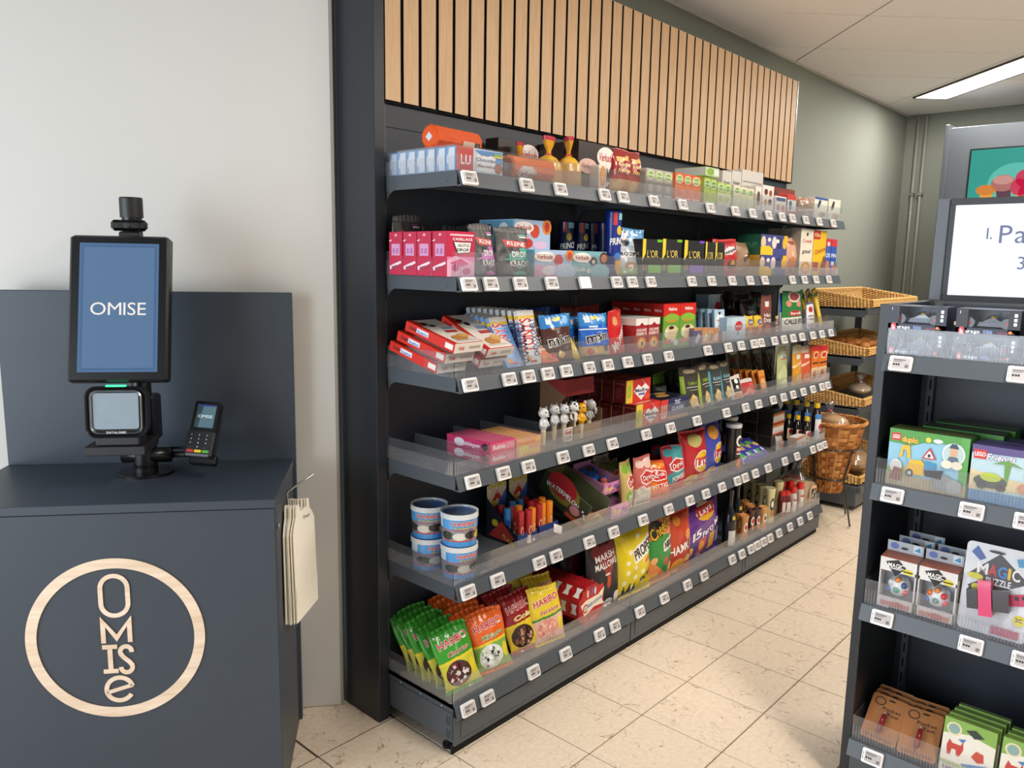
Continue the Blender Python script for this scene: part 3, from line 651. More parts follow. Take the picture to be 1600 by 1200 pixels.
for s_, px, py, h in (('1.', 1542, 365, .032), ('Pa', 1562, 366, .051), ('3', 1590, 411, .036)):
    p = on_x(px, py, SXP); V, Fc, tw = layout(s_, h, 0.0); cx = (iy0-p.y) + tw/2
    text(m, s_, fr, cx, p.z-iz0, h, '#232a6e', off=0.0)
m.build('display', emitting('white_screen', 1.0), isn)
# header display further back
dx = 4.35
p0 = on_x(1478, 200, dx); p1 = on_x(1518, 235, dx)
hd = thing('display_cabinet', 'tall dark ice cream cabinet with a lit teal picture screen at the top', 'cabinet', (dx, p0.y, 0))
MB().box(.02, .55, -1.2, -.02, 0, p0.z, bev=.004).build('cabinet_body', M_METAL, hd)
MB().box(-.01, .56, -.03, 0, 0, p0.z+.02, bev=.003).build('side_post', M_METAL, hd)
hz0, hz1, hy0, hy1 = 1.62, p1.z, p0.y-p1.y, 1.1
m = MB(); m.box(.012, .02, -hy1-.01, -hy0+.01, hz0-.01, hz1+.01); m.build('bezel', M_PLAST, hd)
m = MB(); m.box(.009, .012, -hy1, -hy0, hz0, hz1, '#12a596')
def sc_(px, py): p = on_x(px, py, dx); return (p0.y-p.y, p.z)
def disc(px, py, rx, ry, c, l):
    cx, cz = sc_(px, py); m.add([(.009-.0008*l, -(cx+rx*math.cos(t)), cz+ry*math.sin(t)) for t in [2*PI*k/20 for k in range(20)]], [tuple(range(20))], c)
def quad(pts, c, l): m.add([(.009-.0008*l, -sc_(*p)[0], sc_(*p)[1]) for p in pts], [tuple(range(len(pts)))], c)
disc(1585, 285, .16, .13, '#58c9b8', 1); quad([(1529, 297), (1551, 297), (1548, 330), (1533, 330)], '#f0ae3a', 2); disc(1540, 297, .062, .035, '#e5872a', 3)
quad([(1555, 284), (1580, 284), (1577, 330), (1558, 330)], '#5a2a3c', 2); disc(1567, 286, .072, .055, '#b8726a', 3); disc(1567, 281, .06, .03, '#d79a90', 4)
quad([(1584, 296), (1620, 296), (1614, 335), (1588, 335)], '#f2cf3e', 2)
for px, py in ((1592, 292), (1600, 278), (1608, 292), (1604, 300)): disc(px, py, .05, .055, '#d6204a', 4)
m.build('display', emitting('picture_screen', 0.8), hd)

# ================================================================== bread stand with wicker baskets
bd = thing('bread_stand', 'dark grey bread stand with sloping wicker trays beside the shelving', 'shelving', (3.14, 0, 0))
BW2 = 1.05
MB().box(.05, .05+.03, .36, .40, 0, 1.36).build('upright', M_METAL, bd)
MB().box(.16, .55, .40, .415, .10, 1.36).build('back_panel', M_METAL, bd)
MB().box(BW2-.08, BW2-.05, .36, .40, 0, 1.36).build('upright', M_METAL, bd)
BZ = [1.285, 0.985, 0.665, .165]
for z in BZ[:3]:
    m = MB(); m.box(.02, BW2-.02, .02, .40, z-.012, z, bev=.001); m.box(.02, .024, .02, .40, z-.055, z); m.box(.02, BW2-.02, .0, .02, z-.04, z-.0, bev=.003); m.build('shelf', M_METAL, bd)
m = MB(); m.box(.02, BW2-.02, -.02, .40, .03, .16, bev=.003); m.box(.02, BW2-.02, -.045, -.02, .12, .165, bev=.003); m.build('base', M_METAL, bd)
def weave_wall(m, p, q, hp, hq, base_z, n_st, rows, r, c1, c2, lean=(0, 0)):
    "woven wall from p to q (x,y) with heights hp, hq: stakes and strands passing in front and behind in turn"
    p = Vector((*p, 0)); q = Vector((*q, 0)); d = q-p; nrm = Vector((d.y, -d.x, 0)).normalized(); up = Vector((lean[0], lean[1], 1))
    rnd = random.Random(3)
    for i in range(n_st+1):
        t = i/n_st; h = hp+(hq-hp)*t; b = p+d*t; m.tube([b+Vector((0, 0, base_z)), b+up*h+Vector((0, 0, base_z))], r*.9, c2, 4, cap=False)
    for k in range(rows):
        pts = []; zf = (k+.5)/rows
        ns = n_st*2
        for i in range(ns+1):
            t = i/ns; h = (hp+(hq-hp)*t)*zf; s_ = math.sin(PI*(i+.5)/1+0)*0
            off = (1 if ((i//2)+k) % 2 else -1)*r*1.5 if i % 2 == 0 else 0
            pts.append(p+d*t+up*h+Vector((0, 0, base_z))+nrm*off)
        m.tube(pts, r, (c1, c2, c1)[rnd.randrange(3)], 4, cap=False, flat=1.25)
def basket_mesh(wx, dy, hb, hf):
    "sloping tray: high at the back, low in front, woven walls, plaited rim"
    m = MB(); c1, c2 = '#dcb06c', '#c39350'; e = .012
    weave_wall(m, (0, 0), (wx, 0), hf, hf, 0, 30, 6, .0044, c1, c2)
    weave_wall(m, (0, dy), (0, 0), hb, hf, 0, 18, 15, .0044, c1, c2)
    weave_wall(m, (wx, 0), (wx, dy), hf, hb, 0, 18, 15, .0044, c1, c2)
    weave_wall(m, (wx, dy), (0, dy), hb, hb, 0, 30, 15, .0044, c1, c2)
    m.box(.004, wx-.004, .004, dy-.004, 0, .006, '#b08546')
    a = m.mesh('woven_wall', M_WICK)
    m = MB(); rim = [(0, 0, hf), (wx, 0, hf), (wx, dy, hb), (0, dy, hb), (0, 0, hf)]
    for ph in (0, 1):
        pts = []
        for i in range(4):
            A, B = Vector(rim[i]), Vector(rim[i+1]); n_ = 26
            for k in range(n_): t = k/n_; s_ = math.sin(2*PI*(k/4+ph*.5)); pts.append(A+(B-A)*t+Vector((0, .003*s_, .003*s_)))
        pts.append(pts[0]); m.tube(pts, .0055, '#d8ac68', 5, cap=False)
    return a, m.mesh('rim', M_WICK)
M_WICK = printed('woven_willow', 0.55, 0.15, 90)
BM = basket_mesh(.92, .365, .135, .042)
blabs = ['empty golden wicker tray on the topmost shelf of the bread stand', 'golden wicker tray holding bread rolls on the bread stand', 'golden wicker tray with a wrapped loaf above the round basket', 'low golden wicker tray on the base of the bread stand']
for k in range(4):
    r_ = thing('wicker_tray', blabs[k], 'basket', (3.195, -.005 if k < 3 else -.02, BZ[k]+.008), rot(-6 if k < 3 else -4, 0, 0))
    link('woven_wall', BM[0], r_); link('rim', BM[1], r_)
# bread rolls in the second tray
def roll_mesh(sx, sy, sz, c):
    m = MB(); m.ball((0, 0, sz), 1, c, 14, sx=sx, sy=sy, sz=sz)
    for t in (-.4, 0, .4): m.ball((t*sx, 0, sz*1.86-abs(t)*.5*sz), 1, '#d9a860', 8, sx=.006, sy=sy*.5, sz=.003)
    return m.mesh('bread_roll', M_MATT)
RLM = [roll_mesh(.055, .038, .028, '#b3722c'), roll_mesh(.06, .036, .03, '#9a5a20')]
for k, (x, y, a) in enumerate(((3.33, .06, 20), (3.46, .06, -10), (3.59, .06, 30), (3.30, .14, 10), (3.43, .15, 40), (3.56, .14, -20), (3.70, .08, 5), (3.35, .23, 80), (3.52, .23, 15))):
    o = link('bread_roll', RLM[k % 2]); tag(o, 'baked brown bread roll lying in the second wicker tray', 'bread roll', 'bread rolls in the wicker tray'); o.location = (x, y, 1.003+(y)*.105); o.rotation_euler = rot(-6, 0, a)
def wrapped_loaf(loc, rz, label, sx=.13, sy=.07, sz=.03, c='#cdb498'):
    r_ = thing('wrapped_loaf', label, 'bread', loc, rot(0, 0, rz))
    m = MB(); m.ball((0, 0, sz+.003), 1, c, 16, sx=sx, sy=sy, sz=sz); m.build('loaf', M_MATT, r_)
    m = MB(); m.ball((0, 0, sz*1.05+.002), 1, '#ffffff', 16, sx=sx*1.12, sy=sy*1.15, sz=sz*1.1); m.tube([(sx*.3, 0, sz*1.7), (sx*.4, 0, sz*2.4), (sx*.4, 0, sz*2.7), (sx*.45, 0, sz*2.7+.05)], [sy*.8, .014, .014, .04], n=12); m.build('clear_bag', M_WRAP, r_)
    m = MB(); m.tube([(sx*.4, 0, sz*2.4), (sx*.4, 0, sz*2.6)], .016, '#b8323c', 10); m.build('clip', M_HARD, r_, 'red bag clip')
    return r_
wrapped_loaf((3.55, .14, .70), 20, 'loaf in a clear bag lying in the third wicker tray')
wrapped_loaf((3.45, .10, .195), 20, 'paper labelled loaf in a clear bag in the lowest wicker tray', .15, .09, .07, '#b08a5e')
# round basket on a wire stand
rb = thing('round_basket', 'tall round wicker basket of broad brown strips on a black wire stand', 'basket', (2.868, .055, 0))
m = MB(); zt, zb, rt, rbm = .625, .19, .180, .075; nst = 17
cols = ['#b9793a', '#a9682c', '#c58a4a', '#9a5c26']; rr = random.Random(5)
def rad(z): return rbm+(rt-rbm)*((z-zb)/(zt-zb))
for j in range(nst):
    a = 2*PI*j/nst; m.tube([(rad(zb)*math.cos(a), rad(zb)*math.sin(a), zb), (rad(zt)*math.cos(a), rad(zt)*math.sin(a), zt)], .007, cols[j % 4], 4, cap=False, flat=.35)
rows = 17
for k in range(rows):
    z0 = zb+(zt-zb)*k/rows+.0015; z1 = zb+(zt-zb)*(k+1)/rows-.0015
    for j in range(nst):
        P = []
        for t in range(3):
            a = 2*PI*(j+t/2)/nst; o_ = .0055*(1 if (j+k) % 2 else -1)*math.sin(PI*t/2) if True else 0
            for z in (z0, z1): q = rad(z)+o_; P.append((q*math.cos(a), q*math.sin(a), z))
        m.add(P, [(0, 2, 3, 1), (2, 4, 5, 3)], cols[rr.randrange(4)])
m.lathe([(.0001, zb), (rbm, zb)], 22, '#7d4a1e'); m.build('woven_strips', M_WICK, rb)
m = MB()
for ph in range(3):
    m.tube([((rt+.006+.006*math.cos(a*11+ph*2.1))*math.cos(a), (rt+.006+.006*math.cos(a*11+ph*2.1))*math.sin(a), zt+.006*math.sin(a*11+ph*2.1)) for a in [2*PI*k/88 for k in range(89)]], .006, ('#c07f3f', '#ad6c30', '#cc9050')[ph], 5, cap=False)
m.build('plaited_rim', M_WICK, rb)
m = MB()
for z in (.47, .28):
    q = rad(z)+.011; m.tube([(q*math.cos(a), q*math.sin(a), z) for a in [2*PI*k/40 for k in range(41)]], .005, '#222222', 6, cap=False)
for j in range(4):
    a = 2*PI*j/4-.35; q = rad(.28)+.013; q2 = rad(.47)+.013
    m.tube([(q2*math.cos(a), q2*math.sin(a), .47), (q*math.cos(a), q*math.sin(a), .28), ((q+.07)*math.cos(a), (q+.07)*math.sin(a), .012)], .0055, '#1c1c1e', 6)
    m.lathe([(.0001, 0), (.008, 0), (.008, .014), (.0001, .014)], 8, '#cfc8c0', TM((q+.07)*math.cos(a), (q+.07)*math.sin(a), 0))
m.build('wire_stand', M_HARD, rb, 'black wire stand')
wrapped_loaf((2.868, .05, .575), 60, 'bagged bread with a red clip in the tall round basket', .10, .07, .04, '#c79a66')
# ================================================================== packaging builders
def inside(pt, pts):
    x, y = pt; r = False; n = len(pts); j = n-1
    for i in range(n):
        xi, yi = pts[i]; xj, yj = pts[j]
        if (yi > y) != (yj > y) and x < (xj-xi)*(y-yi)/(yj-yi)+xi: r = not r
        j = i
    return r
def art_flat(m, art, mp, W, H, skip_shapes=False):
    "prints rectangles, ellipses, polygons and lettering on a face of W x H metres; mp(x, y, layer)"
    l = 0
    for a in art:
        k = a[0]
        if skip_shapes and k != 't': continue
        l += 1
        if k == 't':
            o = a[6] if len(a) > 6 else {}
            args = dict(w=o['w']*W if 'w' in o else None, rot_=o.get('rot', 0), shear=o.get('sh', 0), arc=o.get('arc', 0))
            if 'o' in o: text(m, a[1], lambda x, y: mp(x, y, l), a[2]*W, a[3]*H, a[4]*H, o['o'], off=0.06, **args); l += 1
            text(m, a[1], lambda x, y: mp(x, y, l), a[2]*W, a[3]*H, a[4]*H, a[5], off=o.get('off', 0.022), **args); continue
        if k == 'r': pts = [(a[1], a[2]), (a[3], a[2]), (a[3], a[4]), (a[1], a[4])]
        elif k == 'e': pts = [(a[1]+a[3]*math.cos(2*PI*i/18), a[2]+a[4]*math.sin(2*PI*i/18)) for i in range(18)]
        else: pts = a[1]
        m.add([mp(p[0]*W, p[1]*H, l) for p in pts], [tuple(range(len(pts)))], a[-1])
def art_col(art, u, v, base):
    c = base
    for a in art:
        k = a[0]
        if k == 'r':
            if a[1] <= u <= a[3] and a[2] <= v <= a[4]: c = a[5]
        elif k == 'e':
            if ((u-a[1])/a[3])**2+((v-a[2])/a[4])**2 <= 1: c = a[5]
        elif k == 'p':
            if inside((u, v), a[1]): c = a[2]
    return c
EPS = .00022
def carton(w, d, h, body, front=(), side=(), top=(), mat=None, name='carton', bev=.0012):
    m = MB(); m.box(-w/2, w/2, 0, d, 0, h, body, bev=bev)
    art_flat(m, front, lambda x, y, l: (x-w/2, -EPS*l, y), w, h)
    art_flat(m, side, lambda x, y, l: (-w/2-EPS*l, d-x, y), d, h)
    art_flat(m, top, lambda x, y, l: (x-w/2, y, h+EPS*l), w, d)
    return m.mesh(name, mat or M_CARTON)
def bag(w, h, t, base, art=(), back=None, style='pillow', mat=None, name='bag', seal=.05, nx=56, ny=76, seed=1, wr=1.0, taper=0.0):
    "sealed film bag: bulging grid front and back, flat crimped ends, print by cell"
    R_ = random.Random(seed); ph = [R_.uniform(0, 6.28) for _ in range(10)]; m = MB()
    def prof(v):
        if style == 'stand': return (max(0.0, 1-v)**.62)*(1 if v > .03 else .8+.2*v/.03)
        q = (v-seal)/(1-2*seal)
        return 0.0 if q <= 0 or q >= 1 else math.sin(PI*q)**.5
    def S(u, v, sgn):
        b = prof(v); e = max(0.0, 1-abs(2*u-1)**2.6)**.55; y = sgn*t/2*b*e
        wob = wr*.0022*e*(math.sin(u*11+ph[0]+3*math.sin(v*6+ph[1]))*math.sin(v*9+ph[2])+.6*math.sin(u*23+ph[3])*math.sin(v*17+ph[4]))
        cr = wr*.0016*math.sin(u*44+ph[5])*math.exp(-min(v, 1-v)*14)
        x = (u-.5)*w*(1-.07*b*(0 if style == 'stand' else 1))*(1-taper*v)+.003*wr*math.sin(v*7+ph[6])*(abs(2*u-1)**4)*(1 if u > .5 else -1)
        return Vector((x, y+(wob*sgn*b+cr), v*h+.003*wr*math.sin(u*5+ph[7])*(v > .9)))
    for sgn, pal in ((-1, art), (1, None)):
        NX, NY = (nx, ny) if sgn < 0 else (10, 12); n0 = len(m.v)
        for j in range(NY+1):
            for i in range(NX+1): m.v.append(tuple(S(i/NX, j/NY, sgn)))
        cc = {}
        for j in range(NY):
            for i in range(NX):
                c = art_col(art, (i+.5)/NX, (j+.5)/NY, base) if sgn < 0 else (back or base)
                if c not in cc: cc[c] = lin(c)
                a = n0+j*(NX+1)+i; m.f.append([a, a+1, a+NX+2, a+NX+1]); m.c.append(cc[c]); m.sm.append(True)
    if style == 'stand':
        b = [S(i/10, 0, -1) for i in range(11)]+[S(i/10, 0, 1) for i in range(10, -1, -1)]; m.add(b, [tuple(range(len(b)))], base)
    def mp(x, y, l):
        u = min(max(x/w, 0), 1); v = min(max(y/h, 0), 1); p = S(u, v, -1); return (p.x, p.y-.0012-.0005*min(l, 40)*.5, p.z)
    art_flat(m, art, mp, w, h, True)
    return m.mesh(name, mat or M_FILM)
def tub(prof, cols=None, n=28, wrap=(), c='#ffffff', r0=.04, h=.1, z0=0.0, mat=None, name='tub', arcdeg=120, face=-100):
    "turned container; wrap art printed on the side facing the aisle"
    m = MB(); m.lathe(prof, n, c, cols=cols)
    span = math.radians(arcdeg); W_ = r0*span
    def rr(z):
        for (ra, za), (rb_, zb_) in zip(prof, prof[1:]):
            if za <= z <= zb_ and zb_ > za: return ra+(rb_-ra)*(z-za)/(zb_-za)
        return r0
    def mp(x, y, l):
        a = math.radians(face)+(x/W_-.5)*span; q = rr(z0+y)+.0006+EPS*l; return (q*math.cos(a), q*math.sin(a), z0+y)
    for l, a in enumerate(wrap):
        if a[0] == 't': art_flat(m, [a], lambda x, y, k, l=l: mp(x, y, l+k), W_, h); continue
        if a[0] == 'e': bb = (a[1]-a[3], a[2]-a[4], a[1]+a[3], a[2]+a[4])
        elif a[0] == 'r': bb = a[1:5]
        else: xs = [p[0] for p in a[1]]; ys = [p[1] for p in a[1]]; bb = (min(xs), min(ys), max(xs), max(ys))
        N1, N2 = (12, 1) if a[0] == 'r' else (14, 10)
        for i in range(N1):
            for j in range(N2):
                u0_, u1_ = bb[0]+(bb[2]-bb[0])*i/N1, bb[0]+(bb[2]-bb[0])*(i+1)/N1; v0_, v1_ = bb[1]+(bb[3]-bb[1])*j/N2, bb[1]+(bb[3]-bb[1])*(j+1)/N2
                if a[0] != 'r' and art_col([a], (u0_+u1_)/2, (v0_+v1_)/2, None) is None: continue
                m.add([mp(u*W_, v*h, l) for u, v in ((u0_, v0_), (u1_, v0_), (u1_, v1_), (u0_, v1_))], [(0, 1, 2, 3)], a[-1], True)
    return m.mesh(name, mat or M_HARD)
def put(name, me, label, cat, loc, r=(0, 0, 0), group=None):
    o = link(name, me); o.location = loc; o.rotation_euler = rot(*r); return tag(o, label, cat, group)
def fit(level, px0, px1, pyt, y=.014):
    "centre x, width and height of a face that shows between two columns and below a row, standing on a shelf"
    z = SZ[level]+.05; x0, x1 = x_at(px0, y, z), x_at(px1, y, z); zt = on_y((px0+px1)/2, pyt, y).z
    return (x0+x1)/2, x1-x0, zt-SZ[level]
Z = lambda k: SZ[k]+.0006
def rows(name, me, label, cat, x, y, z, dy, n, group=None, r=(0, 0, 0), jit=.0015):
    out = []
    for k in range(n): out.append(put(name, me, label, cat, (x+(random.uniform(-jit, jit) if k else 0), y+k*dy, z), r, group if n > 1 else group))
    return out
# ================================================================== top shelf
L = 0
x, w_, h_ = fit(L, 713, 786, 233)
fa = [('r', 0, 0, 1, 1, '#d8e6f2'), ('r', 0, .0, .36, 1, '#c8492f'), ('p', [(.05, .12), (.33, .08), (.36, .95), (.08, .92)], '#d4221f'), ('t', 'LU', .2, .5, .36, '#ffffff', dict(w=.2)), ('p', [(.38, .95), (.99, .98), (.99, .5), (.8, .35)], '#4c93d6'), ('r', .42, .12, .84, .78, '#f4f7fa'), ('t', 'Le Petit', .6, .78, .1, '#20375c', dict(sh=.2)), ('t', 'Chocolat', .63, .58, .13, '#20375c', dict(sh=.25, w=.42)), ('t', 'Biscuits', .63, .33, .1, '#7a4a3a', dict(sh=.2, w=.36)), ('e', .9, .3, .09, .22, '#a8623a'), ('r', .8, .72, .98, .9, '#8cc24a'), ('r', .8, .72, .98, .79, '#f2d24a')]
me = carton(w_, .041, h_, '#5ea4dd', fa, [('r', .1, .06, .9, .94, '#e9f1f8'), ('p', [(.1, .06), (.32, .06), (.3, .3), (.1, .35)], '#7db6e4'), ('p', [(.1, .94), (.32, .94), (.25, .7), (.1, .62)], '#6aaae0')], name='biscuit_box')
rows('biscuit_box', me, 'thin light blue biscuit box with red corner', 'biscuit box', x, .016, Z(L), .0425, 7, 'light blue biscuit boxes on the top shelf')
def rollpack(length, r, c, art_, label, loc, rz, group=None, nside=10):
    m = MB(); m.lathe([(.0001, 0), (r*.8, 0), (r, .006), (r, length-.006), (r*.8, length), (.0001, length)], nside, c, TM(0, 0, 0, 0, 90, 0), smooth=False)
    def mp(xx, yy, l):
        a = -yy/r+.9; return (xx, -(r+.0008+EPS*l)*math.cos(a-.3), (r+.0008+EPS*l)*math.sin(a-.3)*-1)
    for a in art_:
        if a[0] == 't': text(m, a[1], lambda xx, yy: mp(xx, yy, 4), a[2]*length, a[3]*r, a[4]*r, a[5], shear=.15)
        else:
            for i in range(10):
                for j in range(6):
                    u, v = (i+.5)/10*2-1, (j+.5)/6*2-1
                    if u*u+v*v < 1.05 or a[0] == 'r':
                        P = [mp((a[1]+a[3]*(uu/5-1))*length, (a[2]+a[4]*(vv/3-1))*r, 1) for uu, vv in ((i, j), (i+1, j), (i+1, j+1), (i, j+1))]
                        m.add(P, [(0, 1, 2, 3)], a[-1], True)
    m.add([(-.0006, r*.38*s1, r*.38*s2_) for s1, s2_ in ((0, 1), (1, 0), (0, -1), (-1, 0))], [(0, 1, 2, 3)], '#d8d8dc')
    return put('biscuit_roll', m.mesh('biscuit_roll', M_FILM), label, 'biscuit roll', loc, (0, 0, rz), group)
rr_ = .036
rollpack(.20, rr_, '#e2561f', [('e', .30, -1.9, .2, .6, '#f2efe8'), ('r', .72, .3, .18, .25, '#d9b8a0'), ('r', .86, .3, .06, .25, '#3c2c28')], 'orange biscuit roll lying on top of the light blue boxes', (x_at(674, .13, 1.9), .14, SZ[0]+h_+rr_*.99+.001), 4)
rollpack(.19, .037, '#e8793a', [('e', .30, .15, .22, .55, '#f4ece6'), ('t', 'Verkade', .30, .1, .42, '#c2332d')], 'orange biscuit roll with a white logo lying behind the front edge', (x_at(789, .06, 1.82), .055, SZ[0]+.038), -3)
rollpack(.19, .037, '#e98a4e', [('e', .30, .15, .22, .55, '#f4ece6'), ('t', 'Verkade', .30, .1, .42, '#c2332d')], 'orange biscuit roll lying behind the front orange roll', (x_at(800, .15, 1.82), .145, SZ[0]+.038), 2)
def bread_bag(label, px, y, top_py, rz, w_=.10, d_=.085, bot='#c99a63'):
    xx = x_at(px, y, SZ[0]+.1); H = on_y(px, top_py, y).z-SZ[0]; r_ = thing('rusk_bag', label, 'bread bag', (xx, y, Z(0)), rot(0, 0, rz))
    m = MB(); hb = H*.62
    prof = [(1, 0), (1.04, .1), (1.03, .5), (.95, .72), (.6, .9), (.2, 1.0), (.16, 1.04), (.3, 1.15), (.5, 1.3), (.62, 1.45), (.66, 1.58)]
    n_ = 20; pts = []
    for k, (s_, z_) in enumerate(prof):
        for j in range(n_):
            a = 2*PI*j/n_; wv = 1+.05*math.sin(j*3.3+k*1.3)*(1 if k > 2 else .4); sq = 1/max(abs(math.cos(a)), abs(math.sin(a)))**.55
            pts.append((w_/2*s_*math.cos(a)*wv*sq*.9, d_/2*s_*math.sin(a)*wv*sq*.9*(1 if k < 7 else .45), hb*z_))
    for k in range(len(prof)-1):
        c = bot if k < 2 else ('#d9a638' if k < 6 else '#e0a52c'); c = '#e6b233' if k in (3, 4) else c; c = '#c93a4a' if k == len(prof)-2 else c
        m.add(pts[k*n_:(k+2)*n_], [(j, (j+1) % n_, n_+(j+1) % n_, n_+j) for j in range(n_)], c, True)
    m.build('film', M_FILM, r_)
    m = MB(); m.lathe([(.012, hb*1.0), (.012, hb*1.04)], 10, '#d23a44'); m.build('tie', M_HARD, r_)
bread_bag('yellow topped bread bag with its neck leaning, beside the orange rolls', 812, .20, 222, 30)
bread_bag('yellow bread bag with a wide red fringed top', 857, .09, 212, 10, .105, .09)
bread_bag('yellow bread bag with a narrow twisted neck beside the dark boxes', 888, .075, 213, 60, .095, .085)
x, w_, h_ = fit(L, 903, 957, 224, .06)
va = [('r', .02, .02, .98, .98, '#2b1d1a'), ('e', .78, .74, .26, .22, '#f4ece6'), ('p', [(.82, .56), (.95, .6), (.86, .42)], '#f4ece6'), ('t', 'Verkade', .78, .74, .16, '#c2332d', dict(w=.4, sh=.15)), ('e', .27, .5, .26, .16, '#d9b3a6'), ('t', 'Verkade', .27, .5, .1, '#7a2a24', dict(w=.36, sh=.15)), ('r', .5, .42, .68, .56, '#d8506a'), ('t', 'cafe noir', .62, .2, .12, '#f4ece6', dict(w=.55, sh=.2))]
me = carton(w_, .06, h_, '#241815', va, name='biscuit_box')
rows('biscuit_box', me, 'dark brown biscuit box with white speech bubble logo', 'biscuit box', x, .06, Z(L), .064, 4, 'dark brown biscuit boxes on the top shelf')
put('biscuit_box', me, 'dark brown biscuit box with white speech bubble logo', 'biscuit box', (x-w_-.004, .24, Z(L)), (0, 0, 0), 'dark brown biscuit boxes on the top shelf')
me = carton(.045, .05, .085, '#e7dcd0', [('e', .5, .55, .38, .42, '#e2903c'), ('e', .5, .55, .26, .3, '#f0b060')], name='biscuit_pack')
put('biscuit_pack', me, 'small pack with an orange biscuit picture in front of the dark boxes', 'biscuit pack', (x_at(938, .03, 1.82), .02, Z(L)))
fa = [('r', 0, 0, 1, .36, '#d89a45'), ('r', .0, .3, 1, .4, '#b02a22'), ('e', .3, .18, .2, .12, '#e8b968'), ('e', .7, .15, .2, .12, '#c98530'), ('p', [(.2, .68), (.8, .74), (.85, .84), (.2, .8)], '#e8c37a'), ('t', 'Gouden', .52, .64, .09, '#f0d590', dict(w=.6, sh=.2)), ('t', 'Nestjes', .52, .5, .09, '#f0d590', dict(w=.6, sh=.2))]
for k, (a, b, t_) in enumerate(((955, 985, 232), (980, 1008, 236))):
    x, w_, h_ = fit(L, a, b, t_, .05); me = bag(w_*.98, h_, .055, '#9c2320', fa, name='pasta_bag', seed=20+k, nx=20, ny=26)
    put('pasta_bag', me, ('dark red pasta bag with gold lettering next to the dark biscuit boxes', 'dark red pasta bag with gold lettering next to the grey tea boxes')[k], 'pasta bag', (x, .055+.01*k, Z(L)), (-4, 0, (-6, 4)[k]))
def tea(c, c2, lab, pxs, pyt, nback=3, grp=None, badge='#8db845'):
    for i in range(len(pxs)-1):
        x, w_, h_ = fit(0, pxs[i]+.5, pxs[i+1]-.5, pyt+i*2.5)
        art = [('r', 0, 0, 1, .55, c2), ('e', .5, .78, .42, .16, '#f3f5ee'), ('e', .5, .78, .36, .13, badge), ('t', 'Pickwick', .5, .78, .05, '#ffffff', dict(w=.6)), ('e', .5, .32, .3, .14, c), ('r', .15, .06, .85, .1, '#ffffff')]
        me = carton(w_, .075, h_, c, art, [('r', .1, .1, .9, .9, c2)], name='tea_box')
        rows('tea_box', me, lab, 'tea box', x, .016+.002*i, Z(0), .078, nback, grp)
tea('#b9b3a6', '#8f8a80', 'grey tea box with a round green badge', [1010, 1024, 1038, 1053], 263, 3, 'grey tea boxes on the top shelf')
tea('#e2672e', '#f08a4a', 'orange tea box with a round green badge', [1055, 1069, 1082, 1097], 270, 3, 'orange tea boxes on the top shelf')
tea('#a9c93f', '#c3da62', 'lime green tea box with a round badge', [1100, 1110.5, 1121], 278, 2, 'lime tea boxes on the top shelf', '#5f9a3c')
tea('#b9cf6a', '#e2e6c2', 'pale green tea box with leaf print beside the lime boxes', [1121, 1132, 1144], 285, 2, 'pale green tea boxes on the top shelf', '#79ad3e')
tea('#e4dcc8', '#d7e0b4', 'cream tea box with a round green badge', [1146, 1157.5, 1169, 1180], 290, 2, 'cream tea boxes on the top shelf', '#86b24a')
x, w_, h_ = fit(L, 1101, 1122, 265, .06); hb = fit(L, 1100, 1121, 279, .06)[2]
put('tea_box', carton(w_, .15, h_-hb, '#c9d9b0', [('e', .35, .5, .26, .4, '#8db845'), ('r', .6, .2, .95, .8, '#e9eef0')], [('r', .05, .1, .95, .9, '#cfd8dc')], name='tea_box'), 'pale green tea box lying across the lime tea boxes', 'tea box', (x, .06, SZ[0]+hb+.009))
x0_ = [1127, 1142, 1157, 1191]
for i in range(3):
    x, w_, h_ = fit(L, x0_[i], x0_[i+1]-1, 267, .17)
    put('coffee_box', carton(w_, .12, h_, '#dcd8d2', [('t', 'Brander', .5, .72, .09, '#3a3836', dict(w=.7)), ('r', .1, .4, .9, .43, '#9b958c'), ('r', .1, .3, .8, .33, '#9b958c')] if i < 2 else [('e', .22, .3, .08, .24, '#2a2a28'), ('e', .5, .3, .1, .25, '#c5713c'), ('e', .8, .3, .08, .24, '#3e4a34'), ('r', .05, .72, .95, .75, '#9b958c')], [('t', 'Brander', .5, .72, .09, '#3a3836', dict(w=.6)), ('r', .2, .3, .8, .33, '#9b958c')], name='coffee_box'), ('white coffee box standing behind the pale green tea boxes', 'white coffee box between two other white boxes behind the tea', 'wide white coffee box with three cup pictures above the cream tea boxes')[i], 'coffee box', (x, .17, Z(L)))
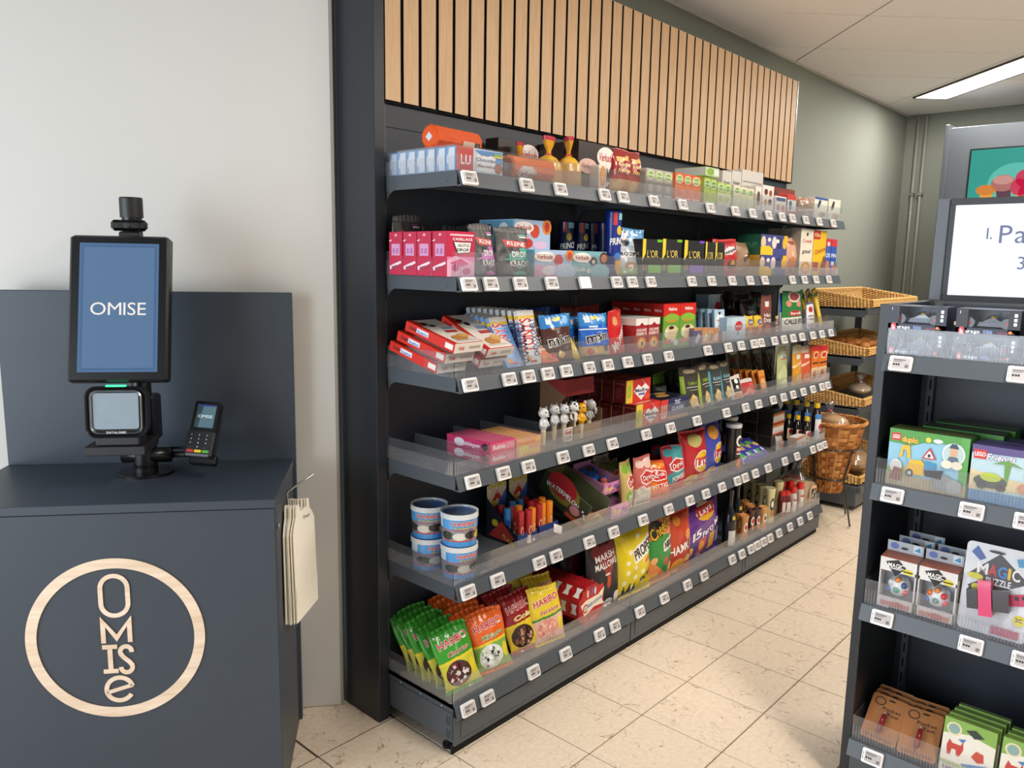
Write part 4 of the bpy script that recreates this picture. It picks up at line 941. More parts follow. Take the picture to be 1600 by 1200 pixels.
for a, b, t_, c, art, lab in ((1181, 1190, 291, '#e8e3da', [('e', .5, .5, .3, .3, '#5a3a2c')], 'narrow white box with a brown cup beside the cream tea boxes'), (1191.5, 1209, 290, '#eae5de', [('e', .3, .75, .16, .12, '#6e2f28'), ('e', .7, .72, .14, .12, '#a04a34'), ('e', .3, .35, .14, .12, '#c98a4a'), ('e', .68, .38, .16, .12, '#4a2a22')], 'white box dotted with brown fruit pictures on the top shelf'), (1212, 1229, 307, '#e7e2da', [('r', .08, .72, .92, .92, '#2d3f86'), ('e', .3, .35, .15, .18, '#b5652e'), ('e', .72, .33, .15, .18, '#b5652e')], 'white box with a blue band in front of the brown box'), (1231, 1244, 305, '#c8433a', [('r', 0, .2, 1, .75, '#e8e4de'), ('r', .2, .25, .5, .7, '#23307a')], 'red and white box with a blue emblem on the top shelf'), (1273, 1293, 309, '#ece4d8', [('r', 0, .9, 1, 1, '#3b55a4'), ('p', [(.2, .6), (.35, .9), (.5, .85), (.42, .6), (.28, .45)], '#27325f'), ('e', .6, .22, .3, .13, '#9a7650')], 'white sugar box with a blue top band and dark emblem'), (1295, 1313, 312, '#ede3d3', [('p', [(.2, .6), (.35, .92), (.5, .88), (.42, .6), (.28, .45)], '#3a3634'), ('e', .6, .22, .3, .13, '#b3824c')], 'cream sugar box with a dark emblem at the shelf end')):
    x, w_, h_ = fit(L, a, b, t_); rows('grocery_box', carton(w_, .06, h_, c, art, name='grocery_box'), lab, 'box', x, .016, Z(L), .066, 2, lab.split(' on ')[0].split(' in ')[0]+' and its twin')
x, w_, h_ = fit(L, 1212, 1246, 294, .13); put('grocery_box', carton(w_, .13, h_, '#8c3a30', [('r', .3, .55, 1, .85, '#b8332c'), ('r', .3, .1, 1, .5, '#d9d2c8'), ('e', .1, .5, .14, .4, '#5a3526')], [('r', 0, 0, 1, 1, '#6e4a3a')], [('r', 0, 0, 1, 1, '#b06a58')], name='grocery_box'), 'large brown and red box behind the blue banded white box', 'box', (x, .15, Z(L)))
m = MB(); m.tube([(0, 0, 0), (0, 0, .005), (0, 0, .06), (0, 0, .068)], [.0, .03, .03, .02], '#e6dccb', 14); m.lathe([(.0305, .02), (.0305, .05)], 14, '#c9a886'); put('canister', m.mesh('canister', M_HARD), 'small pale round canister beside the brown box', 'canister', (x_at(1252, .12, 1.83), .12, Z(L)))
x, w_, h_ = fit(L, 1253, 1271, 309, .03); put('sugar_bag', bag(w_, h_, .06, '#a9765a', [('p', [(0, .35), (1, .5), (1, .42), (0, .28)], '#e4d8cc'), ('e', .5, .15, .3, .12, '#d9c4ad')], name='sugar_bag', nx=14, ny=16), 'soft brown sugar bag between the red box and the white sugar box', 'sugar bag', (x, .05, Z(L)))

# ================================================================== second shelf
L = 1
x, w_, h_ = fit(L, 699, 742, 362)
fa = [('r', 0, .42, 1, 1, '#c81f4a'), ('r', 0, 0, 1, .44, '#e87fb4'), ('p', [(.0, .36), (.3, .46), (.6, .4), (1, .3), (1, 0), (0, 0)], '#f0b7d3'), ('p', [(.1, .3), (.5, .4), (.8, .28), (.5, .22)], '#d93a78'), ('r', .1, .9, .95, .94, '#f4c9d6'), ('t', 'CADILLACS', .55, .83, .055, '#ffffff', dict(w=.7)), ('p', [(.2, .77), (.86, .77), (.82, .53), (.36, .5)], '#26262a'), ('p', [(.24, .76), (.85, .755), (.8, .545), (.38, .52)], '#f4f2f0'), ('t', 'AUTO', .58, .69, .06, '#1d1d20', dict(w=.42)), ('t', 'DROP', .56, .595, .06, '#1d1d20', dict(w=.42)), ('e', .3, .2, .12, .08, '#c2336e'), ('e', .7, .12, .14, .07, '#d4568c')]
sa = [('r', .2, .45, .82, .72, '#d59ac4'), ('r', .3, .5, .44, .62, '#b86fa6'), ('r', .56, .5, .7, .62, '#b86fa6'), ('p', [(.05, .2), (.4, .26), (.9, .33), (.95, .28), (.5, .2), (.1, .12)], '#f2dbe2'), ('p', [(.2, .19), (.6, .23), (.8, .2), (.5, .13), (.25, .13)], '#a33d55'), ('e', .55, .92, .1, .03, '#f0a9bd'), ('p', [(.0, .78), (.25, .83), (.2, .78)], '#f5e1e8')]
me = carton(w_, .062, h_, '#c3264a', fa, sa, name='liquorice_box')
rows('liquorice_box', me, 'crimson and pink liquorice car box in the row of four', 'candy box', x, .016, Z(L), .0655, 4, 'crimson liquorice boxes on the second shelf')
def klene(px0, px1, pyt, c, lab, y, seed, tw='KRACHT', rz=0, tilt=-5, grp=None):
    x, w_, h_ = fit(1, px0, px1, pyt, y)
    art = [('r', 0, .9, 1, 1, '#5a5756'), ('p', [(.15, .35), (.5, .5), (.72, .58), (.98, .56), (.98, .2), (.6, .15)], c), ('p', [(.5, .5), (.58, .46), (.68, .5), (.62, .6)], '#35322f'), ('r', .2, .18, 1, .32, '#2c2a29'), ('p', [(.18, .74), (.9, .7), (.95, .58), (.26, .6)], '#cf2f2c'), ('t', 'KLENE', .56, .655, .075, '#f8f4ee', dict(w=.52, rot=-4)), ('t', 'DROP', .62, .44, .11, '#f4f1ec', dict(w=.42)), ('t', tw, .62, .25, .11, '#f4f1ec', dict(w=.58)), ('r', .66, .83, .95, .85, c), ('r', .7, .79, .95, .81, '#e8e4e0'), ('e', .2, .4, .13, .06, '#1d1c1b'), ('e', .6, .04, .2, .05, c)]
    put('liquorice_bag', bag(w_, h_, .05, '#3a3735', art, '#262423', 'stand', M_FILMM, 'liquorice_bag', seed=seed), lab, 'candy bag', (x, y+.025, Z(1)), (tilt, 0, rz), grp)
klene(742, 784, 350, '#c768b4', 'dark grey liquorice bag with pink shapes under a red logo', .03, 3, 'KRACHT', 8)
klene(785, 834, 355, '#4aa394', 'dark grey liquorice bag with teal shapes under a red logo', .03, 4, 'KRACHT', -4)
klene(703, 748, 352, '#8d4a80', 'dark liquorice bag with painted shade behind the crimson boxes', .20, 5)  # this and the next two: pink print darkened, shade put into the colour
klene(628, 664, 336, '#77406c', 'tall black liquorice bag at the very back above the crimson boxes', .23, 6, rz=-14)
klene(672, 700, 352, '#77406c', 'black liquorice bag lying low at the back beside the tall black bag', .26, 7)
va = lambda bg, b2: [('e', .8, .2, .3, .3, b2), ('e', .25, .74, .27, .2, '#f6efe9'), ('p', [(.3, .58), (.42, .6), (.4, .5)], '#f6efe9'), ('t', 'Verkade', .25, .74, .16, '#c2332d', dict(w=.4, sh=.15))]
x, w_, h_ = fit(L, 836, 895, 391)
fa = [('r', 0, 0, 1, 1, '#a9c3e2'), ('r', 0, 0, .75, .42, '#e7aecb'), ('e', .62, .62, .12, .22, '#c8403c'), ('e', .92, .8, .12, .22, '#e2863a'), ('e', .92, .8, .06, .14, '#c23a2a'), ('e', .38, .22, .2, .18, '#f2f0f4')]+va('', '#c9d9ee')
me = carton(w_, .14, h_, '#8fc3dd', fa, [('r', .05, .05, .95, .95, '#79b4d4')], name='cookie_box')
x2, w2, h2 = fit(L, 836, 870, 346, .12); H2 = on_y(845, 346, .12).z-SZ[1]
rows('cookie_box', me, 'sky blue cookie box with jam biscuits on the shelf floor', 'cookie box', x, .016, Z(L), .145, 2, 'sky blue cookie boxes on the shelf floor')
me2 = carton(w_*.93, .16, max(.09, H2-h_-.002), '#8fc3dd', [('r', 0, 0, 1, 1, '#b4c9e6'), ('e', .56, .62, .13, .24, '#cf4a34'), ('e', .9, .78, .13, .26, '#e0873a'), ('e', .9, .78, .07, .17, '#c53a28'), ('r', .0, 0, .4, .45, '#ee9db8'), ('e', .38, .2, .12, .16, '#d0382c'), ('e', .7, .15, .2, .14, '#e6c0dc')]+va('', '#b8cde8')[1:], [('r', .05, .05, .95, .95, '#6ba9c9'), ('e', .7, .6, .14, .3, '#e8eef2'), ('e', .3, .6, .1, .25, '#23324a')], name='cookie_box')
put('cookie_box', me2, 'sky blue cookie box with a red logo bubble on top of another cookie box', 'cookie box', (x-.012, .10, SZ[1]+h_+.0026))
x, w_, h_ = fit(L, 896, 948, 393)
fa = [('r', 0, 0, 1, 1, '#7fb4bd'), ('e', .6, .58, .12, .2, '#4a3029'), ('e', .92, .72, .14, .26, '#4a3029'), ('e', .92, .72, .09, .17, '#c9775a'), ('e', .6, .58, .05, .08, '#d8cfc6'), ('t', 'Double', .2, .28, .17, '#f4f4f2', dict(sh=.3, w=.3)), ('e', .46, .2, .07, .1, '#e8e0d2'), ('r', .78, .25, .95, .4, '#cfe3e6')]+va('', '#8fc3cc')
rows('cookie_box', carton(w_, .14, h_, '#7ab0bb', fa, name='cookie_box'), 'teal cookie box with a red logo bubble and chocolate biscuits', 'cookie box', x, .016, Z(L), .145, 2, 'teal cookie boxes on the second shelf')
def prince(px, y, lab, H=.20, grp=None, rz=0, bright=True):
    r_ = .030; x = x_at(px, y, SZ[1]+.1); c = '#1b2f8c' if bright else '#17255f'  # same roll; the back row gets a darker blue as painted shade
    wrap = [('r', .22, .78, .42, .97, '#d2403e'), ('r', .5, .86, .9, .96, '#8cc7cf'), ('e', .55, .7, .14, .07, '#e8c23e'), ('t', 'PRINCE', .52, .54, .10, '#ffffff', dict(w=.86, rot=8, sh=.2)), ('e', .62, .17, .26, .16, '#e9b54a'), ('e', .5, .3, .2, .06, '#3f7fd0')]
    me = tub([(.0001, 0), (r_*.92, 0), (r_, .006), (r_, H-.006), (r_*.92, H), (.0001, H)], n=18, c=c, wrap=wrap, r0=r_, h=H, mat=M_FILM, name='biscuit_tube', arcdeg=140, face=-105)
    put('biscuit_tube', me, lab, 'biscuit roll', (x, y, Z(1)), (0, 0, rz), grp)
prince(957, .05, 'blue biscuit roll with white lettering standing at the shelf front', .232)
for k, (px, y) in enumerate(((884, .24), (907, .23), (926, .215), (944, .16))): prince(px, y, 'blue biscuit roll with painted shade in the back row', .20, 'blue biscuit rolls in the back row', k*17-20, False)
x, w_, h_ = fit(L, 974, 1013, 356, .035)
fa = [('r', 0, 0, 1, 1, '#c3cbd2'), ('r', 0, .6, 1, 1, '#5f9ed2'), ('p', [(.4, .62), (.6, .8), (.85, .66), (.95, .6)], '#e6ecf0'), ('e', .25, .78, .2, .18, '#23252a'), ('p', [(.1, .5), (.9, .52), (.95, .4), (.15, .36)], '#eef1f2'), ('t', 'ROZIJNTJES', .52, .45, .07, '#26282c', dict(w=.74)), ('p', [(0, 0), (1, 0), (1, .12), (0, .16)], '#a8c48f'), ('e', .4, .2, .18, .08, '#b59068')]
put('raisin_pouch', bag(w_*1.05, h_, .055, '#b9c2c8', fa, '#8a949c', 'stand', None, 'raisin_pouch', seed=9), 'light blue and silver raisin pouch leaning by the biscuit roll', 'raisin pouch', (x, .06, Z(L)), (-6, 0, -8))
def lor(px0, px1, pyt, band, lab, n=3, tab='#e8d23c', grp=None):
    x, w_, h_ = fit(1, px0, px1, pyt)
    art = [('r', .74, .93, 1, 1, band), ('p', [(0, 1), (.16, 1), (.16, .6), (0, .42)], tab), ('t', "L'OR", .52, .60, .19, '#e9d66c', dict(w=.56, off=0.0)), ('r', .3, .08, .98, .30, band), ('e', .12, .22, .11, .09, '#8d6a4e'), ('r', .05, .02, .95, .05, '#77767a')]
    me = carton(w_, .085, h_, '#242427', art, [('t', "L'OR", .6, .6, .1, '#8f8a6a', dict(w=.5))], name='capsule_box')
    rows('capsule_box', me, lab, 'coffee box', x, .016, Z(1), .088, n, grp)
lor(1004, 1034, 374, '#77c531', 'black coffee capsule box with a lime green band', 3, grp='black capsule boxes with lime bands')
lor(1035, 1065, 374, '#77c531', 'black coffee capsule box with a lime green band', 3, grp='black capsule boxes with lime bands')
lor(1069, 1100, 376, '#7d4bc4', 'black coffee capsule box with a purple band', 3, grp='black capsule boxes with purple bands')
lor(1102, 1117, 378, '#3d3e42', 'narrow black coffee capsule box with a yellow corner', 3, grp='narrow black capsule boxes')
lor(1117.5, 1132, 379, '#3d3e42', 'narrow black coffee capsule box with a yellow corner', 3, grp='narrow black capsule boxes')
fa = [('p', [(.05, .62), (.6, .8), (.95, .7), (.4, .52)], '#f0e8e4'), ('t', 'Senseo', .5, .66, .1, '#1f1c1c', dict(w=.7, rot=14)), ('e', .6, .3, .22, .13, '#2a1a16'), ('e', .62, .32, .12, .07, '#d9973c')]
x, w_, h_ = fit(L, 1131, 1156, 373, .03); put('coffee_bag', bag(w_*1.05, h_, .07, '#c2272a', fa, '#8f1c1f', 'pillow', M_FILMM, 'coffee_bag', seed=11, nx=18, ny=22), 'red coffee pad bag beside the black capsule boxes', 'coffee bag', (x, .06, Z(L)), (-6, 0, -10))
put('coffee_bag', bag(w_*1.4, h_*1.04, .06, '#b52629', (), '#8f1c1f', 'pillow', M_FILMM, 'coffee_bag', seed=12, nx=12, ny=14), 'red coffee bag standing in the dark behind the narrow capsule boxes', 'coffee bag', (x_at(1115, .25, 1.56), .26, Z(L)), (-4, 0, 0))
x, w_, h_ = fit(L, 1154, 1180, 378, .03); put('coffee_bag', bag(w_*1.05, h_, .07, '#9c7a5c', [('t', 'oe', .5, .55, .2, '#1f1a18', dict(w=.45, rot=20)), ('e', .5, .55, .1, .06, '#f0e8dc'), ('p', [(.2, .2), (.8, .3), (.7, .1)], '#7a5a40')], '#7a5c42', 'pillow', M_FILMM, 'coffee_bag', seed=13, nx=18, ny=22), 'kraft brown coffee pad bag next to the red one', 'coffee bag', (x, .06, Z(L)), (-6, 0, 6))
x, w_, h_ = fit(L, 1187, 1228, 367); fa = [('r', 0, 0, 1, 1, '#4a4a8c')]+[('e', .1+.2*i, .62, .09, .3, c) for i, c in enumerate(('#e0c9a6', '#5d5f9e', '#e3d9d2', '#35366e', '#e2b93c'))]+[('p', [(0, .4), (.3, .46), (.45, .3), (.45, 0), (0, 0)], '#edc62f'), ('r', .86, .55, 1, 1, '#e8b82c'), ('e', .3, .75, .06, .1, '#f2efe8'), ('e', .62, .7, .06, .1, '#f2efe8')]
mid = (on_y(1206, 399, .014).z-SZ[1]); me = carton(w_, .12, mid, '#e5bd34', fa[:-1], [('r', 0, 0, 1, 1, '#c99a2c')], name='soup_box'); rows('soup_box', me, 'multipack soup box with bowls on dark blue, bottom of its stack', 'soup box', x, .016, Z(L), .125, 2, 'multipack soup boxes on the shelf floor')
me = carton(w_, .12, h_-mid-.001, '#4a4a8c', fa, [('r', 0, 0, 1, 1, '#1f5a44'), ('t', 'SOUP', .5, .5, .2, '#3f8a6a', dict(w=.7))], name='soup_box'); put('soup_box', me, 'multipack soup box with a green end stacked on another soup box', 'soup box', (x, .016, SZ[1]+mid+.001))
for a, b, t_, c, art, lab, nm, cat in ((1229, 1248, 372, '#d9a98c', [('p', [(.2, .1), (.5, .7), (.8, .12)], '#e8c9b0'), ('e', .5, .3, .3, .2, '#c9825c'), ('r', .3, .8, .75, .9, '#a85a44')], 'peach coloured biscuit bag beside the soup boxes', 'biscuit_bag', 'biscuit bag'),):
    x, w_, h_ = fit(L, a, b, t_, .03); put(nm, bag(w_, h_, .06, c, art, name=nm, seed=14, nx=16, ny=22), lab, cat, (x, .055, Z(L)), (-3, 0, -6))
for a, b, t_, c, art, side, lab in ((1249, 1268.5, 357, '#e4dccb', [('t', 'Cruesli', .5, .74, .07, '#c03a34', dict(w=.7)), ('e', .5, .88, .08, .04, '#4a4038'), ('t', 'goud', .5, .52, .08, '#4a4038', dict(sh=.3, w=.6)), ('e', .5, .16, .36, .14, '#d99a4a'), ('e', .5, .16, .2, .08, '#efc27a')], '#a39c90', 'tall cream cereal box with a golden bowl picture'), (1269, 1289, 360, '#e5bb21', [('r', 0, .8, .5, 1, '#c5302b'), ('t', 'Cha', .25, .9, .07, '#f4e4a0', dict(w=.36)), ('t', 'Cracotte', .55, .56, .1, '#c23a20', dict(w=.8, rot=10)), ('r', .05, .1, .45, .3, '#b8302c'), ('p', [(.5, 0), (.85, .45), (1, .4), (1, 0)], '#8c4a30')], '#a88a1c', 'tall yellow cracker box with red lettering'), (1288.5, 1297, 373, '#3d5cae', [('r', 0, .8, 1, 1, '#cf2f3a'), ('e', .5, .86, .25, .06, '#f2d8d8'), ('t', 'CRE', .5, .55, .1, '#dfe6f2', dict(w=.8)), ('e', .5, .2, .4, .2, '#e08a4a')], '#2f4a92', 'narrow blue and red biscuit pack beside the yellow cracker box'), (1297.5, 1306, 374, '#3458ae', [('r', 0, .8, 1, 1, '#cf2f3a'), ('t', 'FIN', .5, .55, .1, '#dfe6f2', dict(w=.8)), ('r', .1, .28, .6, .38, '#e8e4e0'), ('e', .6, .15, .35, .15, '#d97f3e')], '#2f4a92', 'narrow blue and red biscuit pack at the shelf end')):
    x, w_, h_ = fit(L, a, b, t_); me = carton(w_, .055, h_, c, art, [('r', 0, 0, 1, 1, side)], name='cereal_box'); rows('cereal_box', me, lab, 'box', x, .016, Z(L), .06, 3, lab)
for k, px in enumerate((1090, 1125, 1152, 1178)): put('dark_box', carton(.07, .06, .165+.01*k, '#2b2326', [('e', .5, .7, .2, .1, '#4a2a30'), ('r', .2, .2, .8, .3, '#3c2f33')], name='dark_box'), 'dark box at the back behind the coffee', 'box', (x_at(px, .27, 1.56), .262, Z(L)), (0, 0, 0), 'dark boxes at the back of the second shelf')
# ================================================================== third shelf
L = 2
def slab_box(w, ln, t, body, top, side, name, front=()):
    "flat box lying with its long side front to back; x width, y length, z thickness"
    m = MB(); m.box(-w/2, w/2, 0, ln, 0, t, body, bev=.001)
    art_flat(m, top, lambda x, y, l: (x-w/2, y, t+EPS*l), w, ln)
    art_flat(m, side, lambda x, y, l: (-w/2-EPS*l, ln-x, y), ln, t)
    art_flat(m, front, lambda x, y, l: (x-w/2, -EPS*l, y), w, t)
    return m.mesh(name, M_CARTON)
tp = [('r', .03, .02, .97, .98, '#efe6dc'), ('p', [(.0, 0), (.0, 1), (.1, 1), (.1, 0)], '#d2321f'), ('p', [(.1, .75), (.25, .72), (.3, .85), (.15, .98), (.1, 1)], '#d2321f'), ('e', .3, .82, .1, .05, '#3a2320'), ('e', .42, .72, .1, .05, '#3a2320'), ('r', .55, .55, .9, .64, '#8aa0cc'), ('r', .45, .42, .85, .5, '#c0392b'), ('e', .5, .2, .25, .1, '#c98a4a'), ('e', .75, .28, .18, .08, '#e0b070'), ('r', .2, .08, .85, .11, '#d8cfc4')]
sd = [('t', 'Kinder', .16, .55, .42, '#3c1a16', dict(w=.14)), ('r', .24, .3, .48, .8, '#e4e6ee'), ('t', 'bueno', .36, .52, .38, '#5b7fb8', dict(w=.2)), ('r', .82, .25, .97, .8, '#f2ece4')]
CB = slab_box(.125, .215, .030, '#d62a1a', tp, sd, 'chocolate_box', [('r', .0, 0, 1, 1, '#e6ded2'), ('t', 'Kinder', .25, .5, .4, '#c22', dict(w=.2)), ('r', .5, .35, .9, .65, '#b8a89a')])
g_ = 'red and white chocolate bar boxes on the third shelf'; lb = 'flat red and white chocolate bar box sloping towards the shelf front'
lbs = ['sloping red and white chocolate bar box, bottom of the pile by the end panel', 'sloping red and white chocolate bar box, middle of the pile by the end panel', 'sloping red and white chocolate bar box, top of the pile by the end panel', 'sloping red and white chocolate bar box, top of the pile by the blue bars', 'sloping red and white chocolate bar box, bottom of the pile by the blue bars']
# left pile of three, right pile of two, two more at the back
for (x, y, dz, tl) in ((-.246, .085, .004, -15), (-.238, .058, .036, -15), (-.228, .030, .068, -15), (-.098, .026, .046, -25), (-.105, .05, .012, -24)):
    o = put('chocolate_box', CB, lbs.pop(0), 'chocolate box', (x, y, SZ[L]+dz), (-tl, 0, 3), g_)
def tablet(w, h, t, body, art, edge, name='chocolate_bar'):
    m = MB(); m.box(-w/2, w/2, 0, t, 0, h, body, bev=.001)
    art_flat(m, art, lambda x, y, l: (x-w/2, -EPS*l, y), w, h)
    art_flat(m, edge, lambda x, y, l: (-w/2-EPS*l, t-x, y), t, h)
    art_flat(m, [('r', 0, 0, 1, 1, '#e8e4dc')], lambda x, y, l: (x-w/2, y, h+EPS*l), w, t)
    return m.mesh(name, M_CARTON)
def tony(bg, c1, c2, band='#e8c52c'):
    return [('r', 0, .84, 1, .9, band), ('r', 0, .9, 1, 1, '#e9e7e2'), ('t', 'TONYS', .38, .55, .30, c1, dict(w=1.35, rot=90, o='#f4f1ea')), ('t', 'CHOCOLONELY', .80, .5, .14, c2, dict(w=1.5, rot=90)), ('e', .25, .12, .15, .05, '#e0932c'), ('r', .35, .05, .7, .09, '#c03a2a')]
TB1 = tablet(.082, .178, .017, '#7aa6dc', tony('', '#c92f39', '#5a8ac8'), [('r', 0, .84, 1, .9, '#e8c52c'), ('r', 0, 0, 1, .8, '#5f8fcb')])
TB2 = tablet(.082, .182, .017, '#dfe2e6', tony('', '#cf3338', '#2a3f74'), [('r', 0, .84, 1, .9, '#e8c52c'), ('r', 0, 0, 1, .8, '#93a9cc'), ('t', 'CHOCOLONELY', .5, .42, .3, '#22345f', dict(w=8.0, rot=90))])
TB3 = tablet(.082, .178, .017, '#e8632c', tony('', '#d8d4cc', '#f2a070'), [('r', 0, 0, 1, .8, '#e8632c')])
for k in range(5): put('chocolate_bar', TB1, 'sky blue chocolate bar leaning in the row of five', 'chocolate bar', (-.012+.002*k, .03+.03*k, Z(L)+.004), (-30+k*1.5, 0, 2), 'sky blue chocolate bars on the third shelf')
for k in range(9): put('chocolate_bar', TB2, 'silver white chocolate bar with red lettering leaning in the long row', 'chocolate bar', (.075, .03+.0275*k, Z(L)+.003), (-14, 0, 2), 'silver white chocolate bars on the third shelf')
for k in range(3): put('chocolate_bar', TB3, 'orange chocolate bar leaning back beside the silver white bars', 'chocolate bar', (.163, .03+.03*k, Z(L)+.004), (-36+k*2, 0, -3), 'orange chocolate bars on the third shelf')
def sweet_bag(px0, px1, pyt, y, body, art, lab, seed, rz=0, tilt=-8, t=.05, lev=2, grp=None, style='stand', mat=None, name='candy_bag', cat='candy bag', back=None, hs=1.0, ws=1.04, roll=0):
    x, w_, h_ = fit(lev, px0, px1, pyt, y); me = bag(w_*ws, h_*hs/max(.5, math.cos(math.radians(tilt))), t, body, art, back, style, mat, name, seed=seed)
    return put(name, me, lab, cat, (x, y+t/2, Z(lev)+abs(math.sin(math.radians(tilt)))*t*.5*(style == 'stand')), (tilt, roll, rz), grp), me
mm = lambda c, c2: [('t', 'm', .33, .42, .22, '#1c1413', dict(w=.3, rot=8, o='#f2eee8')), ('t', '&m', .7, .46, .18, '#1c1413', dict(w=.36, rot=8, o='#f2eee8')), ('e', .25, .1, .12, .07, '#c9402c'), ('e', .55, .12, .12, .07, '#e0b02c'), ('e', .8, .16, .1, .07, '#5a3a2c'), ('r', .3, .66, .6, .7, c2)]
sweet_bag(836, 868, 490, .06, '#4a2a22', mm('', '#8a6a5c'), 'brown chocolate candy bag without a blue top', 31, 12)
blu = [('p', [(0, .68), (1, .74), (1, 1), (0, 1)], '#2f86cf'), ('r', .18, .78, .36, .92, '#dfe6ee'), ('p', [(.4, .84), (.66, .86), (.66, .94), (.4, .92)], '#e6d23c'), ('e', .82, .86, .1, .08, '#8fc0e8')]
sweet_bag(860, 898, 494, .03, '#4e2c24', blu+mm('', '#8a6a5c'), 'brown chocolate candy bag with a bright blue top', 32, -10)
sweet_bag(921, 955, 492, .03, '#1f63c4', blu+[('r', .0, .6, 1, .63, '#e8eef4'), ('r', 0, 0, 1, .22, '#b9a27c')]+mm('', '#cfe0f2'), 'bright blue candy bag with a white stripe', 33, -14)
sweet_bag(897, 925, 496, .09, '#1d549f', blu[:2]+mm('', '#7aa0d0'), 'blue candy bag half hidden behind the front blue bag', 34, 4)
sweet_bag(955, 986, 486, .03, '#cf1f22', [('t', 'Maltesers', .5, .38, .2, '#f6f2ee', dict(w=1.0, rot=38, sh=.2)), ('e', .35, .75, .16, .1, '#e8a06a'), ('e', .7, .86, .16, .08, '#d9482c'), ('e', .85, .15, .1, .08, '#e0823c')], 'red malt ball bag with slanted white lettering', 35, 14, -4)
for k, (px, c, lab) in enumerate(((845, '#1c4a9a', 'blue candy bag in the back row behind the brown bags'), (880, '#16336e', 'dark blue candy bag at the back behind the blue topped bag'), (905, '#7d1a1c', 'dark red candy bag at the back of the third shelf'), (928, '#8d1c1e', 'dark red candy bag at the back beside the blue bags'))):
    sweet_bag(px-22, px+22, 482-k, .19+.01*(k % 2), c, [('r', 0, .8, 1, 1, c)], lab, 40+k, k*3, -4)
for k, (px, lab) in enumerate(((762, 'black candy bag lying in the dark behind the chocolate bars'), (805, 'black candy bag at the back between the chocolate bars and blue bags'))): sweet_bag(px-18, px+18, 490, .27, '#1c1a1c', [('e', .6, .6, .2, .1, '#39343a')], lab, 50+k, 0, 0, .03)
# yellow corner bag
o = put('candy_bag', bag(.095, .12, .03, '#e6c41f', [('e', .6, .3, .25, .15, '#f0d86a'), ('r', 0, .0, 1, .1, '#d8b018')], '#c9a818', 'pillow', None, 'candy_bag', seed=36), 'bright yellow candy bag lying slumped before the blue bags', 'candy bag', (x_at(908, .02, 1.24), .045, SZ[L]+.004), (-38, 18, 8))
x, w_, h_ = fit(L, 993, 1012, 498, .02)
da = [('r', 0, .8, 1, 1, '#e9e4df'), ('p', [(.3, .8), (.5, .88), (.7, .8)], '#8f1d22'), ('t', 'DOUWE', .5, .66, .08, '#f4f0ec', dict(w=.8)), ('t', 'EGBERTS', .5, .55, .08, '#f4f0ec', dict(w=.85)), ('e', .5, .28, .36, .17, '#e49a3a'), ('e', .5, .28, .22, .11, '#f4d08a'), ('e', .55, .26, .08, .07, '#2a1c18')]
DE = carton(w_*.98, .065, h_, '#a32027', da, [('r', 0, .8, 1, 1, '#d8d2cc'), ('r', .1, .4, .9, .5, '#8a1a20')], [('r', 0, 0, 1, 1, '#e9e4df')], name='coffee_pack')
for px in (1002, 1021): rows('coffee_pack', DE, 'dark red coffee pack with a white top', 'coffee pack', x_at(px, .02, 1.24), .02, Z(L), .069, 4, 'dark red coffee packs on the third shelf')
x, w_, h_ = fit(L, 1035, 1061, 475, .05)
ma = [('r', 0, 0, 1, .72, '#6da53a'), ('p', [(0, .70), (.5, .80), (1, .70), (1, 1), (0, 1)], '#d8261f'), ('t', 'Melitta', .55, .88, .07, '#ffffff', dict(w=.5)), ('e', .5, .67, .45, .1, '#8fbb3c'), ('t', 'ORIGINAL', .5, .6, .05, '#e88a2a', dict(w=.6)), ('p', [(.12, .42), (.3, .5), (.7, .5), (.92, .42), (.72, .12), (.32, .12)], '#e3d0a4'), ('e', .5, .45, .16, .04, '#3a2a1c'), ('e', .2, .33, .11, .1, '#f0e6cc'), ('r', .1, .08, .5, .18, '#d9544a'), ('e', .8, .1, .14, .07, '#d8dcde')]
ME_ = carton(w_*.985, .05, h_, '#5a9333', ma, [('r', 0, .72, 1, 1, '#b3201c'), ('t', 'Melitta', .5, .85, .06, '#e8c8c0', dict(w=.62)), ('r', 0, 0, 1, .70, '#4a7a2c')], [('r', 0, 0, 1, 1, '#c9241f')], name='filter_box')
rows('filter_box', ME_, 'green and red coffee filter box in the long row', 'filter box', x, .05, Z(L), .0515, 5, 'green and red coffee filter boxes')
rows('filter_box', ME_, 'green and red coffee filter box in the long row', 'filter box', x+w_, .05, Z(L), .0515, 5, 'green and red coffee filter boxes')
x, w_, h_ = fit(L, 1118, 1134, 484, .06); SA = tablet(w_, h_, .012, '#b9d3e8', [('p', [(0, 0), (1, 0), (1, .3), (0, .4)], '#6a9fd2'), ('e', .5, .6, .4, .3, '#eef3f6'), ('e', .5, .88, .12, .05, '#1d2530'), ('t', 'zalm', .5, .66, .07, '#c8503c', dict(w=.6)), ('r', .3, .45, .7, .48, '#8aa0b0')], [('r', 0, .0, 1, 1, '#7fa9cf')], 'soup_sachet')
rows('soup_sachet', SA, 'pale blue soup sachet standing in the row of six', 'sachet', x, .06, Z(L), .034, 6, 'pale blue soup sachets', (-5, 0, 0))
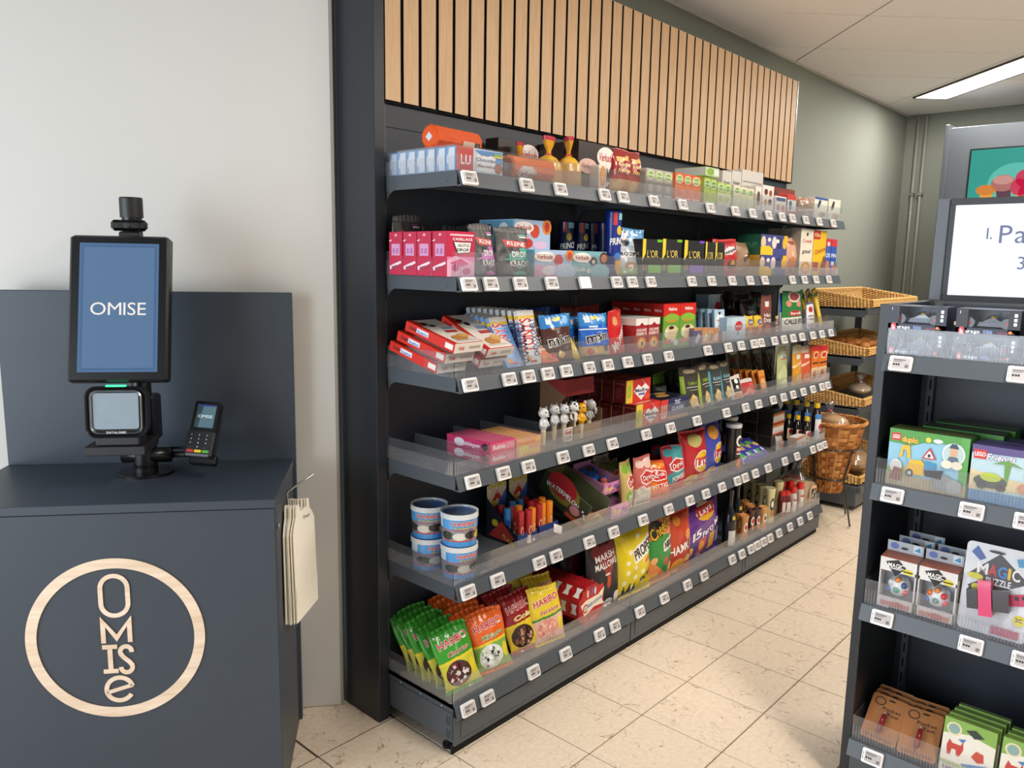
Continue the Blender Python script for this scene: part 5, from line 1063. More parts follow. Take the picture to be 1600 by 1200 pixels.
for i, (a, b, c, c2) in enumerate(((1086, 1098, '#4a3f86', '#d9cfe0'), (1099, 1109, '#dfa05a', '#f3e6d2'), (1109, 1117, '#e2b478', '#5a3a2a'), (1117, 1125, '#e08a3e', '#f3e6d2'))):
    x, w_, h_ = fit(L, a, b, 513, .02); rows('seasoning_sachet', tablet(w_*.95, h_, .01, c, [('p', [(.1, .2), (.6, .7), (.9, .5), (.4, .1)], c2), ('r', 0, .85, 1, 1, '#d98a3c')], [], 'seasoning_sachet'), 'small %s seasoning sachet at the shelf front' % ('purple', 'orange', 'sand coloured', 'deep orange')[i], 'sachet', x, .022, Z(L), .016, 3, 'seasoning sachets of colour %d' % i, (-4, 0, 0))
for a, b, t_, y, lab in ((1135, 1165, 496, .03, 'pale blue cube box with a red tulip badge at the front'), (1105, 1128, 460, .24, 'pale blue box with a red tulip badge standing at the back')):
    x, w_, h_ = fit(L, a, b, t_, y); put('grocery_box', carton(w_, .07, h_, '#b4cbdc', [('r', .25, 0, 1, 1, '#c3d8e6'), ('e', .62, .6, .2, .22, '#c8323a'), ('t', 'honig', .62, .6, .08, '#f4eaea', dict(w=.28)), ('p', [(.6, .38), (.7, .2), (.5, .22)], '#4a8a4a')], [('r', 0, 0, 1, 1, '#9fb8cc')], name='grocery_box'), lab, 'box', (x, y, Z(L)))
put('small_bottle', tub([(.0001, 0), (.007, 0), (.010, .03), (.0105, .045), (.0001, .045)], n=14, c='#eeece8', name='small_bottle'), 'tiny white conical cup between the sachets and the cube box', 'cup', (x_at(1130, .03, 1.22), .03, Z(L)))
ss = [('r', 0, 0, 1, .5, '#c98a5a'), ('r', .05, .06, .3, .45, '#b06a48'), ('r', .38, .06, .62, .45, '#d39a70'), ('r', .7, .06, .95, .45, '#b06a48'), ('e', .55, .7, .28, .14, '#3a4a8c'), ('t', 'UNOX', .55, .7, .12, '#f4f0ec', dict(w=.4)), ('r', .3, .55, .8, .6, '#c8322c')]
for a, b in ((1168, 1183), (1183.5, 1197)):
    x, w_, h_ = fit(L, a, b, 494, .025); put('sausage_pack', bag(w_, h_, .03, '#e3bd2c', ss, name='sausage_pack', seed=int(a)), 'yellow sausage pack standing at the shelf front', 'sausage pack', (x, .045, Z(L)), (-3, 0, 0), 'yellow sausage packs')
for i, (a, b, t_, y) in enumerate(((1133, 1156, 456, .2), (1158, 1182, 458, .14), (1166, 1190, 468, .10), (1178, 1200, 455, .22))):
    x, w_, h_ = fit(L, a, b, t_, y); put('sausage_pack', bag(w_, h_, .05, '#2a1a18', [('e', .5, .62, .34, .08, '#4a4a5c'), ('t', 'UNOX', .5, .62, .07, '#d8d4d0', dict(w=.42)), ('r', .2, .54, .8, .56, '#a82a28'), ('t', 'rook', .45, .38, .09, '#c0aaa0', dict(sh=.3, w=.6)), ('t', 'worst', .5, .25, .08, '#c0aaa0', dict(sh=.3, w=.6))], '#1c1412', 'pillow', None, 'sausage_pack', seed=60+i, nx=16, ny=22), 'dark brown glossy sausage pouch behind the yellow packs', 'sausage pack', (x, y+.03, Z(L)), (-4, 0, 0), 'dark brown sausage pouches')
sweet_bag(1194, 1209, 462, .03, '#7d4a42', [('r', .3, .66, .7, .84, '#e8e4e0'), ('r', .3, .66, .7, .71, '#c8322c'), ('t', 'Hot', .5, .5, .09, '#f4ece6', dict(w=.6)), ('t', 'Dogs', .5, .38, .09, '#f4ece6', dict(w=.7)), ('e', .5, .15, .36, .1, '#b0604a')], 'narrow red brown pouch with a white badge beside the small sauce bottle', 61, 0, -3, .03, name='sausage_pack', cat='sausage pack')
def bottle(name, prof, c, cap, capc, lab, cat, loc, wrap=(), r0=.02, hw=.05, z0=.02, grp=None, rz=0, facing=-110, sy=1.0, n=20, cols=None):
    r_ = thing(name, lab, cat, loc, rot(0, 0, rz), grp); b = link('bottle_body', tub(prof, cols, n, wrap, c, r0, hw, z0, M_HARD, 'bottle_body', 120, facing), r_)
    m = MB(); m.lathe(cap, n, capc); q = m.build('cap', M_HARD, r_)
    if sy != 1.0: r_.scale = (1, sy, 1)
    return r_
bottle('sauce_bottle', [(.0001, 0), (.0105, 0), (.0115, .006), (.0115, .05), (.006, .066), (.006, .082), (.0001, .082)], '#9c6a52', [(.0075, .078), (.0075, .092), (.0001, .092)], '#e3d07c', 'small brown sauce bottle with a pale yellow cap', 'bottle', (x_at(1214, .03, 1.24), .035, Z(L)), [('r', .1, 0, .9, 1, '#dfc3b4'), ('r', .2, .5, .8, .7, '#b0382f')], .0115, .03, .012)
sweet_bag(1223, 1237, 458, .05, '#2d55b0', [('r', 0, 0, 1, .5, '#c9d0da'), ('r', .3, 0, 1, .3, '#e4e8ec'), ('t', 'C', .4, .32, .16, '#23262c')], 'narrow royal blue rice pouch beside the green one', 62, 0, -3, .03, name='rice_pouch', cat='rice pouch')
sweet_bag(1230, 1259, 456, .03, '#2f7d3c', [('r', 0, 0, 1, .36, '#e0ddd2'), ('e', .55, .86, .3, .14, '#efe6da'), ('e', .55, .87, .25, .11, '#9c3a34'), ('e', .25, .7, .12, .08, '#d98a6a'), ('e', .75, .68, .12, .08, '#d99a7a'), ('e', .55, .45, .34, .07, '#c02f2c'), ('t', 'Bertolli', .55, .45, .06, '#f4ece0', dict(w=.5)), ('t', 'CALLE ERO', .5, .25, .12, '#2b3a2c', dict(w=.9))], 'large green and white rice pouch with a bowl picture', 63, 0, -3, .05, name='rice_pouch', cat='rice pouch')
sweet_bag(1263, 1276, 474, .03, '#5d5f86', [('r', .08, .04, .9, .94, '#e9e8e6'), ('e', .5, .75, .24, .11, '#c23038'), ('t', 'pasta', .5, .52, .06, '#4a4a56', dict(w=.6)), ('t', 'saus', .5, .4, .06, '#4a4a56', dict(w=.5)), ('e', .5, .14, .34, .1, '#b9859a')], 'white pouch with a violet border and red badge', 64, 0, -3, .03, name='sauce_pouch', cat='sauce pouch')
for k, (px, tl) in enumerate(((1284, 22), (1288, 26), (1292, 30))):
    m = MB(); m.box(-.02, .02, 0, .012, 0, .225, '#dcb428', bev=.003); m.box(-.012, .012, -.0008, 0, .06, .16, '#e9cf62'); m.box(-.02, .02, -.0008, 0, .18, .2, '#3a6a3c')
    put('spaghetti_pack', m.mesh('spaghetti_pack', M_FILM), 'yellow spaghetti pack leaning sideways at the shelf end', 'spaghetti pack', (2.56, .05+.03*k, SZ[L]+.010), (-6, -tl, 0), 'leaning spaghetti packs')

# ================================================================== fourth shelf
L = 3
pk = [('r', 0, 0, 1, 1, '#d83a72'), ('r', 0, .8, 1, .86, '#f0b8cc'), ('e', .2, .45, .16, .28, '#f4e9ec'), ('t', 'B', .18, .45, .3, '#b82a58', dict(w=.1)), ('t', 'ubblegum', .56, .5, .2, '#f8eef2', dict(w=.5, sh=.2)), ('t', 'jawbreaker', .62, .24, .12, '#f6d64a', dict(w=.5, sh=.2))]
x, w_, h_ = fit(L, 766, 805, 681, .02)
BB = carton(.115, .20, .034, '#cf3168', [('r', 0, 0, 1, 1, '#d83a72'), ('t', 'Bubble', .35, .5, .4, '#f8eef2', dict(w=.5, sh=.2)), ('r', .62, .2, .95, .75, '#e87aa0')], [('r', .02, .06, .98, .94, '#d23a6e'), ('e', .3, .5, .12, .4, '#f2e4ea'), ('t', 'Bubblegum', .56, .5, .36, '#f8eef2', dict(w=.42, sh=.2)), ('e', .88, .5, .07, .36, '#3a2430')], [('r', .04, .03, .96, .97, '#e07a9e')]+[('r', .06, .06+.09*i, .94, .1+.09*i, '#c8506e') for i in range(10)], name='candy_box')
for k in range(2): put('candy_box', BB, 'pink bubblegum carton %s' % ('under another pink carton', 'on top of another pink carton')[k], 'candy box', (-.079, .02, Z(L)+k*.0355))
FB = carton(.122, .19, .06, '#e38a8a', [('r', 0, 0, 1, 1, '#e59a62'), ('t', 'Fruittella', .5, .75, .16, '#c23a34', dict(w=.85, sh=.15)), ('e', .3, .4, .2, .22, '#d9d84a'), ('r', .1, .1, .9, .35, '#eac64a'), ('r', .75, .7, .98, .95, '#e8b53c')], [('r', 0, .55, 1, 1, '#d86a72')], [('r', 0, 0, 1, 1, '#d98a80')]+[('r', .06, .06+.12*i, .94, .11+.12*i, '#e9c85a') for i in range(8)], name='candy_box')
put('candy_box', FB, 'yellow and pink fruit chew carton beside the bubblegum cartons', 'candy box', (.046, .02, Z(L)))
# animal candy sticks in a cardboard display
ds = thing('candy_display', 'brown cardboard candy display with a dark red tilted header', 'candy display', (.40, .045, Z(L)))
m = MB(); m.box(-.085, .085, .0, .004, 0, .05, '#7a5a3c'); m.box(-.085, -.081, 0, .16, 0, .10, '#6e5136'); m.box(.081, .085, 0, .16, 0, .10, '#6e5136'); m.box(-.085, .085, .156, .16, 0, .20, '#6e5136'); m.box(-.085, .085, 0, .16, 0, .003, '#5e452e'); m.build('tray', M_MATT, ds)
m = MB(); m.add([(-.085, .04, .155), (.085, .04, .155), (.085, .155, .215), (-.085, .155, .215), (-.085, .045, .215), (.085, .045, .215)], [(0, 1, 5, 4), (4, 5, 2, 3), (0, 4, 3), (1, 2, 5)], '#8c1f24'); m.add([(-.085, .156, .0), (-.079, .156, .0), (-.085, .04, .155), (-.085, .156, .215)], [(0, 2, 3)], '#7a5a3c'); m.build('header', M_MATT, ds, 'dark red header flap')
def figure(px, pyt, y, kind, lab):
    x = x_at(px, y, .98); H = on_y(px, pyt, y).z-SZ[3]-.012
    r_ = thing('candy_figure', lab, 'candy stick', (x, y, Z(3)+.005)); c = dict(white='#d9d9d8', dalm='#e6e5e2', yellow='#e2a51c', grey='#a9a8a6')[kind]
    m = MB(); m.lathe([(.0001, 0), (.008, 0), (.010, .05), (.008, H*.45), (.0001, H*.46)], 12, '#d9c8a0'); m.build('stick', M_HARD, r_)
    m = MB(); zb = H*.42; m.lathe([(.0001, zb), (.010, zb), (.0155, zb+.012), (.014, zb+.03), (.008, zb+.042), (.0001, zb+.043)], 14, c)
    for s_ in (-1, 1): m.tube([(s_*.012, 0, zb+.035), (s_*.019, -.004, zb+.02), (s_*.015, -.012, zb+.012)], [.005, .0045, .004], c, 7)
    m.build('torso', M_HARD, r_)
    m = MB(); zh = zb+.058; m.ball((0, 0, zh), .019, c, 14, sx=1, sy=1, sz=.95)
    if kind == 'grey':
        m.ball((.0, -.008, zh), .02, c, 14); m.tube([(0, -.022, zh-.004), (0, -.032, zh-.016), (0, -.03, zh-.03)], [.007, .0055, .0045], c, 8)
        for s_ in (-1, 1): m.ball((s_*.02, .004, zh+.004), .013, '#d7a5a5', 10, sx=.8, sy=.35, sz=1.1)
    else:
        m.ball((0, -.014, zh-.005), .0115, c if kind != 'dalm' else '#ece9e4', 10, sx=1, sy=1.1, sz=.8); m.ball((0, -.026, zh-.002), .0042, '#161414', 8)
        for s_ in (-1, 1): m.ball((s_*.015, .002, zh+.013), .008, {'dalm': '#232222', 'yellow': '#b5651c'}.get(kind, '#8f8f8e'), 8, sx=.6, sy=.4, sz=1.2)
    for s_ in (-1, 1): m.ball((s_*.007, -.0165, zh+.005), .0028, '#121212', 6)
    if kind == 'dalm':
        for a, b in ((.012, .01), (-.01, .012), (.004, -.013)): m.ball((a, -.012, zh+b), .004, '#1d1c1c', 6)
    m.build('head', M_HARD, r_)
for a in ((849, 635, .07, 'white', 'white dog shaped candy stick at the end of the display beside the fruit chews'), (866, 631, .09, 'white', 'white dog shaped candy stick second from the fruit chews'), (881, 630, .075, 'white', 'white dog shaped candy stick next to the spotted one'), (896, 622, .06, 'dalm', 'white candy stick dog with black spots and nose'), (908, 629, .05, 'yellow', 'yellow bear shaped candy stick'), (920, 623, .065, 'grey', 'grey elephant shaped candy stick')): figure(*a)
put('barcode_card', carton(.05, .002, .05, '#eeece8', [('r', .1, .5, .9, .9, '#a83a34'), ('t', 'CANDY', .5, .8, .12, '#fff', dict(w=.6))]+[('r', .1+.1*i, .12, .14+.1*i, .45, '#39352f') for i in range(8)], name='barcode_card'), 'small white barcode card tucked in the candy display', 'card', (x_at(886, .05, .93), .045, Z(L)+.004))
# melba toast cartons: two storeys, five deep
x, w_, h_ = fit(L, 994, 1031, 628, .016); h1 = on_y(1012, 630, .016).z-SZ[3]
fa = [('r', 0, 0, 1, 1, '#cf3324'), ('r', 0, 0, .26, 1, '#e2c33c'), ('e', .12, .5, .1, .3, '#a9b53a'), ('p', [(.3, .48), (.62, .98), (.95, .55), (.62, .05)], '#f3f0ee'), ('p', [(.47, .78), (.62, .97), (.76, .78), (.62, .62)], '#c62f33'), ('t', 'Melba', .62, .5, .16, '#27305c', dict(w=.52, sh=.15)), ('r', .5, .28, .76, .36, '#3a56ac'), ('e', .85, .18, .12, .12, '#e0563a')]
sa = [('r', 0, 0, 1, 1, '#5e1418')]+[('r', .12, .2+.08*i, .5+.3*((i*7) % 3)/3, .23+.08*i, '#8a4448') for i in range(6)]+[('r', .12, .82, .9, .87, '#8a4448'), ('r', .97, 0, 1, 1, '#b59a5a')]
MT_ = carton(w_, .056, h1, '#b8281f', fa, sa, [('r', 0, 0, 1, 1, '#c0352a'), ('r', .2, .3, .8, .6, '#e0a090')], name='toast_box')
rows('toast_box', MT_, 'red toast carton with a white diamond logo, bottom storey', 'toast box', x, .016, Z(L), .058, 5, 'toast cartons of the bottom storey')
rows('toast_box', MT_, 'red toast carton with a white diamond logo, upper storey', 'toast box', x-.012, .058, SZ[3]+h1+.0016, .058, 4, 'toast cartons of the upper storey')
x, w_, h_ = fit(L, 1032, 1075, 622, .02)
put('biscuit_box', carton(w_, .20, h_, '#232c5a', [('r', 0, 0, .26, 1, '#d6392c'), ('t', 'LU', .13, .42, .6, '#fbf3ee', dict(w=.16)), ('e', .62, .45, .26, .34, '#39477c'), ('t', 'TUC', .6, .78, .2, '#f0eef0', dict(w=.2)), ('t', 'CLASSIC', .62, .5, .16, '#eef0f4', dict(w=.44)), ('r', .28, 0, 1, .14, '#c99a6a')], [('r', 0, 0, 1, 1, '#1c1d2c')], [('r', 0, 0, 1, 1, '#1c1f33'), ('e', .5, .3, .2, .1, '#cf9a4a'), ('e', .7, .5, .18, .09, '#d8a658'), ('r', .2, .55, .5, .7, '#b8d0cc')], name='biscuit_box'), 'dark blue cracker carton with a red end panel', 'biscuit box', (x, .02, Z(L)))
put('biscuit_box', carton(.09, .12, .05, '#1f1d28', [('r', 0, 0, 1, 1, '#22202c'), ('e', .3, .5, .2, .3, '#d8523a'), ('e', .7, .4, .2, .25, '#dfa24a')], name='biscuit_box'), 'low black cracker carton between the toast and the dark blue carton', 'biscuit box', (x_at(1034, .16, .96), .23, Z(L)))
def toast_pouch(px0, px1, pyt, y, c, strip, word, lab, seed, rz=0):
    art = [('r', 0, .84, 1, 1, '#54504a'), ('e', .5, .9, .34, .05, '#c9b99a'), ('r', 0, 0, .16, .8, strip), ('t', word, .58, .62, .07, strip if strip != '#4f9fb0' else '#8fd0dc', dict(w=.55)), ('r', .25, .52, .92, .54, '#dcd8d2'), ('r', .4, .46, .9, .48, '#b9b4ad'), ('p', [(.3, .2), (.5, .38), (.72, .3), (.8, .12), (.4, .06)], '#dcbf84'), ('p', [(.5, .1), (.7, .2), (.86, .08)], '#efdcae')]
    sweet_bag(px0, px1, pyt, y, c, art, lab, seed, rz, -7, .05, 3, None, 'stand', M_FILMM, 'toast_pouch', 'snack pouch')
toast_pouch(1076, 1098, 577, .03, '#3b372f', '#8aa83a', 'TOMAAT', 'dark toast pouch with a green edge beside the cracker carton', 71, -8)
toast_pouch(1097, 1119, 571, .03, '#403c36', '#9ab23c', 'KOMKOM', 'dark toast pouch with lime lettering between the green and blue ones', 72, 6)
toast_pouch(1117, 1134, 570, .03, '#3c4142', '#4f9fb0', 'KAAS', 'dark toast pouch with a blue edge beside the lime lettered one', 73, -6)
toast_pouch(1131, 1151, 566, .04, '#383c3d', '#4f9fb0', 'KAAS', 'tall dark toast pouch with a blue band and cracker picture', 74, 4)
for k, (px, lab) in enumerate(((1040, 'dark pouch with a green folded top behind the cracker carton'), (1058, 'plain black pouch at the back between two green topped pouches'), (1074, 'pouch with a silver back and green top behind the lime pouch'))): sweet_bag(px-12, px+12, 584-k*2, .16, ('#39402c', '#1f1e1c', '#b9bcbc')[k], [('r', 0, .7, 1, 1, ('#6f9a34', '#2c2a28', '#6f9a34')[k]), ('r', .1, .1, .9, .6, ('#aeb0ac', '#262422', '#c9cccc')[k])], lab, 75+k, 5, -6, .04, 3, None, 'stand', M_FILMM, 'toast_pouch', 'snack pouch')
sweet_bag(1150, 1166, 590, .03, '#d9cfc6', [('r', .15, .3, .85, .85, '#242122'), ('e', .5, .75, .15, .1, '#f2efe9'), ('e', .5, .5, .12, .08, '#f2efe9'), ('e', .4, .15, .3, .12, '#c98a5c')], 'pale snack pouch with a black label beside the tall toast pouch', 80, 0, -12, .04, 3)
sweet_bag(1164, 1186, 596, .03, '#b8322f', [('r', 0, .8, 1, 1, '#d8cfca'), ('p', [(.1, .1), (.5, .5), (.9, .2)], '#e08a7a'), ('r', .6, .4, .95, .7, '#d94a42')], 'red snack pouch with a clear top lying low', 81, 0, -20, .03, 3)
SS = tablet(.07, .115, .008, '#c9702c', [('r', 0, .75, 1, 1, '#e0903c'), ('e', .5, .4, .35, .25, '#e8b070'), ('r', .1, .08, .9, .2, '#3f8a8a')], [('r', 0, 0, 1, 1, '#a85a22')], 'spice_sachet')
for k in range(7): put('spice_sachet', SS, 'orange spice sachet leaning in the fanned row', 'sachet', (1.80+.014*(6-k), .05+.026*k, Z(L)), (-16, 0, 0), 'fanned orange spice sachets')
tall = [('e', .5, .88, .3, .05, '#cfd2c0'), ('r', .22, .70, .78, .8, '#e9ebe4'), ('r', .22, .70, .78, .73, '#b8322c'), ('t', 'AH', .5, .76, .04, '#2f6fb0', dict(w=.3)), ('p', [(0, .35), (.4, .6), (1, .3), (1, 0), (0, 0)], '#c9cf9a'), ('e', .5, .12, .36, .1, '#e4e6c8')]
sweet_bag(1219, 1237, 543, .03, '#b3ba86', tall, 'tall pale green soup pouch standing by itself', 82, 6, -2, .05, 3, None, name='soup_pouch', cat='soup pouch')
for k, px in enumerate((1150, 1168, 1186, 1206)): sweet_bag(px-9, px+9, 545, .22, '#4d5138', tall[:1]+[('e', .4, .7, .2, .06, '#6a2a28')], 'tall dark green soup pouch standing at the back', 83+k, 0, -2, .05, 3, 'soup pouches at the back of the fourth shelf', name='soup_pouch', cat='soup pouch')
sweet_bag(1243, 1258, 541, .03, '#d99a34', [('r', .3, .66, .7, .76, '#e9e4dc'), ('r', 0, .8, 1, 1, '#c9c4a0'), ('e', .5, .15, .34, .12, '#e4c070'), ('p', [(0, .5), (1, .62), (1, .56), (0, .44)], '#efd9a0')], 'tall golden yellow soup pouch', 90, 4, -2, .045, 3, None, name='soup_pouch', cat='soup pouch')
sweet_bag(1257, 1271, 541, .03, '#cf5a3c', [('r', .3, .66, .7, .76, '#e9e4dc'), ('r', 0, .8, 1, 1, '#c9b8a8'), ('e', .5, .15, .34, .12, '#e08a54'), ('p', [(0, .5), (1, .62), (1, .56), (0, .44)], '#f0c0a8')], 'tall tomato red soup pouch', 91, -4, -2, .045, 3, None, name='soup_pouch', cat='soup pouch')
for a, b, lab in ((1267, 1277, 'orange hot dog box with a red top beside the red soup pouch'), (1277.5, 1291, 'orange hot dog box with a red top at the shelf end')):
    x, w_, h_ = fit(L, a, b, 541, .03); put('hot_dog_box', carton(w_, .05, h_, '#e0772a', [('r', 0, .86, 1, 1, '#c8262a'), ('e', .6, .74, .36, .1, '#f0d8b0'), ('e', .6, .74, .26, .07, '#c8322c'), ('r', .15, .5, .95, .54, '#3a2a24'), ('r', 0, 0, 1, .4, '#e6c8a0'), ('p', [(.1, .05), (.5, .36), (.9, .1)], '#b85a2c')], [('r', 0, 0, 1, 1, '#b85f24')], name='hot_dog_box'), lab, 'box', (x, .03, Z(L)))
# ================================================================== fifth shelf
L = 4
def candy_tub(loc, rz, lab):
    r_ = thing('candy_tub', lab, 'candy tub', loc, rot(0, 0, rz)); R0, R1, H = .0525, .0575, .098
    b = tub([(.0001, 0), (R0, 0), (R0+.001, .004), (R1-.002, H-.004), (R1-.002, H)], ['#2f7fc4']*4, 32, [('r', 0, .0, 1, .16, '#3b8fd2'), ('r', 0, .16, 1, .2, '#c8322f'), ('r', 0, .2, 1, .56, '#8a8f96'), ('e', .3, .36, .13, .14, '#3a3f36'), ('e', .52, .34, .12, .13, '#d8d4c8'), ('e', .72, .38, .12, .14, '#2c2a28'), ('e', .88, .34, .1, .12, '#c9b24a'), ('r', 0, .55, 1, .58, '#c8322f'), ('r', 0, .58, 1, .96, '#4f9fdc'), ('r', .04, .62, .2, .92, '#cfdce6'), ('t', 'HARIBO', .6, .79, .13, '#c8282c', dict(w=.42, o='#f6f2ee')), ('t', 'Kindermix', .62, .65, .07, '#d8d03c', dict(w=.36, sh=.2, o='#2a4a8c'))], '#2f7fc4', R1, H-.006, .003, M_HARD, 'tub_body', 200, -124)
    link('tub_body', b, r_)
    m = MB(); m.lathe([(R1-.005, H+.0015), (R1-.004, H+.005), (R1+.002, H+.006), (R1+.0025, H-.010), (R1-.0015, H-.011)], 32, '#d4d8da'); q = m.build('lid', M_HARD, r_, 'whitish clear plastic lid'); m = MB(); m.lathe([(.0001, H+.001), (R1-.005, H+.001)], 32, '#dcdfe0'); m.build('lid_window', M_LID, q)
    return r_
M_LID = clear('frosted_lid', (0.80, 0.82, 0.84), 0.10, 0.3, .2)
for k, (x, y, z_) in enumerate(((-.243, .185, 0), (-.243, .185, .1045), (-.224, .066, 0), (-.224, .066, .1045))): candy_tub((x, y, Z(L)+z_), (12, -30, 5, -12)[k], ('blue candy tub at the back under another tub', 'blue candy tub on top of the back stack', 'blue candy tub in front under another tub', 'blue candy tub on top of the front stack')[k])
# spray pop display with candy tubes
def pop_display(x, y, lab):
    r_ = thing('pop_display', lab, 'candy display', (x, y, Z(L)), rot(0, 0, 0)); m = MB(); W_, D_ = .105, .155
    m.box(-W_/2, W_/2, D_-.003, D_, 0, .155, '#22252c'); m.prism([(-W_/2+.004, .105), (W_/2-.004, .105), (W_/2-.004, .185), (.0, .197), (-W_/2+.004, .185)], D_-.004, D_-.001, '#d9d0b0')
    for s_ in (-1, 1): m.add([(s_*W_/2, 0, 0), (s_*W_/2, D_, 0), (s_*W_/2, D_, .15), (s_*W_/2, D_-.05, .11), (s_*W_/2, .02, .05), (s_*W_/2, 0, .04)], [tuple(range(6))], '#252a36')
    m.box(-W_/2, W_/2, 0, .003, 0, .045, '#2a3d78'); m.box(-W_/2, W_/2, 0, D_, 0, .003, '#222')
    fr_ = lambda a, b, l: (a-W_/2, D_-.0045-EPS*l, b)
    art_flat(m, [('p', [(.05, .55), (.5, .95), (.95, .6), (.9, .5), (.1, .48)], '#c8322f'), ('p', [(.5, .6), (.95, .95), (.95, .55)], '#3a6cc4'), ('e', .4, .68, .2, .06, '#e8c43c'), ('p', [(.3, .55), (.5, .78), (.6, .74)], '#e8e4e0'), ('t', 'FLASH', .5, 1.06, .1, '#e8d83c', dict(w=.78, o='#1c1c1c', arc=.3)), ('t', 'POP', .5, .93, .07, '#f4f0ea', dict(w=.4, o='#c02a2a'))], fr_, W_, .172)
    art_flat(m, [('p', [(.1, .1), (.5, .6), (.9, .2), (.7, .05)], '#c8403a'), ('e', .3, .5, .1, .1, '#e8d03c'), ('e', .7, .6, .1, .08, '#3a6cc4'), ('t', 'FLASH', .72, .12, .1, '#e8d83c', dict(w=.4, rot=-30))], lambda a, b, l: (-W_/2-EPS*l, D_-a, b*.8), D_, .16)
    m.build('cardboard', M_CARTON, r_)
pop_display(.125, .085, 'printed cardboard pop candy display with an open front'); pop_display(.245, .09, 'printed cardboard pop candy display beside the watermelon carton')
def tubec(c): return tub([(.0001, 0), (.0125, 0), (.0125, .006), (.0105, .012), (.0105, .03), (.0135, .036), (.0135, .112), (.0125, .118), (.0001, .118)], ['#e8d8d4']*4+[c]*4, 14, [('e', .5, .4, .22, .14, '#f0c9a0'), ('e', .5, .4, .15, .1, c)], c, .0135, .12, 0, M_HARD, 'pop_tube', 120, -100)
TC = {'red': tubec('#b8262c'), 'orange': tubec('#ef8a1f'), 'blue': tubec('#2a78b8'), 'dark red': tubec('#8f1c22')}
for nm, x, y in (('red', .098, .098), ('red', .132, .09), ('orange', .158, .096), ('blue', .088, .15), ('dark red', .115, .15), ('orange', .142, .145), ('dark red', .100, .19), ('blue', .16, .19), ('red', .208, .108), ('orange', .232, .112), ('orange', .262, .105), ('red', .215, .15), ('dark red', .245, .155), ('orange', .275, .15), ('blue', .205, .195), ('dark red', .24, .2)):
    put('pop_tube', TC[nm], '%s plastic pop candy tube standing in the pop displays' % nm, 'candy tube', (x, y, Z(L)+.004), (0, 0, 0), '%s pop candy tubes' % nm)
put('price_card', carton(.05, .002, .03, '#ebe4e2', [('r', .1, .3, .6, .4, '#c9b8b4')], name='price_card'), 'small blank white card leaning on the candy tubes', 'card', (.225, .03, Z(L)+.028), (-20, 25, 0))
# watermelon gum carton, tilted open tray
wm = thing('gum_carton', 'tilted open green gum carton with watermelon lettering', 'candy display', (.425, .03, Z(L)+.01), rot(24, 0, 0)); m = MB(); W_, D_, H_ = .12, .24, .10
for s_ in (-1, 1): m.box(s_*W_/2-.0015, s_*W_/2+.0015, 0, D_, 0, H_, '#5d6148')
m.box(-W_/2, W_/2, 0, .003, 0, H_*.62, '#a86a4a'); m.box(-W_/2, W_/2, D_-.003, D_, 0, H_, '#6e6a4c'); m.box(-W_/2, W_/2, 0, D_, 0, .003, '#4a4636')
art_flat(m, [('r', 0, 0, 1, 1, '#2f3d2a'), ('e', .45, .75, .34, .5, '#8a7a34'), ('e', .4, .9, .3, .45, '#a8262c'), ('t', 'WATERMELON', .45, .6, .17, '#eef0ea', dict(w=.7, arc=.5, o='#26402a')), ('e', .78, .35, .16, .26, '#5d3a2a'), ('e', .76, .4, .1, .18, '#c98a90'), ('r', .62, 0, 1, .16, '#b8502c'), ('e', .9, .6, .02, .04, '#f2efe8'), ('e', .94, .5, .02, .04, '#f2efe8'), ('e', .97, .4, .02, .04, '#f2efe8')], lambda a, b, l: (-W_/2-.0015-EPS*l, D_-a, b), D_, H_)
art_flat(m, [('p', [(0, .2), (.5, .95), (1, .3), (1, 0), (0, 0)], '#c9b48a'), ('e', .5, .35, .3, .25, '#8a9a5a')], lambda a, b, l: (a-W_/2, -EPS*l, b), W_, H_*.62)
m.build('tray', M_CARTON, wm)
def wrapped_sweet(c, seed):
    m = MB(); m.tube([(-.024, 0, .008), (-.016, 0, .008), (-.013, 0, .008), (.013, 0, .008), (.016, 0, .008), (.024, 0, .008)], [.010, .003, .009, .009, .003, .010], c, 10, flat=.8); return m.mesh('wrapped_sweet', M_FILM)
WS = [wrapped_sweet('#2f6a3a', 1), wrapped_sweet('#d9dcd2', 2), wrapped_sweet('#c9723a', 3)]
tilt_ = math.radians(24)
for k, (a, b, c) in enumerate(((-.03, .03, 0), (.005, .03, 1), (.035, .035, 2), (-.03, .06, 1), (.0, .07, 0), (.03, .065, 0), (-.025, .10, 0), (.012, .11, 1), (.035, .12, 0), (-.02, .15, 0), (.02, .17, 1))):
    put('wrapped_sweet', WS[c], '%s wrapped sweet lying in the tilted green carton' % ('green', 'white', 'orange')[c], 'sweet', (.425+a, .03+b*math.cos(tilt_), Z(L)+.014+b*math.sin(tilt_)), (24, 0, k*37), '%s sweets in the green carton' % ('green', 'white', 'orange')[c])
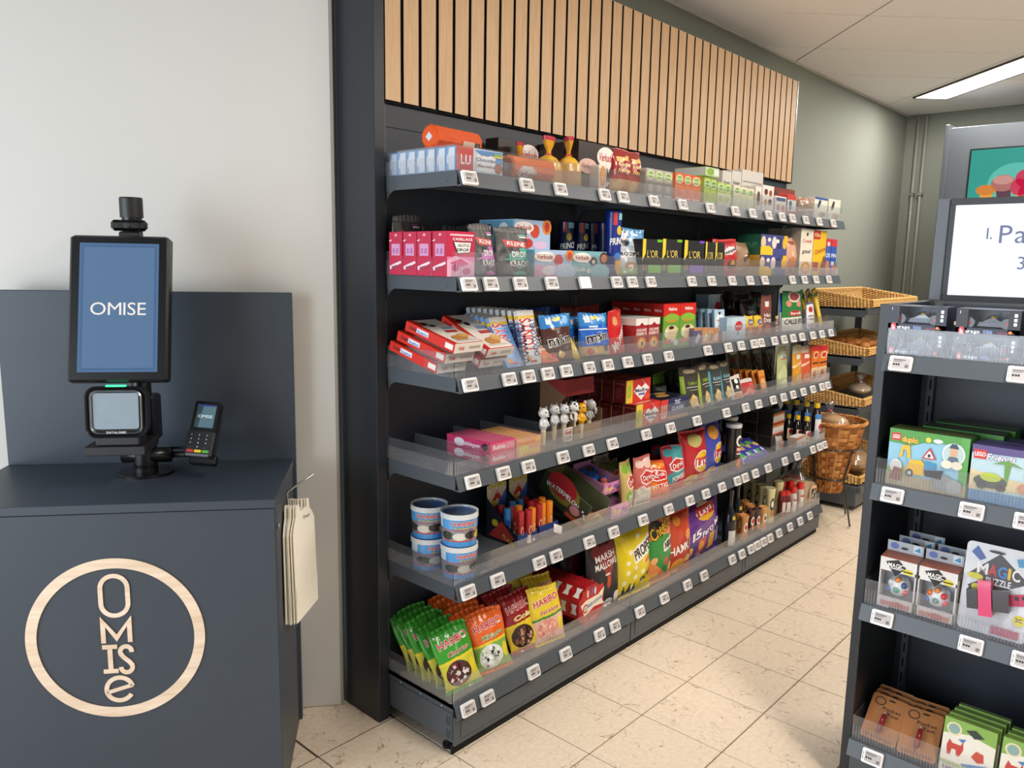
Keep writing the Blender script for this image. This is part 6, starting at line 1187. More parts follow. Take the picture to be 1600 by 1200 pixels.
# pink ring pop trays, two storeys
def pink_tray(x, y, z, tl, lab):
    r_ = thing('ring_pop_tray', lab, 'candy display', (x, y, z), rot(tl, 0, 0)); W_, D_, H_ = .115, .16, .05; m = MB()
    for s_ in (-1, 1): m.box(s_*W_/2-.001, s_*W_/2+.001, 0, D_, 0, H_, '#c98ab4')
    m.box(-W_/2, W_/2, 0, .002, 0, H_, '#e79ac6'); m.box(-W_/2, W_/2, D_-.002, D_, 0, H_*1.3, '#c98ab4'); m.box(-W_/2, W_/2, 0, D_, 0, .002, '#a86a94')
    art_flat(m, [('r', 0, 0, 1, 1, '#e08fc4'), ('e', .2, .5, .1, .25, '#f0c8a0'), ('e', .45, .4, .14, .2, '#f2d28a'), ('e', .7, .6, .07, .15, '#6a5ac0'), ('e', .85, .4, .06, .18, '#7a4ab0'), ('e', .6, .25, .05, .1, '#d8407a'), ('e', .32, .75, .06, .1, '#c8407a')], lambda a, b, l: (a-W_/2, -EPS*l, b), W_, H_)
    m.build('tray', M_CARTON, r_)
pink_tray(.605, .03, Z(L), 0, 'pink candy tray standing on the shelf floor under another pink tray'); pink_tray(.60, .075, SZ[L]+.085, 14, 'pink candy tray tilted above the lower pink tray')
RP = {}
for nm, c in (('brown', '#4a2424'), ('salmon', '#e87a78'), ('blue', '#2f6fc8')):
    m = MB(); m.lathe([(.006, 0), (.014, .002), (.015, .018), (.008, .026), (.0001, .027)], 12, c); RP[nm] = m.mesh('jelly_candy', M_HARD)
for nm, x, y, z in [('brown', .562+.0, .10+.026*i, .098) for i in range(4)]+[('salmon', .60, .10, .098), ('salmon', .625, .125, .108), ('blue', .59, .15, .112), ('blue', .62, .165, .118), ('blue', .645, .14, .11), ('salmon', .575, .05, .006), ('blue', .61, .055, .006), ('blue', .64, .05, .006), ('salmon', .60, .09, .006)]:
    put('jelly_candy', RP[nm], '%s dome shaped jelly candy lying in the pink trays' % nm, 'candy', (x, y, SZ[L]+z), (0, 0, 0), '%s jelly candies in the pink trays' % nm)
put('candy_bag', bag(.11, .06, .03, '#2a6ac4', [('e', .4, .5, .25, .3, '#5a3a34'), ('r', .7, .2, .95, .8, '#3f8ae0')], '#2460b4', 'pillow', None, 'candy_bag', seed=99), 'small bright blue candy bag thrown on the pink tray', 'candy bag', (.63, .17, SZ[L]+.138), (-70, 0, 15))
def nut_bag(px0, px1, pyt, y, c, c2, word, lab, seed, rz=0, tilt=-10, extra=(), t=.05):
    art = [('r', 0, 0, 1, 1, c), ('e', .3, .3, .2, .12, c2), ('e', .7, .85, .25, .1, c2), ('e', .25, .85, .2, .08, c2)]+list(extra)+[('p', [(.2, .62), (.5, .74), (.95, .66), (.9, .46), (.5, .42), (.25, .48)], '#f4e6e0'), ('p', [(.24, .61), (.5, .71), (.91, .64), (.87, .48), (.5, .45), (.28, .5)], '#c8282c'), ('t', 'Duyvis', .57, .58, .1, '#f8f0ea', dict(w=.5, rot=8)), ('t', word, .6, .3, .1, '#f4f0e8', dict(w=.6, rot=6))]
    return sweet_bag(px0, px1, pyt, y, c, art, lab, seed, rz, tilt, t, 4, None, 'pillow', None, 'nut_bag', 'snack bag')
nut_bag(977, 1000, 724, .03, '#c9b06a', '#7fae3c', 'MIX', 'sand coloured snack bag with green pods and a red badge', 101, 14, -6)
nut_bag(1001, 1023, 716, .03, '#cf6a62', '#e8c8bc', 'NOTEN', 'salmon pink snack bag with a red badge and white lower half', 102, -8, -4, [('r', 0, 0, 1, .36, '#d8d4c6')])
nut_bag(1021, 1050, 727, .03, '#d8491f', '#f08a2c', 'PITTIG', 'fiery orange snack bag with white lettering slumped low', 103, -20, -22)
nut_bag(1047, 1076, 700, .04, '#b8283a', '#3a8f96', 'POPPERS', 'red and teal snack bag with a red badge', 104, -6, -8, [('p', [(.4, .2), (.9, .4), (1, .95), (.5, 1), (.3, .6)], '#4a9aa0')])
for k in range(2): nut_bag(1030+k*10, 1056+k*10, 698, .12+.05*k, '#a02434', '#357f86', 'POPPERS', ('red snack bag standing right behind the red and teal one', 'red snack bag standing deepest behind the red and teal one')[k], 105+k, 0, -6)
for k, px in enumerate((952, 964)): nut_bag(px-12, px+12, 722, .20, '#8a8450', '#5f7a34', 'MIX', ('olive snack bag, shade put into its colour, beside the tilted pink tray', 'olive snack bag, shade put into its colour, beside the sand coloured bag')[k], 108+k, 6, -4)  # the sand coloured bag again, its colours darkened to paint in the shade
put('nut_bag', bag(.12, .17, .05, '#8d8478', [('e', .4, .6, .3, .2, '#a83a3c'), ('r', 0, .8, 1, 1, '#b8a8a0')], name='nut_bag', seed=112), 'grey snack bag lying high at the back behind the olive bags', 'snack bag', (.80, .26, Z(L)), (-4, 0, 4))
def crisps(px0, px1, pyt, y, c, word2, c2, lab, seed, rz=0, lev=4, t=.08):
    art = [('e', .45, .82, .26, .12, c2), ('e', .35, .1, .25, .1, '#d9b25a'), ('e', .68, .42, .34, .2, '#f4ead8'), ('e', .68, .42, .31, .185, '#e8b81f'), ('p', [(.38, .5), (.98, .5), (.98, .34), (.38, .34)], '#c8282c'), ('t', 'Lays', .68, .42, .14, '#ffffff', dict(w=.52, rot=6, sh=.1)), ('t', word2, .7, .1, .05, '#f4ece0', dict(w=.5))]
    return sweet_bag(px0, px1, pyt, y, c, art, lab, seed, rz, -4, t, lev, None, 'pillow', None, 'crisp_bag', 'crisp bag')
crisps(1077, 1111, 676, .03, '#b8202a', 'Naturel', '#b9b06a', 'red crisp bag with a yellow sun logo', 121, -6)
crisps(1105, 1138, 664, .045, '#3d45a8', 'Paprika', '#e09a2c', 'blue crisp bag with a yellow sun logo and corn crisps', 122, 6)
crisps(1056, 1094, 678, .17, '#5c161c', 'Naturel', '#7d8040', 'red crisp bag with back row shade put into its colour', 123, 0)  # this and the next: front bags repeated, shelf shade mixed into their colours
crisps(1098, 1140, 660, .18, '#23286a', 'Paprika', '#23286a', 'blue crisp bag with back row shade put into its colour', 124, 0)
H = on_y(1146, 663, .05).z-SZ[4]; Rp = .0365
def can(x, y, lab, H=H):
    r_ = thing('crisp_can', lab, 'crisp can', (x, y, Z(L)))
    link('can_body', tub([(.0001, 0), (Rp, 0), (Rp, H-.01), (.0001, H-.01)], ['#b9bcbf', '#1d1c1e', '#1d1c1e'], 28, [('e', .5, .68, .24, .12, '#efece8'), ('e', .54, .67, .17, .08, '#1d1c1e'), ('r', .3, .44, .9, .54, '#c8322c'), ('t', 'PRINGLES', .6, .49, .06, '#f4f0ec', dict(w=.55)), ('r', .3, .38, .8, .41, '#e8e4e0'), ('e', .6, .25, .2, .06, '#c8382c'), ('e', .55, .15, .22, .09, '#e87a20')], '#1d1c1e', Rp, H-.01, 0, M_HARD, 'can_body', 120, -100), r_)
    m = MB(); m.lathe([(Rp+.001, H-.018), (Rp+.0022, H-.012), (Rp+.0022, H-.002), (Rp-.001, H), (.0001, H-.001)], 28, '#c9cbcc'); m.build('lid', M_HARD, r_, 'pale plastic lid')
can(x_at(1147, .05, .65), .058, 'black crisp can with a pale lid at the shelf front'); can(x_at(1139, .16, .65), .16, 'black crisp can behind the front can')
for k in range(6): put('snack_pack', bag(.13, .15, .03, '#3a3c9c', [('e', .3, .75, .25, .12, '#5a9a4a'), ('e', .7, .6, .25, .1, '#c9a86a'), ('r', .1, .2, .4, .4, '#4aa05a'), ('r', .6, .25, .8, .38, '#d8d0e8'), ('r', 0, 0, 1, .12, '#2c2e86')], '#2c2e86', 'pillow', None, 'snack_pack', seed=130+k, nx=20, ny=20), 'violet blue snack pack lying flat in the overlapping pile', 'snack pack', (1.74+.085*(k % 3), .03+.07*(k//3), SZ[L]+.012+.018*(k//3)), (-62, 0, -6+k*4), 'violet blue snack packs')
# black tray cartons in a grid pile
x, w_, h_ = fit(L, 1206, 1224, 643, .12); TY = carton(w_*1.02, .082, .062, '#6a5f56', [('r', .04, .04, .96, .96, '#4a423b')], [('r', .06, .08, .94, .92, '#3a322c')], name='coffee_brick'); TY2 = carton(w_*1.02, .082, .062, '#3a322d', [('r', .04, .04, .96, .96, '#e6e0da'), ('r', .04, .75, .96, .96, '#d8742c'), ('r', .04, .04, .96, .2, '#c8502c'), ('r', .15, .3, .85, .34, '#8a827a')], [('r', .06, .08, .94, .92, '#3a322c')], name='coffee_brick')
for j in range(3):
    for i in range(2):
        top_ = j == 2 and i == 0
        put('coffee_brick', TY2 if i == 0 and j > 0 else TY, ('dark brown carton with an orange label, top of the piled grid' if j == 2 else 'dark brown carton with an orange label, middle of the piled grid') if i == 0 and j > 0 else 'plain dark brown carton in the piled grid', 'carton', (x, .12+i*.086, SZ[L]+.0006+j*.0628), (0, 0, 0), 'labelled dark cartons in the grid' if i == 0 and j > 0 else 'plain dark cartons in the grid')
put('cheese_pack', bag(.08, .085, .04, '#b9b2aa', [('r', .55, 0, .75, 1, '#c8502c'), ('r', .75, 0, 1, 1, '#ece8e4'), ('e', .28, .5, .2, .3, '#8d857d')], '#d8d4d0', 'pillow', None, 'cheese_pack', seed=141, nx=16, ny=14), 'grey wrapped pack with an orange stripe lying before the dark cartons', 'pack', (x_at(1221, .04, .6), .05, Z(L)), (-12, 12, 0))
x, w_, h_ = fit(L, 1245, 1260, 682, .02); put('soup_box', carton(w_, .05, h_, '#e9e2dc', [('p', [(0, .7), (1, .9), (1, 1), (0, 1)], '#e0742c'), ('t', 'soep', .5, .45, .12, '#6a5a50', dict(w=.6)), ('e', .7, .2, .2, .14, '#d88a4a')], [('r', 0, 0, 1, 1, '#d8b8a4')], name='soup_box'), 'small white box with an orange top before the dark bottles', 'box', (x, .02, Z(L)))
SP = [(.0001, 0), (.023, 0), (.024, .004), (.024, .085), (.0215, .10), (.012, .118), (.012, .13), (.0001, .13)]
for k, (px, y, hh) in enumerate(((0, .03, 0), (0, .083, 1), (0, .136, 2), (0, .189, 3))):
    bottle('soy_bottle', SP, '#1c1312', [(.0135, .126), (.0142, .128), (.0142, .148), (.0135, .150), (.0001, .150)], '#e6bd1c', 'small dark soy bottle with a yellow cap', 'bottle', (2.425, y+.01, Z(L)), [('r', .1, 0, .9, 1, '#e8dfc8'), ('e', .5, .7, .25, .25, '#c8282c'), ('r', .2, .1, .8, .4, '#e0b83c')], .024, .06, .012, 'small soy bottles in the front row')
BP = [(.0001, 0), (.027, 0), (.028, .004), (.028, .13), (.026, .15), (.015, .172), (.015, .19), (.0001, .19)]
for k in (4, 3, 2, 1, 0):
    bottle('soy_bottle', BP, '#1c1312' if k == 4 else '#20263a', [(.0165, .185), (.0172, .187), (.0172, .208), (.0165, .210), (.0001, .210)], '#e6bd1c', 'tall soy bottle with a yellow cap and blue neck label', 'bottle', (2.552, .038+.0605*(4-k), Z(L)), [('r', 0, .0, 1, .8, '#dfe3ea'), ('r', 0, .8, 1, 1, '#4a86c8'), ('e', .55, .5, .22, .12, '#c8323a'), ('e', .6, .25, .1, .06, '#2a2a34')], .028, .145, .006, 'tall soy bottles in the rear row', 0, -105)

# ================================================================== bottom shelf
L = 5
SB = SZ[5]
def scatter(bits, seed):
    R_ = random.Random(seed); out = []; cs = [b[2] for b in bits]
    for k in range(34):
        a = R_.uniform(0, 6.28); q = math.sqrt(R_.random())*.95; u, v = .42+.30*q*math.cos(a), .26+.165*q*math.sin(a); t = R_.uniform(0, 3.14); l_, s_ = R_.uniform(.035, .07), R_.uniform(.018, .03)
        out.append(('p', [(u+l_*math.cos(t+i*.785)*(.6 if i % 2 else 1), v+(l_*.62*math.sin(t+i*.785))*(.6 if i % 2 else 1)+s_*math.cos(i)*.3) for i in range(8)], cs[k % len(cs)]))
    return out
def haribo(c, c2, word, wc, inner, bits, seed):
    art = [('r', 0, 0, 1, 1, c2), ('p', [(0, .47), (1, .53), (1, 1), (0, 1)], c), ('p', [(0, .43), (1, .49), (1, .53), (0, .47)], '#e8cf2e' if c != '#e8c92c' else '#3f8a34'), ('e', .42, .26, .34, .19, inner)]+scatter(bits, seed)+[('r', 0, 0, 1, .05, c), ('e', .86, .3, .09, .12, '#e8cf2e' if c2 != '#e8cf2e' else '#d8b01c'), ('t', 'HARIBO', .5, .76, .105, '#c4242a', dict(w=.8, rot=7, o='#f8f4ee')), ('t', word, .55, .585, .07, wc, dict(w=.6, rot=7, sh=.15, o='#f4eedc'))]
    return bag(.140, .205, .042, c, art, c, 'pillow', None, 'candy_bag', seal=.045, nx=84, ny=116, seed=seed, wr=1.3)
dk = [(.3, .3, '#e8e0dc'), (.5, .22, '#8a2a30'), (.4, .36, '#d8cfc8'), (.58, .32, '#4a1c1e'), (.3, .18, '#5a2022'), (.48, .14, '#e4dcd6')]
HB = {'green': haribo('#3c9a2c', '#cfc93a', 'Cherries', '#a8482a', '#4a2422', dk, 201), 'orange': haribo('#e8641c', '#7fae4a', 'Kikkers', '#5f9a3c', '#dfe2da', [(.3, .3, '#ffffff'), (.5, .24, '#2c2c2c'), (.42, .34, '#1f2220'), (.56, .3, '#f4f4f0'), (.3, .18, '#cfd4c8'), (.5, .14, '#9ab89a')], 202),
    'red': haribo('#9c1c22', '#e2c02c', 'Cola', '#e8c83c', '#3a1f18', [(.3, .3, '#6a3a24'), (.5, .24, '#8a5a3c'), (.42, .34, '#2a1410'), (.56, .3, '#c9a08a')], 203), 'yellow': haribo('#e8c92c', '#e2b6a0', 'Perziken', '#c8502c', '#e09a86', [(.3, .3, '#f0b8a4'), (.5, .24, '#d8786a'), (.42, .34, '#f2c8b4'), (.56, .3, '#e08a78'), (.3, .18, '#f0c0ac')], 204)}
def lay(kind, lab, px, pyt, y0, tilt, rz, grp=None, roll=0):
    t = math.radians(tilt); yt = y0-math.sin(t)*.205*1.0; zt = SB+.205*math.cos(t); x = x_at(px, yt, zt)
    x = max(x, -.236+.012*abs(roll)/6); put('candy_bag', HB[kind], lab, 'candy bag', (x, y0, SB+.008), (tilt, roll, rz), grp)
G = lambda c: '%s candy bags leaning on the bottom shelf' % c
lay('green', 'green cherry candy bag leaning in front of the other green bags', 668, 0, .035, -26, -12, None, -6)
for a in ((640, .085, -30, -12, -9), (618, .125, -32, -14, -12), (652, .152, -24, -6, -6), (628, .185, -30, -12, -8), (618, .225, -28, -12, -8)): lay('green', 'green cherry candy bag behind the front green bag', a[0], 0, a[1], a[2], a[3], G('green'), a[4])
lay('orange', 'orange and green candy bag leaning in front of the other orange bags', 752, 0, .040, -20, -14, None, -4)
for a in ((728, .075, -22, -14, -5), (718, .115, -22, -14, -5), (715, .15, -22, -12, -4), (700, .195, -20, -10, -4), (692, .23, -20, -6, -2)): lay('orange', 'orange candy bag behind the front orange bag', a[0], 0, a[1], a[2], a[3], G('orange'), a[4])
lay('red', 'dark red cola candy bag leaning next to the front orange bag', 800, 0, .06, -22, -12, None, -4)
for a in ((775, .115, -22, -12, -4), (765, .165, -20, -10, -4), (748, .215, -18, -8, 0)): lay('red', 'dark red cola candy bag leaning behind the front red bag', a[0], 0, a[1], a[2], a[3], G('red'), a[4])
lay('yellow', 'yellow peach candy bag leaning beside the red gift boxes', 846, 0, .035, -14, -14, None, -4)
for a in ((835, .105, -22, -12, -4), (810, .17, -14, -8, -2)): lay('yellow', 'yellow peach candy bag leaning behind the front yellow bag', a[0], 0, a[1], a[2], a[3], G('yellow'), a[4])
# hexagonal gift boxes
hx = [(.045*math.cos(math.radians(a)), .045+.045*math.sin(math.radians(a))) for a in (22.5+45*k for k in range(8))]; sc = 1.3*.078/.045
m = MB(); P = [(p[0]*sc*.82, p[1]*sc*.86) for p in hx]; zb = min(p[1] for p in P); P = [(p[0], p[1]-zb) for p in P]; m.prism(P, 0, .049, '#a81a20')
for i in range(8):
    a, b = P[i], P[(i+1) % 8]
    if i in (2, 3):
        f = lambda t, s_: (a[0]+(b[0]-a[0])*t-.0004*1, s_, a[1]+(b[1]-a[1])*t+.0003)
        m.add([f(.2, .01), f(.5, .016), f(.8, .01), f(.8, .038), f(.5, .032), f(.2, .038)], [tuple(range(6))], '#efe8e0' if i == 2 else '#d8d4d0')
art_flat(m, [('r', .15, .3, .95, .95, '#b81c22'), ('p', [(.1, .62), (.3, .7), (.75, .72), (.98, .85), (.9, .55), (.98, .42), (.6, .45), (.25, .3)], '#efe2c8'), ('t', 'Celebrations', .57, .58, .11, '#3a6ab0', dict(w=.66, rot=10, sh=.15)), ('t', 'C', .26, .5, .2, '#c8322c'), ('e', .35, .85, .04, .1, '#d8c8a0'), ('e', .5, .88, .04, .1, '#7a5a9c'), ('e', .62, .86, .04, .1, '#c9cdd4'), ('e', .3, .2, .1, .06, '#c9504c'), ('e', .6, .18, .16, .06, '#d8686a')], lambda x, y, l: (x-.083, -EPS*l, y), .166, .156)
HX = m.mesh('gift_box', M_CARTON)
xg = x_at(921, .03, SB+.06)
for k in range(6): put('gift_box', HX, 'red eight sided chocolate gift box in the receding row', 'gift box', (xg, .022+.0495*k, Z(L)), (0, 0, 0), 'red eight sided gift boxes')
put('gift_box', HX, 'red eight sided chocolate gift box squeezed in at the back behind the yellow bags', 'gift box', (xg-.16, .25, Z(L)), (0, 0, 0))
mk = [('p', [(.1, .78), (.25, .98), (.4, .86), (.5, 1), (.62, .86), (.78, .98), (.9, .78), (.75, .6), (.62, .3), (.4, .58)], '#8d2a2c'), ('t', 'MARSH', .5, .74, .085, '#f4efe9', dict(w=.62, rot=6)), ('t', 'MALLOWS', .52, .63, .085, '#f4efe9', dict(w=.7, rot=6)), ('r', .45, .48, .62, .5, '#e8d8d0'), ('e', .56, .38, .06, .1, '#c8502c'), ('e', .2, .08, .14, .07, '#f0e8e4'), ('e', .6, .06, .16, .07, '#f4ece8'), ('e', .88, .12, .1, .08, '#efe6e2')]
sweet_bag(931, 973, 846, .05, '#2f2c2d', mk, 'charcoal marshmallow bag with white lettering on a red flame', 211, -6, -6, .06, 5, None, 'pillow', M_FILMM, 'marshmallow_bag')
for k, px in enumerate((905, 928)): sweet_bag(px-18, px+18, 852, .17+.03*k, '#222021', [('e', .5, .6, .3, .2, '#5a2226')], 'charcoal marshmallow bag with painted shade behind the gift boxes', 212+k, 0, -6, .06, 5, 'charcoal marshmallow bags behind the gift boxes', 'pillow', M_FILMM, 'marshmallow_bag')  # charcoal and red both deepened here, standing in for shade
pp = [('e', .15+.7*((i*37) % 10)/10, .1+.8*((i*53) % 17)/17, .05, .035, '#efe6c0') for i in range(14)]+[('p', [(.35, .68), (.95, .84), (1, .62), (.4, .48)], '#f2efe4'), ('t', 'PROPER', .68, .66, .14, '#1f1f1d', dict(w=.58, rot=16)), ('p', [(.7, .5), (.98, .56), (.98, .48), (.7, .44)], '#e0742c'), ('p', [(.1, .02), (.15, .2), (.22, .08), (.3, .24), (.36, .08), (.44, .22), (.48, .02)], '#2c3a2a'), ('t', 'SALTED', .75, .26, .07, '#2a2a26', dict(w=.36, rot=16))]
sweet_bag(976, 1024, 828, .03, '#e4cb22', pp, 'bright yellow popcorn bag with black lettering', 221, -4, -4, .08, 5, None, 'pillow', None, 'popcorn_bag', 'snack bag')
sweet_bag(962, 1000, 822, .16, '#a8951c', pp[:10], 'yellow popcorn bag with painted shade behind the front one', 222, 0, -4, .08, 5, None, 'pillow', None, 'popcorn_bag', 'snack bag')  # the front bag's yellow, dulled so the colour itself holds the shade
ch = [('r', 0, 0, 1, 1, '#e0864a'), ('p', [(0, .62), (.4, .7), (1, .66), (1, .25), (.7, .1), (0, .4)], '#2f8a3c'), ('e', .3, .78, .3, .12, '#1d1a18'), ('t', 'Cheetos', .52, .8, .16, '#e8b41c', dict(w=.9, rot=22, o='#1d1a18')), ('p', [(.5, .58), (1, .66), (1, .5), (.52, .44)], '#f0ede6'), ('t', 'NIBBIT', .76, .55, .09, '#1d1d1b', dict(w=.42, rot=8)), ('e', .2, .35, .1, .05, '#e8b070'), ('e', .65, .3, .12, .06, '#c85a4a'), ('e', .85, .2, .1, .06, '#e0a868'), ('e', .25, .1, .2, .07, '#e8a860')]
sweet_bag(1021, 1056, 806, .03, '#d9803f', ch, 'orange and green corn snack bag with yellow and black lettering', 223, -4, -4, .07, 5, None, 'pillow', None, 'corn_snack_bag', 'snack bag')
hm = [('r', 0, 0, 1, 1, '#b8321f'), ('p', [(0, .3), (.6, .6), (1, .9), (1, 1), (0, 1)], '#c2401f'), ('e', .35, .85, .14, .08, '#d98a2c'), ('e', .75, .6, .14, .08, '#e0923a'), ('t', "HAMKAS", .55, .42, .13, '#f8f4ee', dict(w=1.0, rot=8)), ('e', .4, .12, .25, .12, '#e0972e'), ('e', .75, .2, .14, .06, '#e8c070')]
sweet_bag(1052, 1086, 803, .03, '#b8321f', hm, 'red orange cheese snack bag with white block lettering', 224, -4, -4, .07, 5, None, 'pillow', None, 'cheese_snack_bag', 'snack bag')
sweet_bag(1060, 1092, 790, .13, '#8d1f1c', [('e', .5, .6, .3, .2, '#a8301f')], 'dark red snack bag behind the cheese snack bag', 225, 6, -4, .07, 5, None, 'pillow', None, 'cheese_snack_bag', 'snack bag')
pm = [('e', .6, .82, .22, .14, '#e8d9c0'), ('e', .6, .80, .2, .125, '#e2a81f'), ('p', [(.38, .92), (.82, .92), (.8, .76), (.4, .76)], '#c8322c'), ('t', 'Lays', .6, .84, .08, '#ffffff', dict(w=.3, rot=6)), ('t', '15', .34, .5, .13, '#f8f4fa', dict(w=.18, rot=10, sh=.2)), ('t', 'Party Mix', .7, .54, .09, '#f8f4fa', dict(w=.48, rot=12, sh=.15)), ('p', [(.12, .1), (.3, .12), (.32, .4), (.14, .36)], '#3a3a78'), ('e', .22, .24, .07, .08, '#e0b05a'), ('p', [(.38, .12), (.54, .14), (.56, .42), (.4, .4)], '#c8502c'), ('e', .46, .28, .06, .08, '#f0a04a'), ('p', [(.62, .14), (.78, .16), (.78, .44), (.64, .42)], '#e0a82a'), ('p', [(.84, .18), (.97, .2), (.97, .46), (.85, .44)], '#9a9ad0'), ('e', .2, .1, .05, .04, '#efeaf2'), ('e', .48, .08, .05, .04, '#efeaf2')]
sweet_bag(1064, 1135, 790, .035, '#5d2484', pm, 'big purple party mix crisp bag with a yellow sun logo', 226, 2, -3, .09, 5, None, 'pillow', None, 'crisp_bag', 'crisp bag')
WB = [(.0001, 0), (.031, 0), (.032, .004), (.032, .13), (.026, .165), (.0125, .20), (.0115, .265), (.0135, .268), (.0135, .278), (.0001, .278)]
for k, px in enumerate((1138, 1149)): bottle('wine_bottle', WB, '#14171a', [(.0145, .255), (.0145, .284), (.0001, .284)], '#17181b', ('dark sparkling wine bottle next to the purple bag', 'dark sparkling wine bottle next to the tan sauce bottles')[k], 'bottle', (x_at(px, .06+.05*k, .3), .055+.05*k, Z(L)), [('r', .1, 0, .9, .36, '#d9d6d0'), ('r', .35, .62, .65, .7, '#c9a83c')], .032, .21, .01, None, 0, -105)
def squeeze(lab, px, y, H, c, badge, capc, grp, R_=.024, logo='#ffffff'):
    prof = [(.0001, 0), (R_*.9, 0), (R_*.95, .004), (R_*.86, H*.3), (R_*.80, H*.6), (R_*.92, H*.85), (R_*1.02, H-.006), (R_*.98, H), (R_*.9, H-.004), (.0001, H-.006)]
    r_ = thing('sauce_bottle', lab, 'sauce bottle', (x_at(px, y, SB+.1), y, Z(L)), (0, 0, 0), grp); r_.scale = (1.15, .8, 1)
    link('bottle_body', tub(prof, None, 20, [('e', .55, .52, .3, .2, badge), ('e', .55, .54, .2, .1, logo), ('e', .55, .28, .22, .1, '#d87a3c')], c, R_, H, 0, M_HARD, 'bottle_body', 110, -115), r_)
    m = MB(); m.lathe([(R_*.8, .0002), (R_*1.0, .0004), (R_*1.0, .018), (R_*.86, .019)], 20, capc); m.build('cap', M_HARD, r_)
for k in range(4): squeeze('cream mayonnaise squeeze bottle with a dark badge', 1203-k*12, .075+.056*k, .185, '#d6cf9c', '#2c2a2c', '#e4dcb0', 'cream mayonnaise bottles', .031, '#e8e0d0')
squeeze('cream mayonnaise squeeze bottle next to the ketchup', 1216, .10, .185, '#d8d1a0', '#2c2a2c', '#e4dcb0', None, .031, '#e8e0d0')
for k, (px, y) in enumerate(((1163, .04), (1155, .085), (1172, .10), (1164, .15))): squeeze('tan sate sauce squeeze bottle in the front group', px, y, .128, '#c98a4a', '#efe6dc', '#d8a060', 'tan sauce bottles', .026, '#c8322c')
for k, (px, y) in enumerate(((1183, .045), (1174, .06))): squeeze('dark brown sauce squeeze bottle between the tan ones', px, y, .128, '#4a2a22', '#f0e8e0', '#5a342a', 'dark brown sauce bottles', .025, '#c8322c')
squeeze('light caramel sauce squeeze bottle before the cream ones', 1193, .04, .125, '#d09a58', '#efe6dc', '#dcae70', None, .027, '#8a5a3a')
KP = [(.0001, 0), (.022, 0), (.023, .004), (.021, .05), (.023, .09), (.019, .112), (.015, .12), (.0001, .12)]
for k, (px, y) in enumerate(((1222, .045), (1229, .03), (1216, .10), (1223, .12), (1213, .16))): bottle('ketchup_bottle', KP, '#6e1d1c', [(.0165, .116), (.0175, .12), (.0165, .142), (.0001, .144)], '#c81f20', 'dark red ketchup bottle with a bright red cap', 'bottle', (x_at(px, y+.02, SB+.1), y+.02, Z(L)), [('r', .2, .1, .8, .9, '#e4dcd4'), ('r', .35, .4, .65, .7, '#8d2a26')], .023, .07, .02, 'dark red ketchup bottles')
for k, (px, y) in enumerate(((1239, .03), (1250, .035), (1235, .09), (1245, .10), (1231, .15))): bottle('ketchup_bottle', KP, '#d8c8bc' if k < 2 else '#a83a30', [(.0165, .11), (.0195, .116), (.0185, .148), (.0001, .15)], '#d8241f', 'sauce bottle with a tall bright red cap and yellow label', 'bottle', (x_at(px, y+.02, SB+.1), y+.02, Z(L)), [('r', .1, .0, .9, .9, '#e8e2dc'), ('e', .5, .4, .3, .34, '#e2b82c'), ('r', .2, .75, .8, .9, '#c8322c')], .023, .075, .012, 'red capped sauce bottles')
# sliced bread in a clear bag at the end
bb = thing('bread_loaf', 'sliced bread in a clear bag with a black and white label at the shelf end', 'bread', (2.515, .115, Z(L)), rot(0, 0, 0)); bb.scale = (1.15, 1.25, 1.35); m = MB()
for k in range(7):
    P = [(-.055, 0), (.055, 0), (.058, .06), (.05, .095), (0, .105), (-.05, .095), (-.058, .06)]; m.prism(P, k*.02-.07, k*.02-.052, '#c9a074' if k % 2 else '#d2ac82', TM(0, 0, .002))
m.build('bread', M_MATT, bb)
m = MB(); m.box(-.066, .066, -.08, .085, .001, .115, '#fff', bev=.02); m.tube([(0, .0, .11), (0, .0, .15), (.01, 0, .175), (.0, 0, .21)], [.055, .02, .022, .05], n=14, cap=False, flat=.5); m.build('clear_bag', M_WRAP, bb)
m = MB(); m.prism([(-.035, .03), (.045, .02), (.05, .085), (.0, .095), (-.03, .08)], -.0835, -.0815, '#d8b48c'); m.prism([(-.02, .035), (.035, .03), (.04, .075), (-.015, .08)], -.0845, -.0838, '#1d1c1c'); art_flat(m, [('t', 'BROOD', .5, .5, .3, '#f0ece4', dict(w=.8, rot=30))], lambda x, y, l: (x-.02, -.0846-EPS*l, y+.035), .055, .045); m.build('label', M_MATT, bb)
put('bread_pack', bag(.16, .15, .06, '#a89c90', [('e', .5, .5, .4, .35, '#b8ab9c')], name='bread_pack', mat=M_FILM, seed=301), 'pale crinkled bread bag lying at the back behind the ketchup', 'bread bag', (2.28, .27, Z(L)), (-8, 0, 0))
# ================================================================== toys on the gondola
def gfit(level, px0, px1, pyt, x=GX+.02):
    z = GZ[level]+.06; y0, y1 = y_at(px0, x, z), y_at(px1, x, z); zt = on_x((px0+px1)/2, pyt, x).z
    return (y0+y1)/2, y0-y1, zt-GZ[level]
def gput(name, me, lab, cat, x, y, z, r=(0, 0, -90), grp=None): return put(name, me, lab, cat, (x, y, z), r, grp)
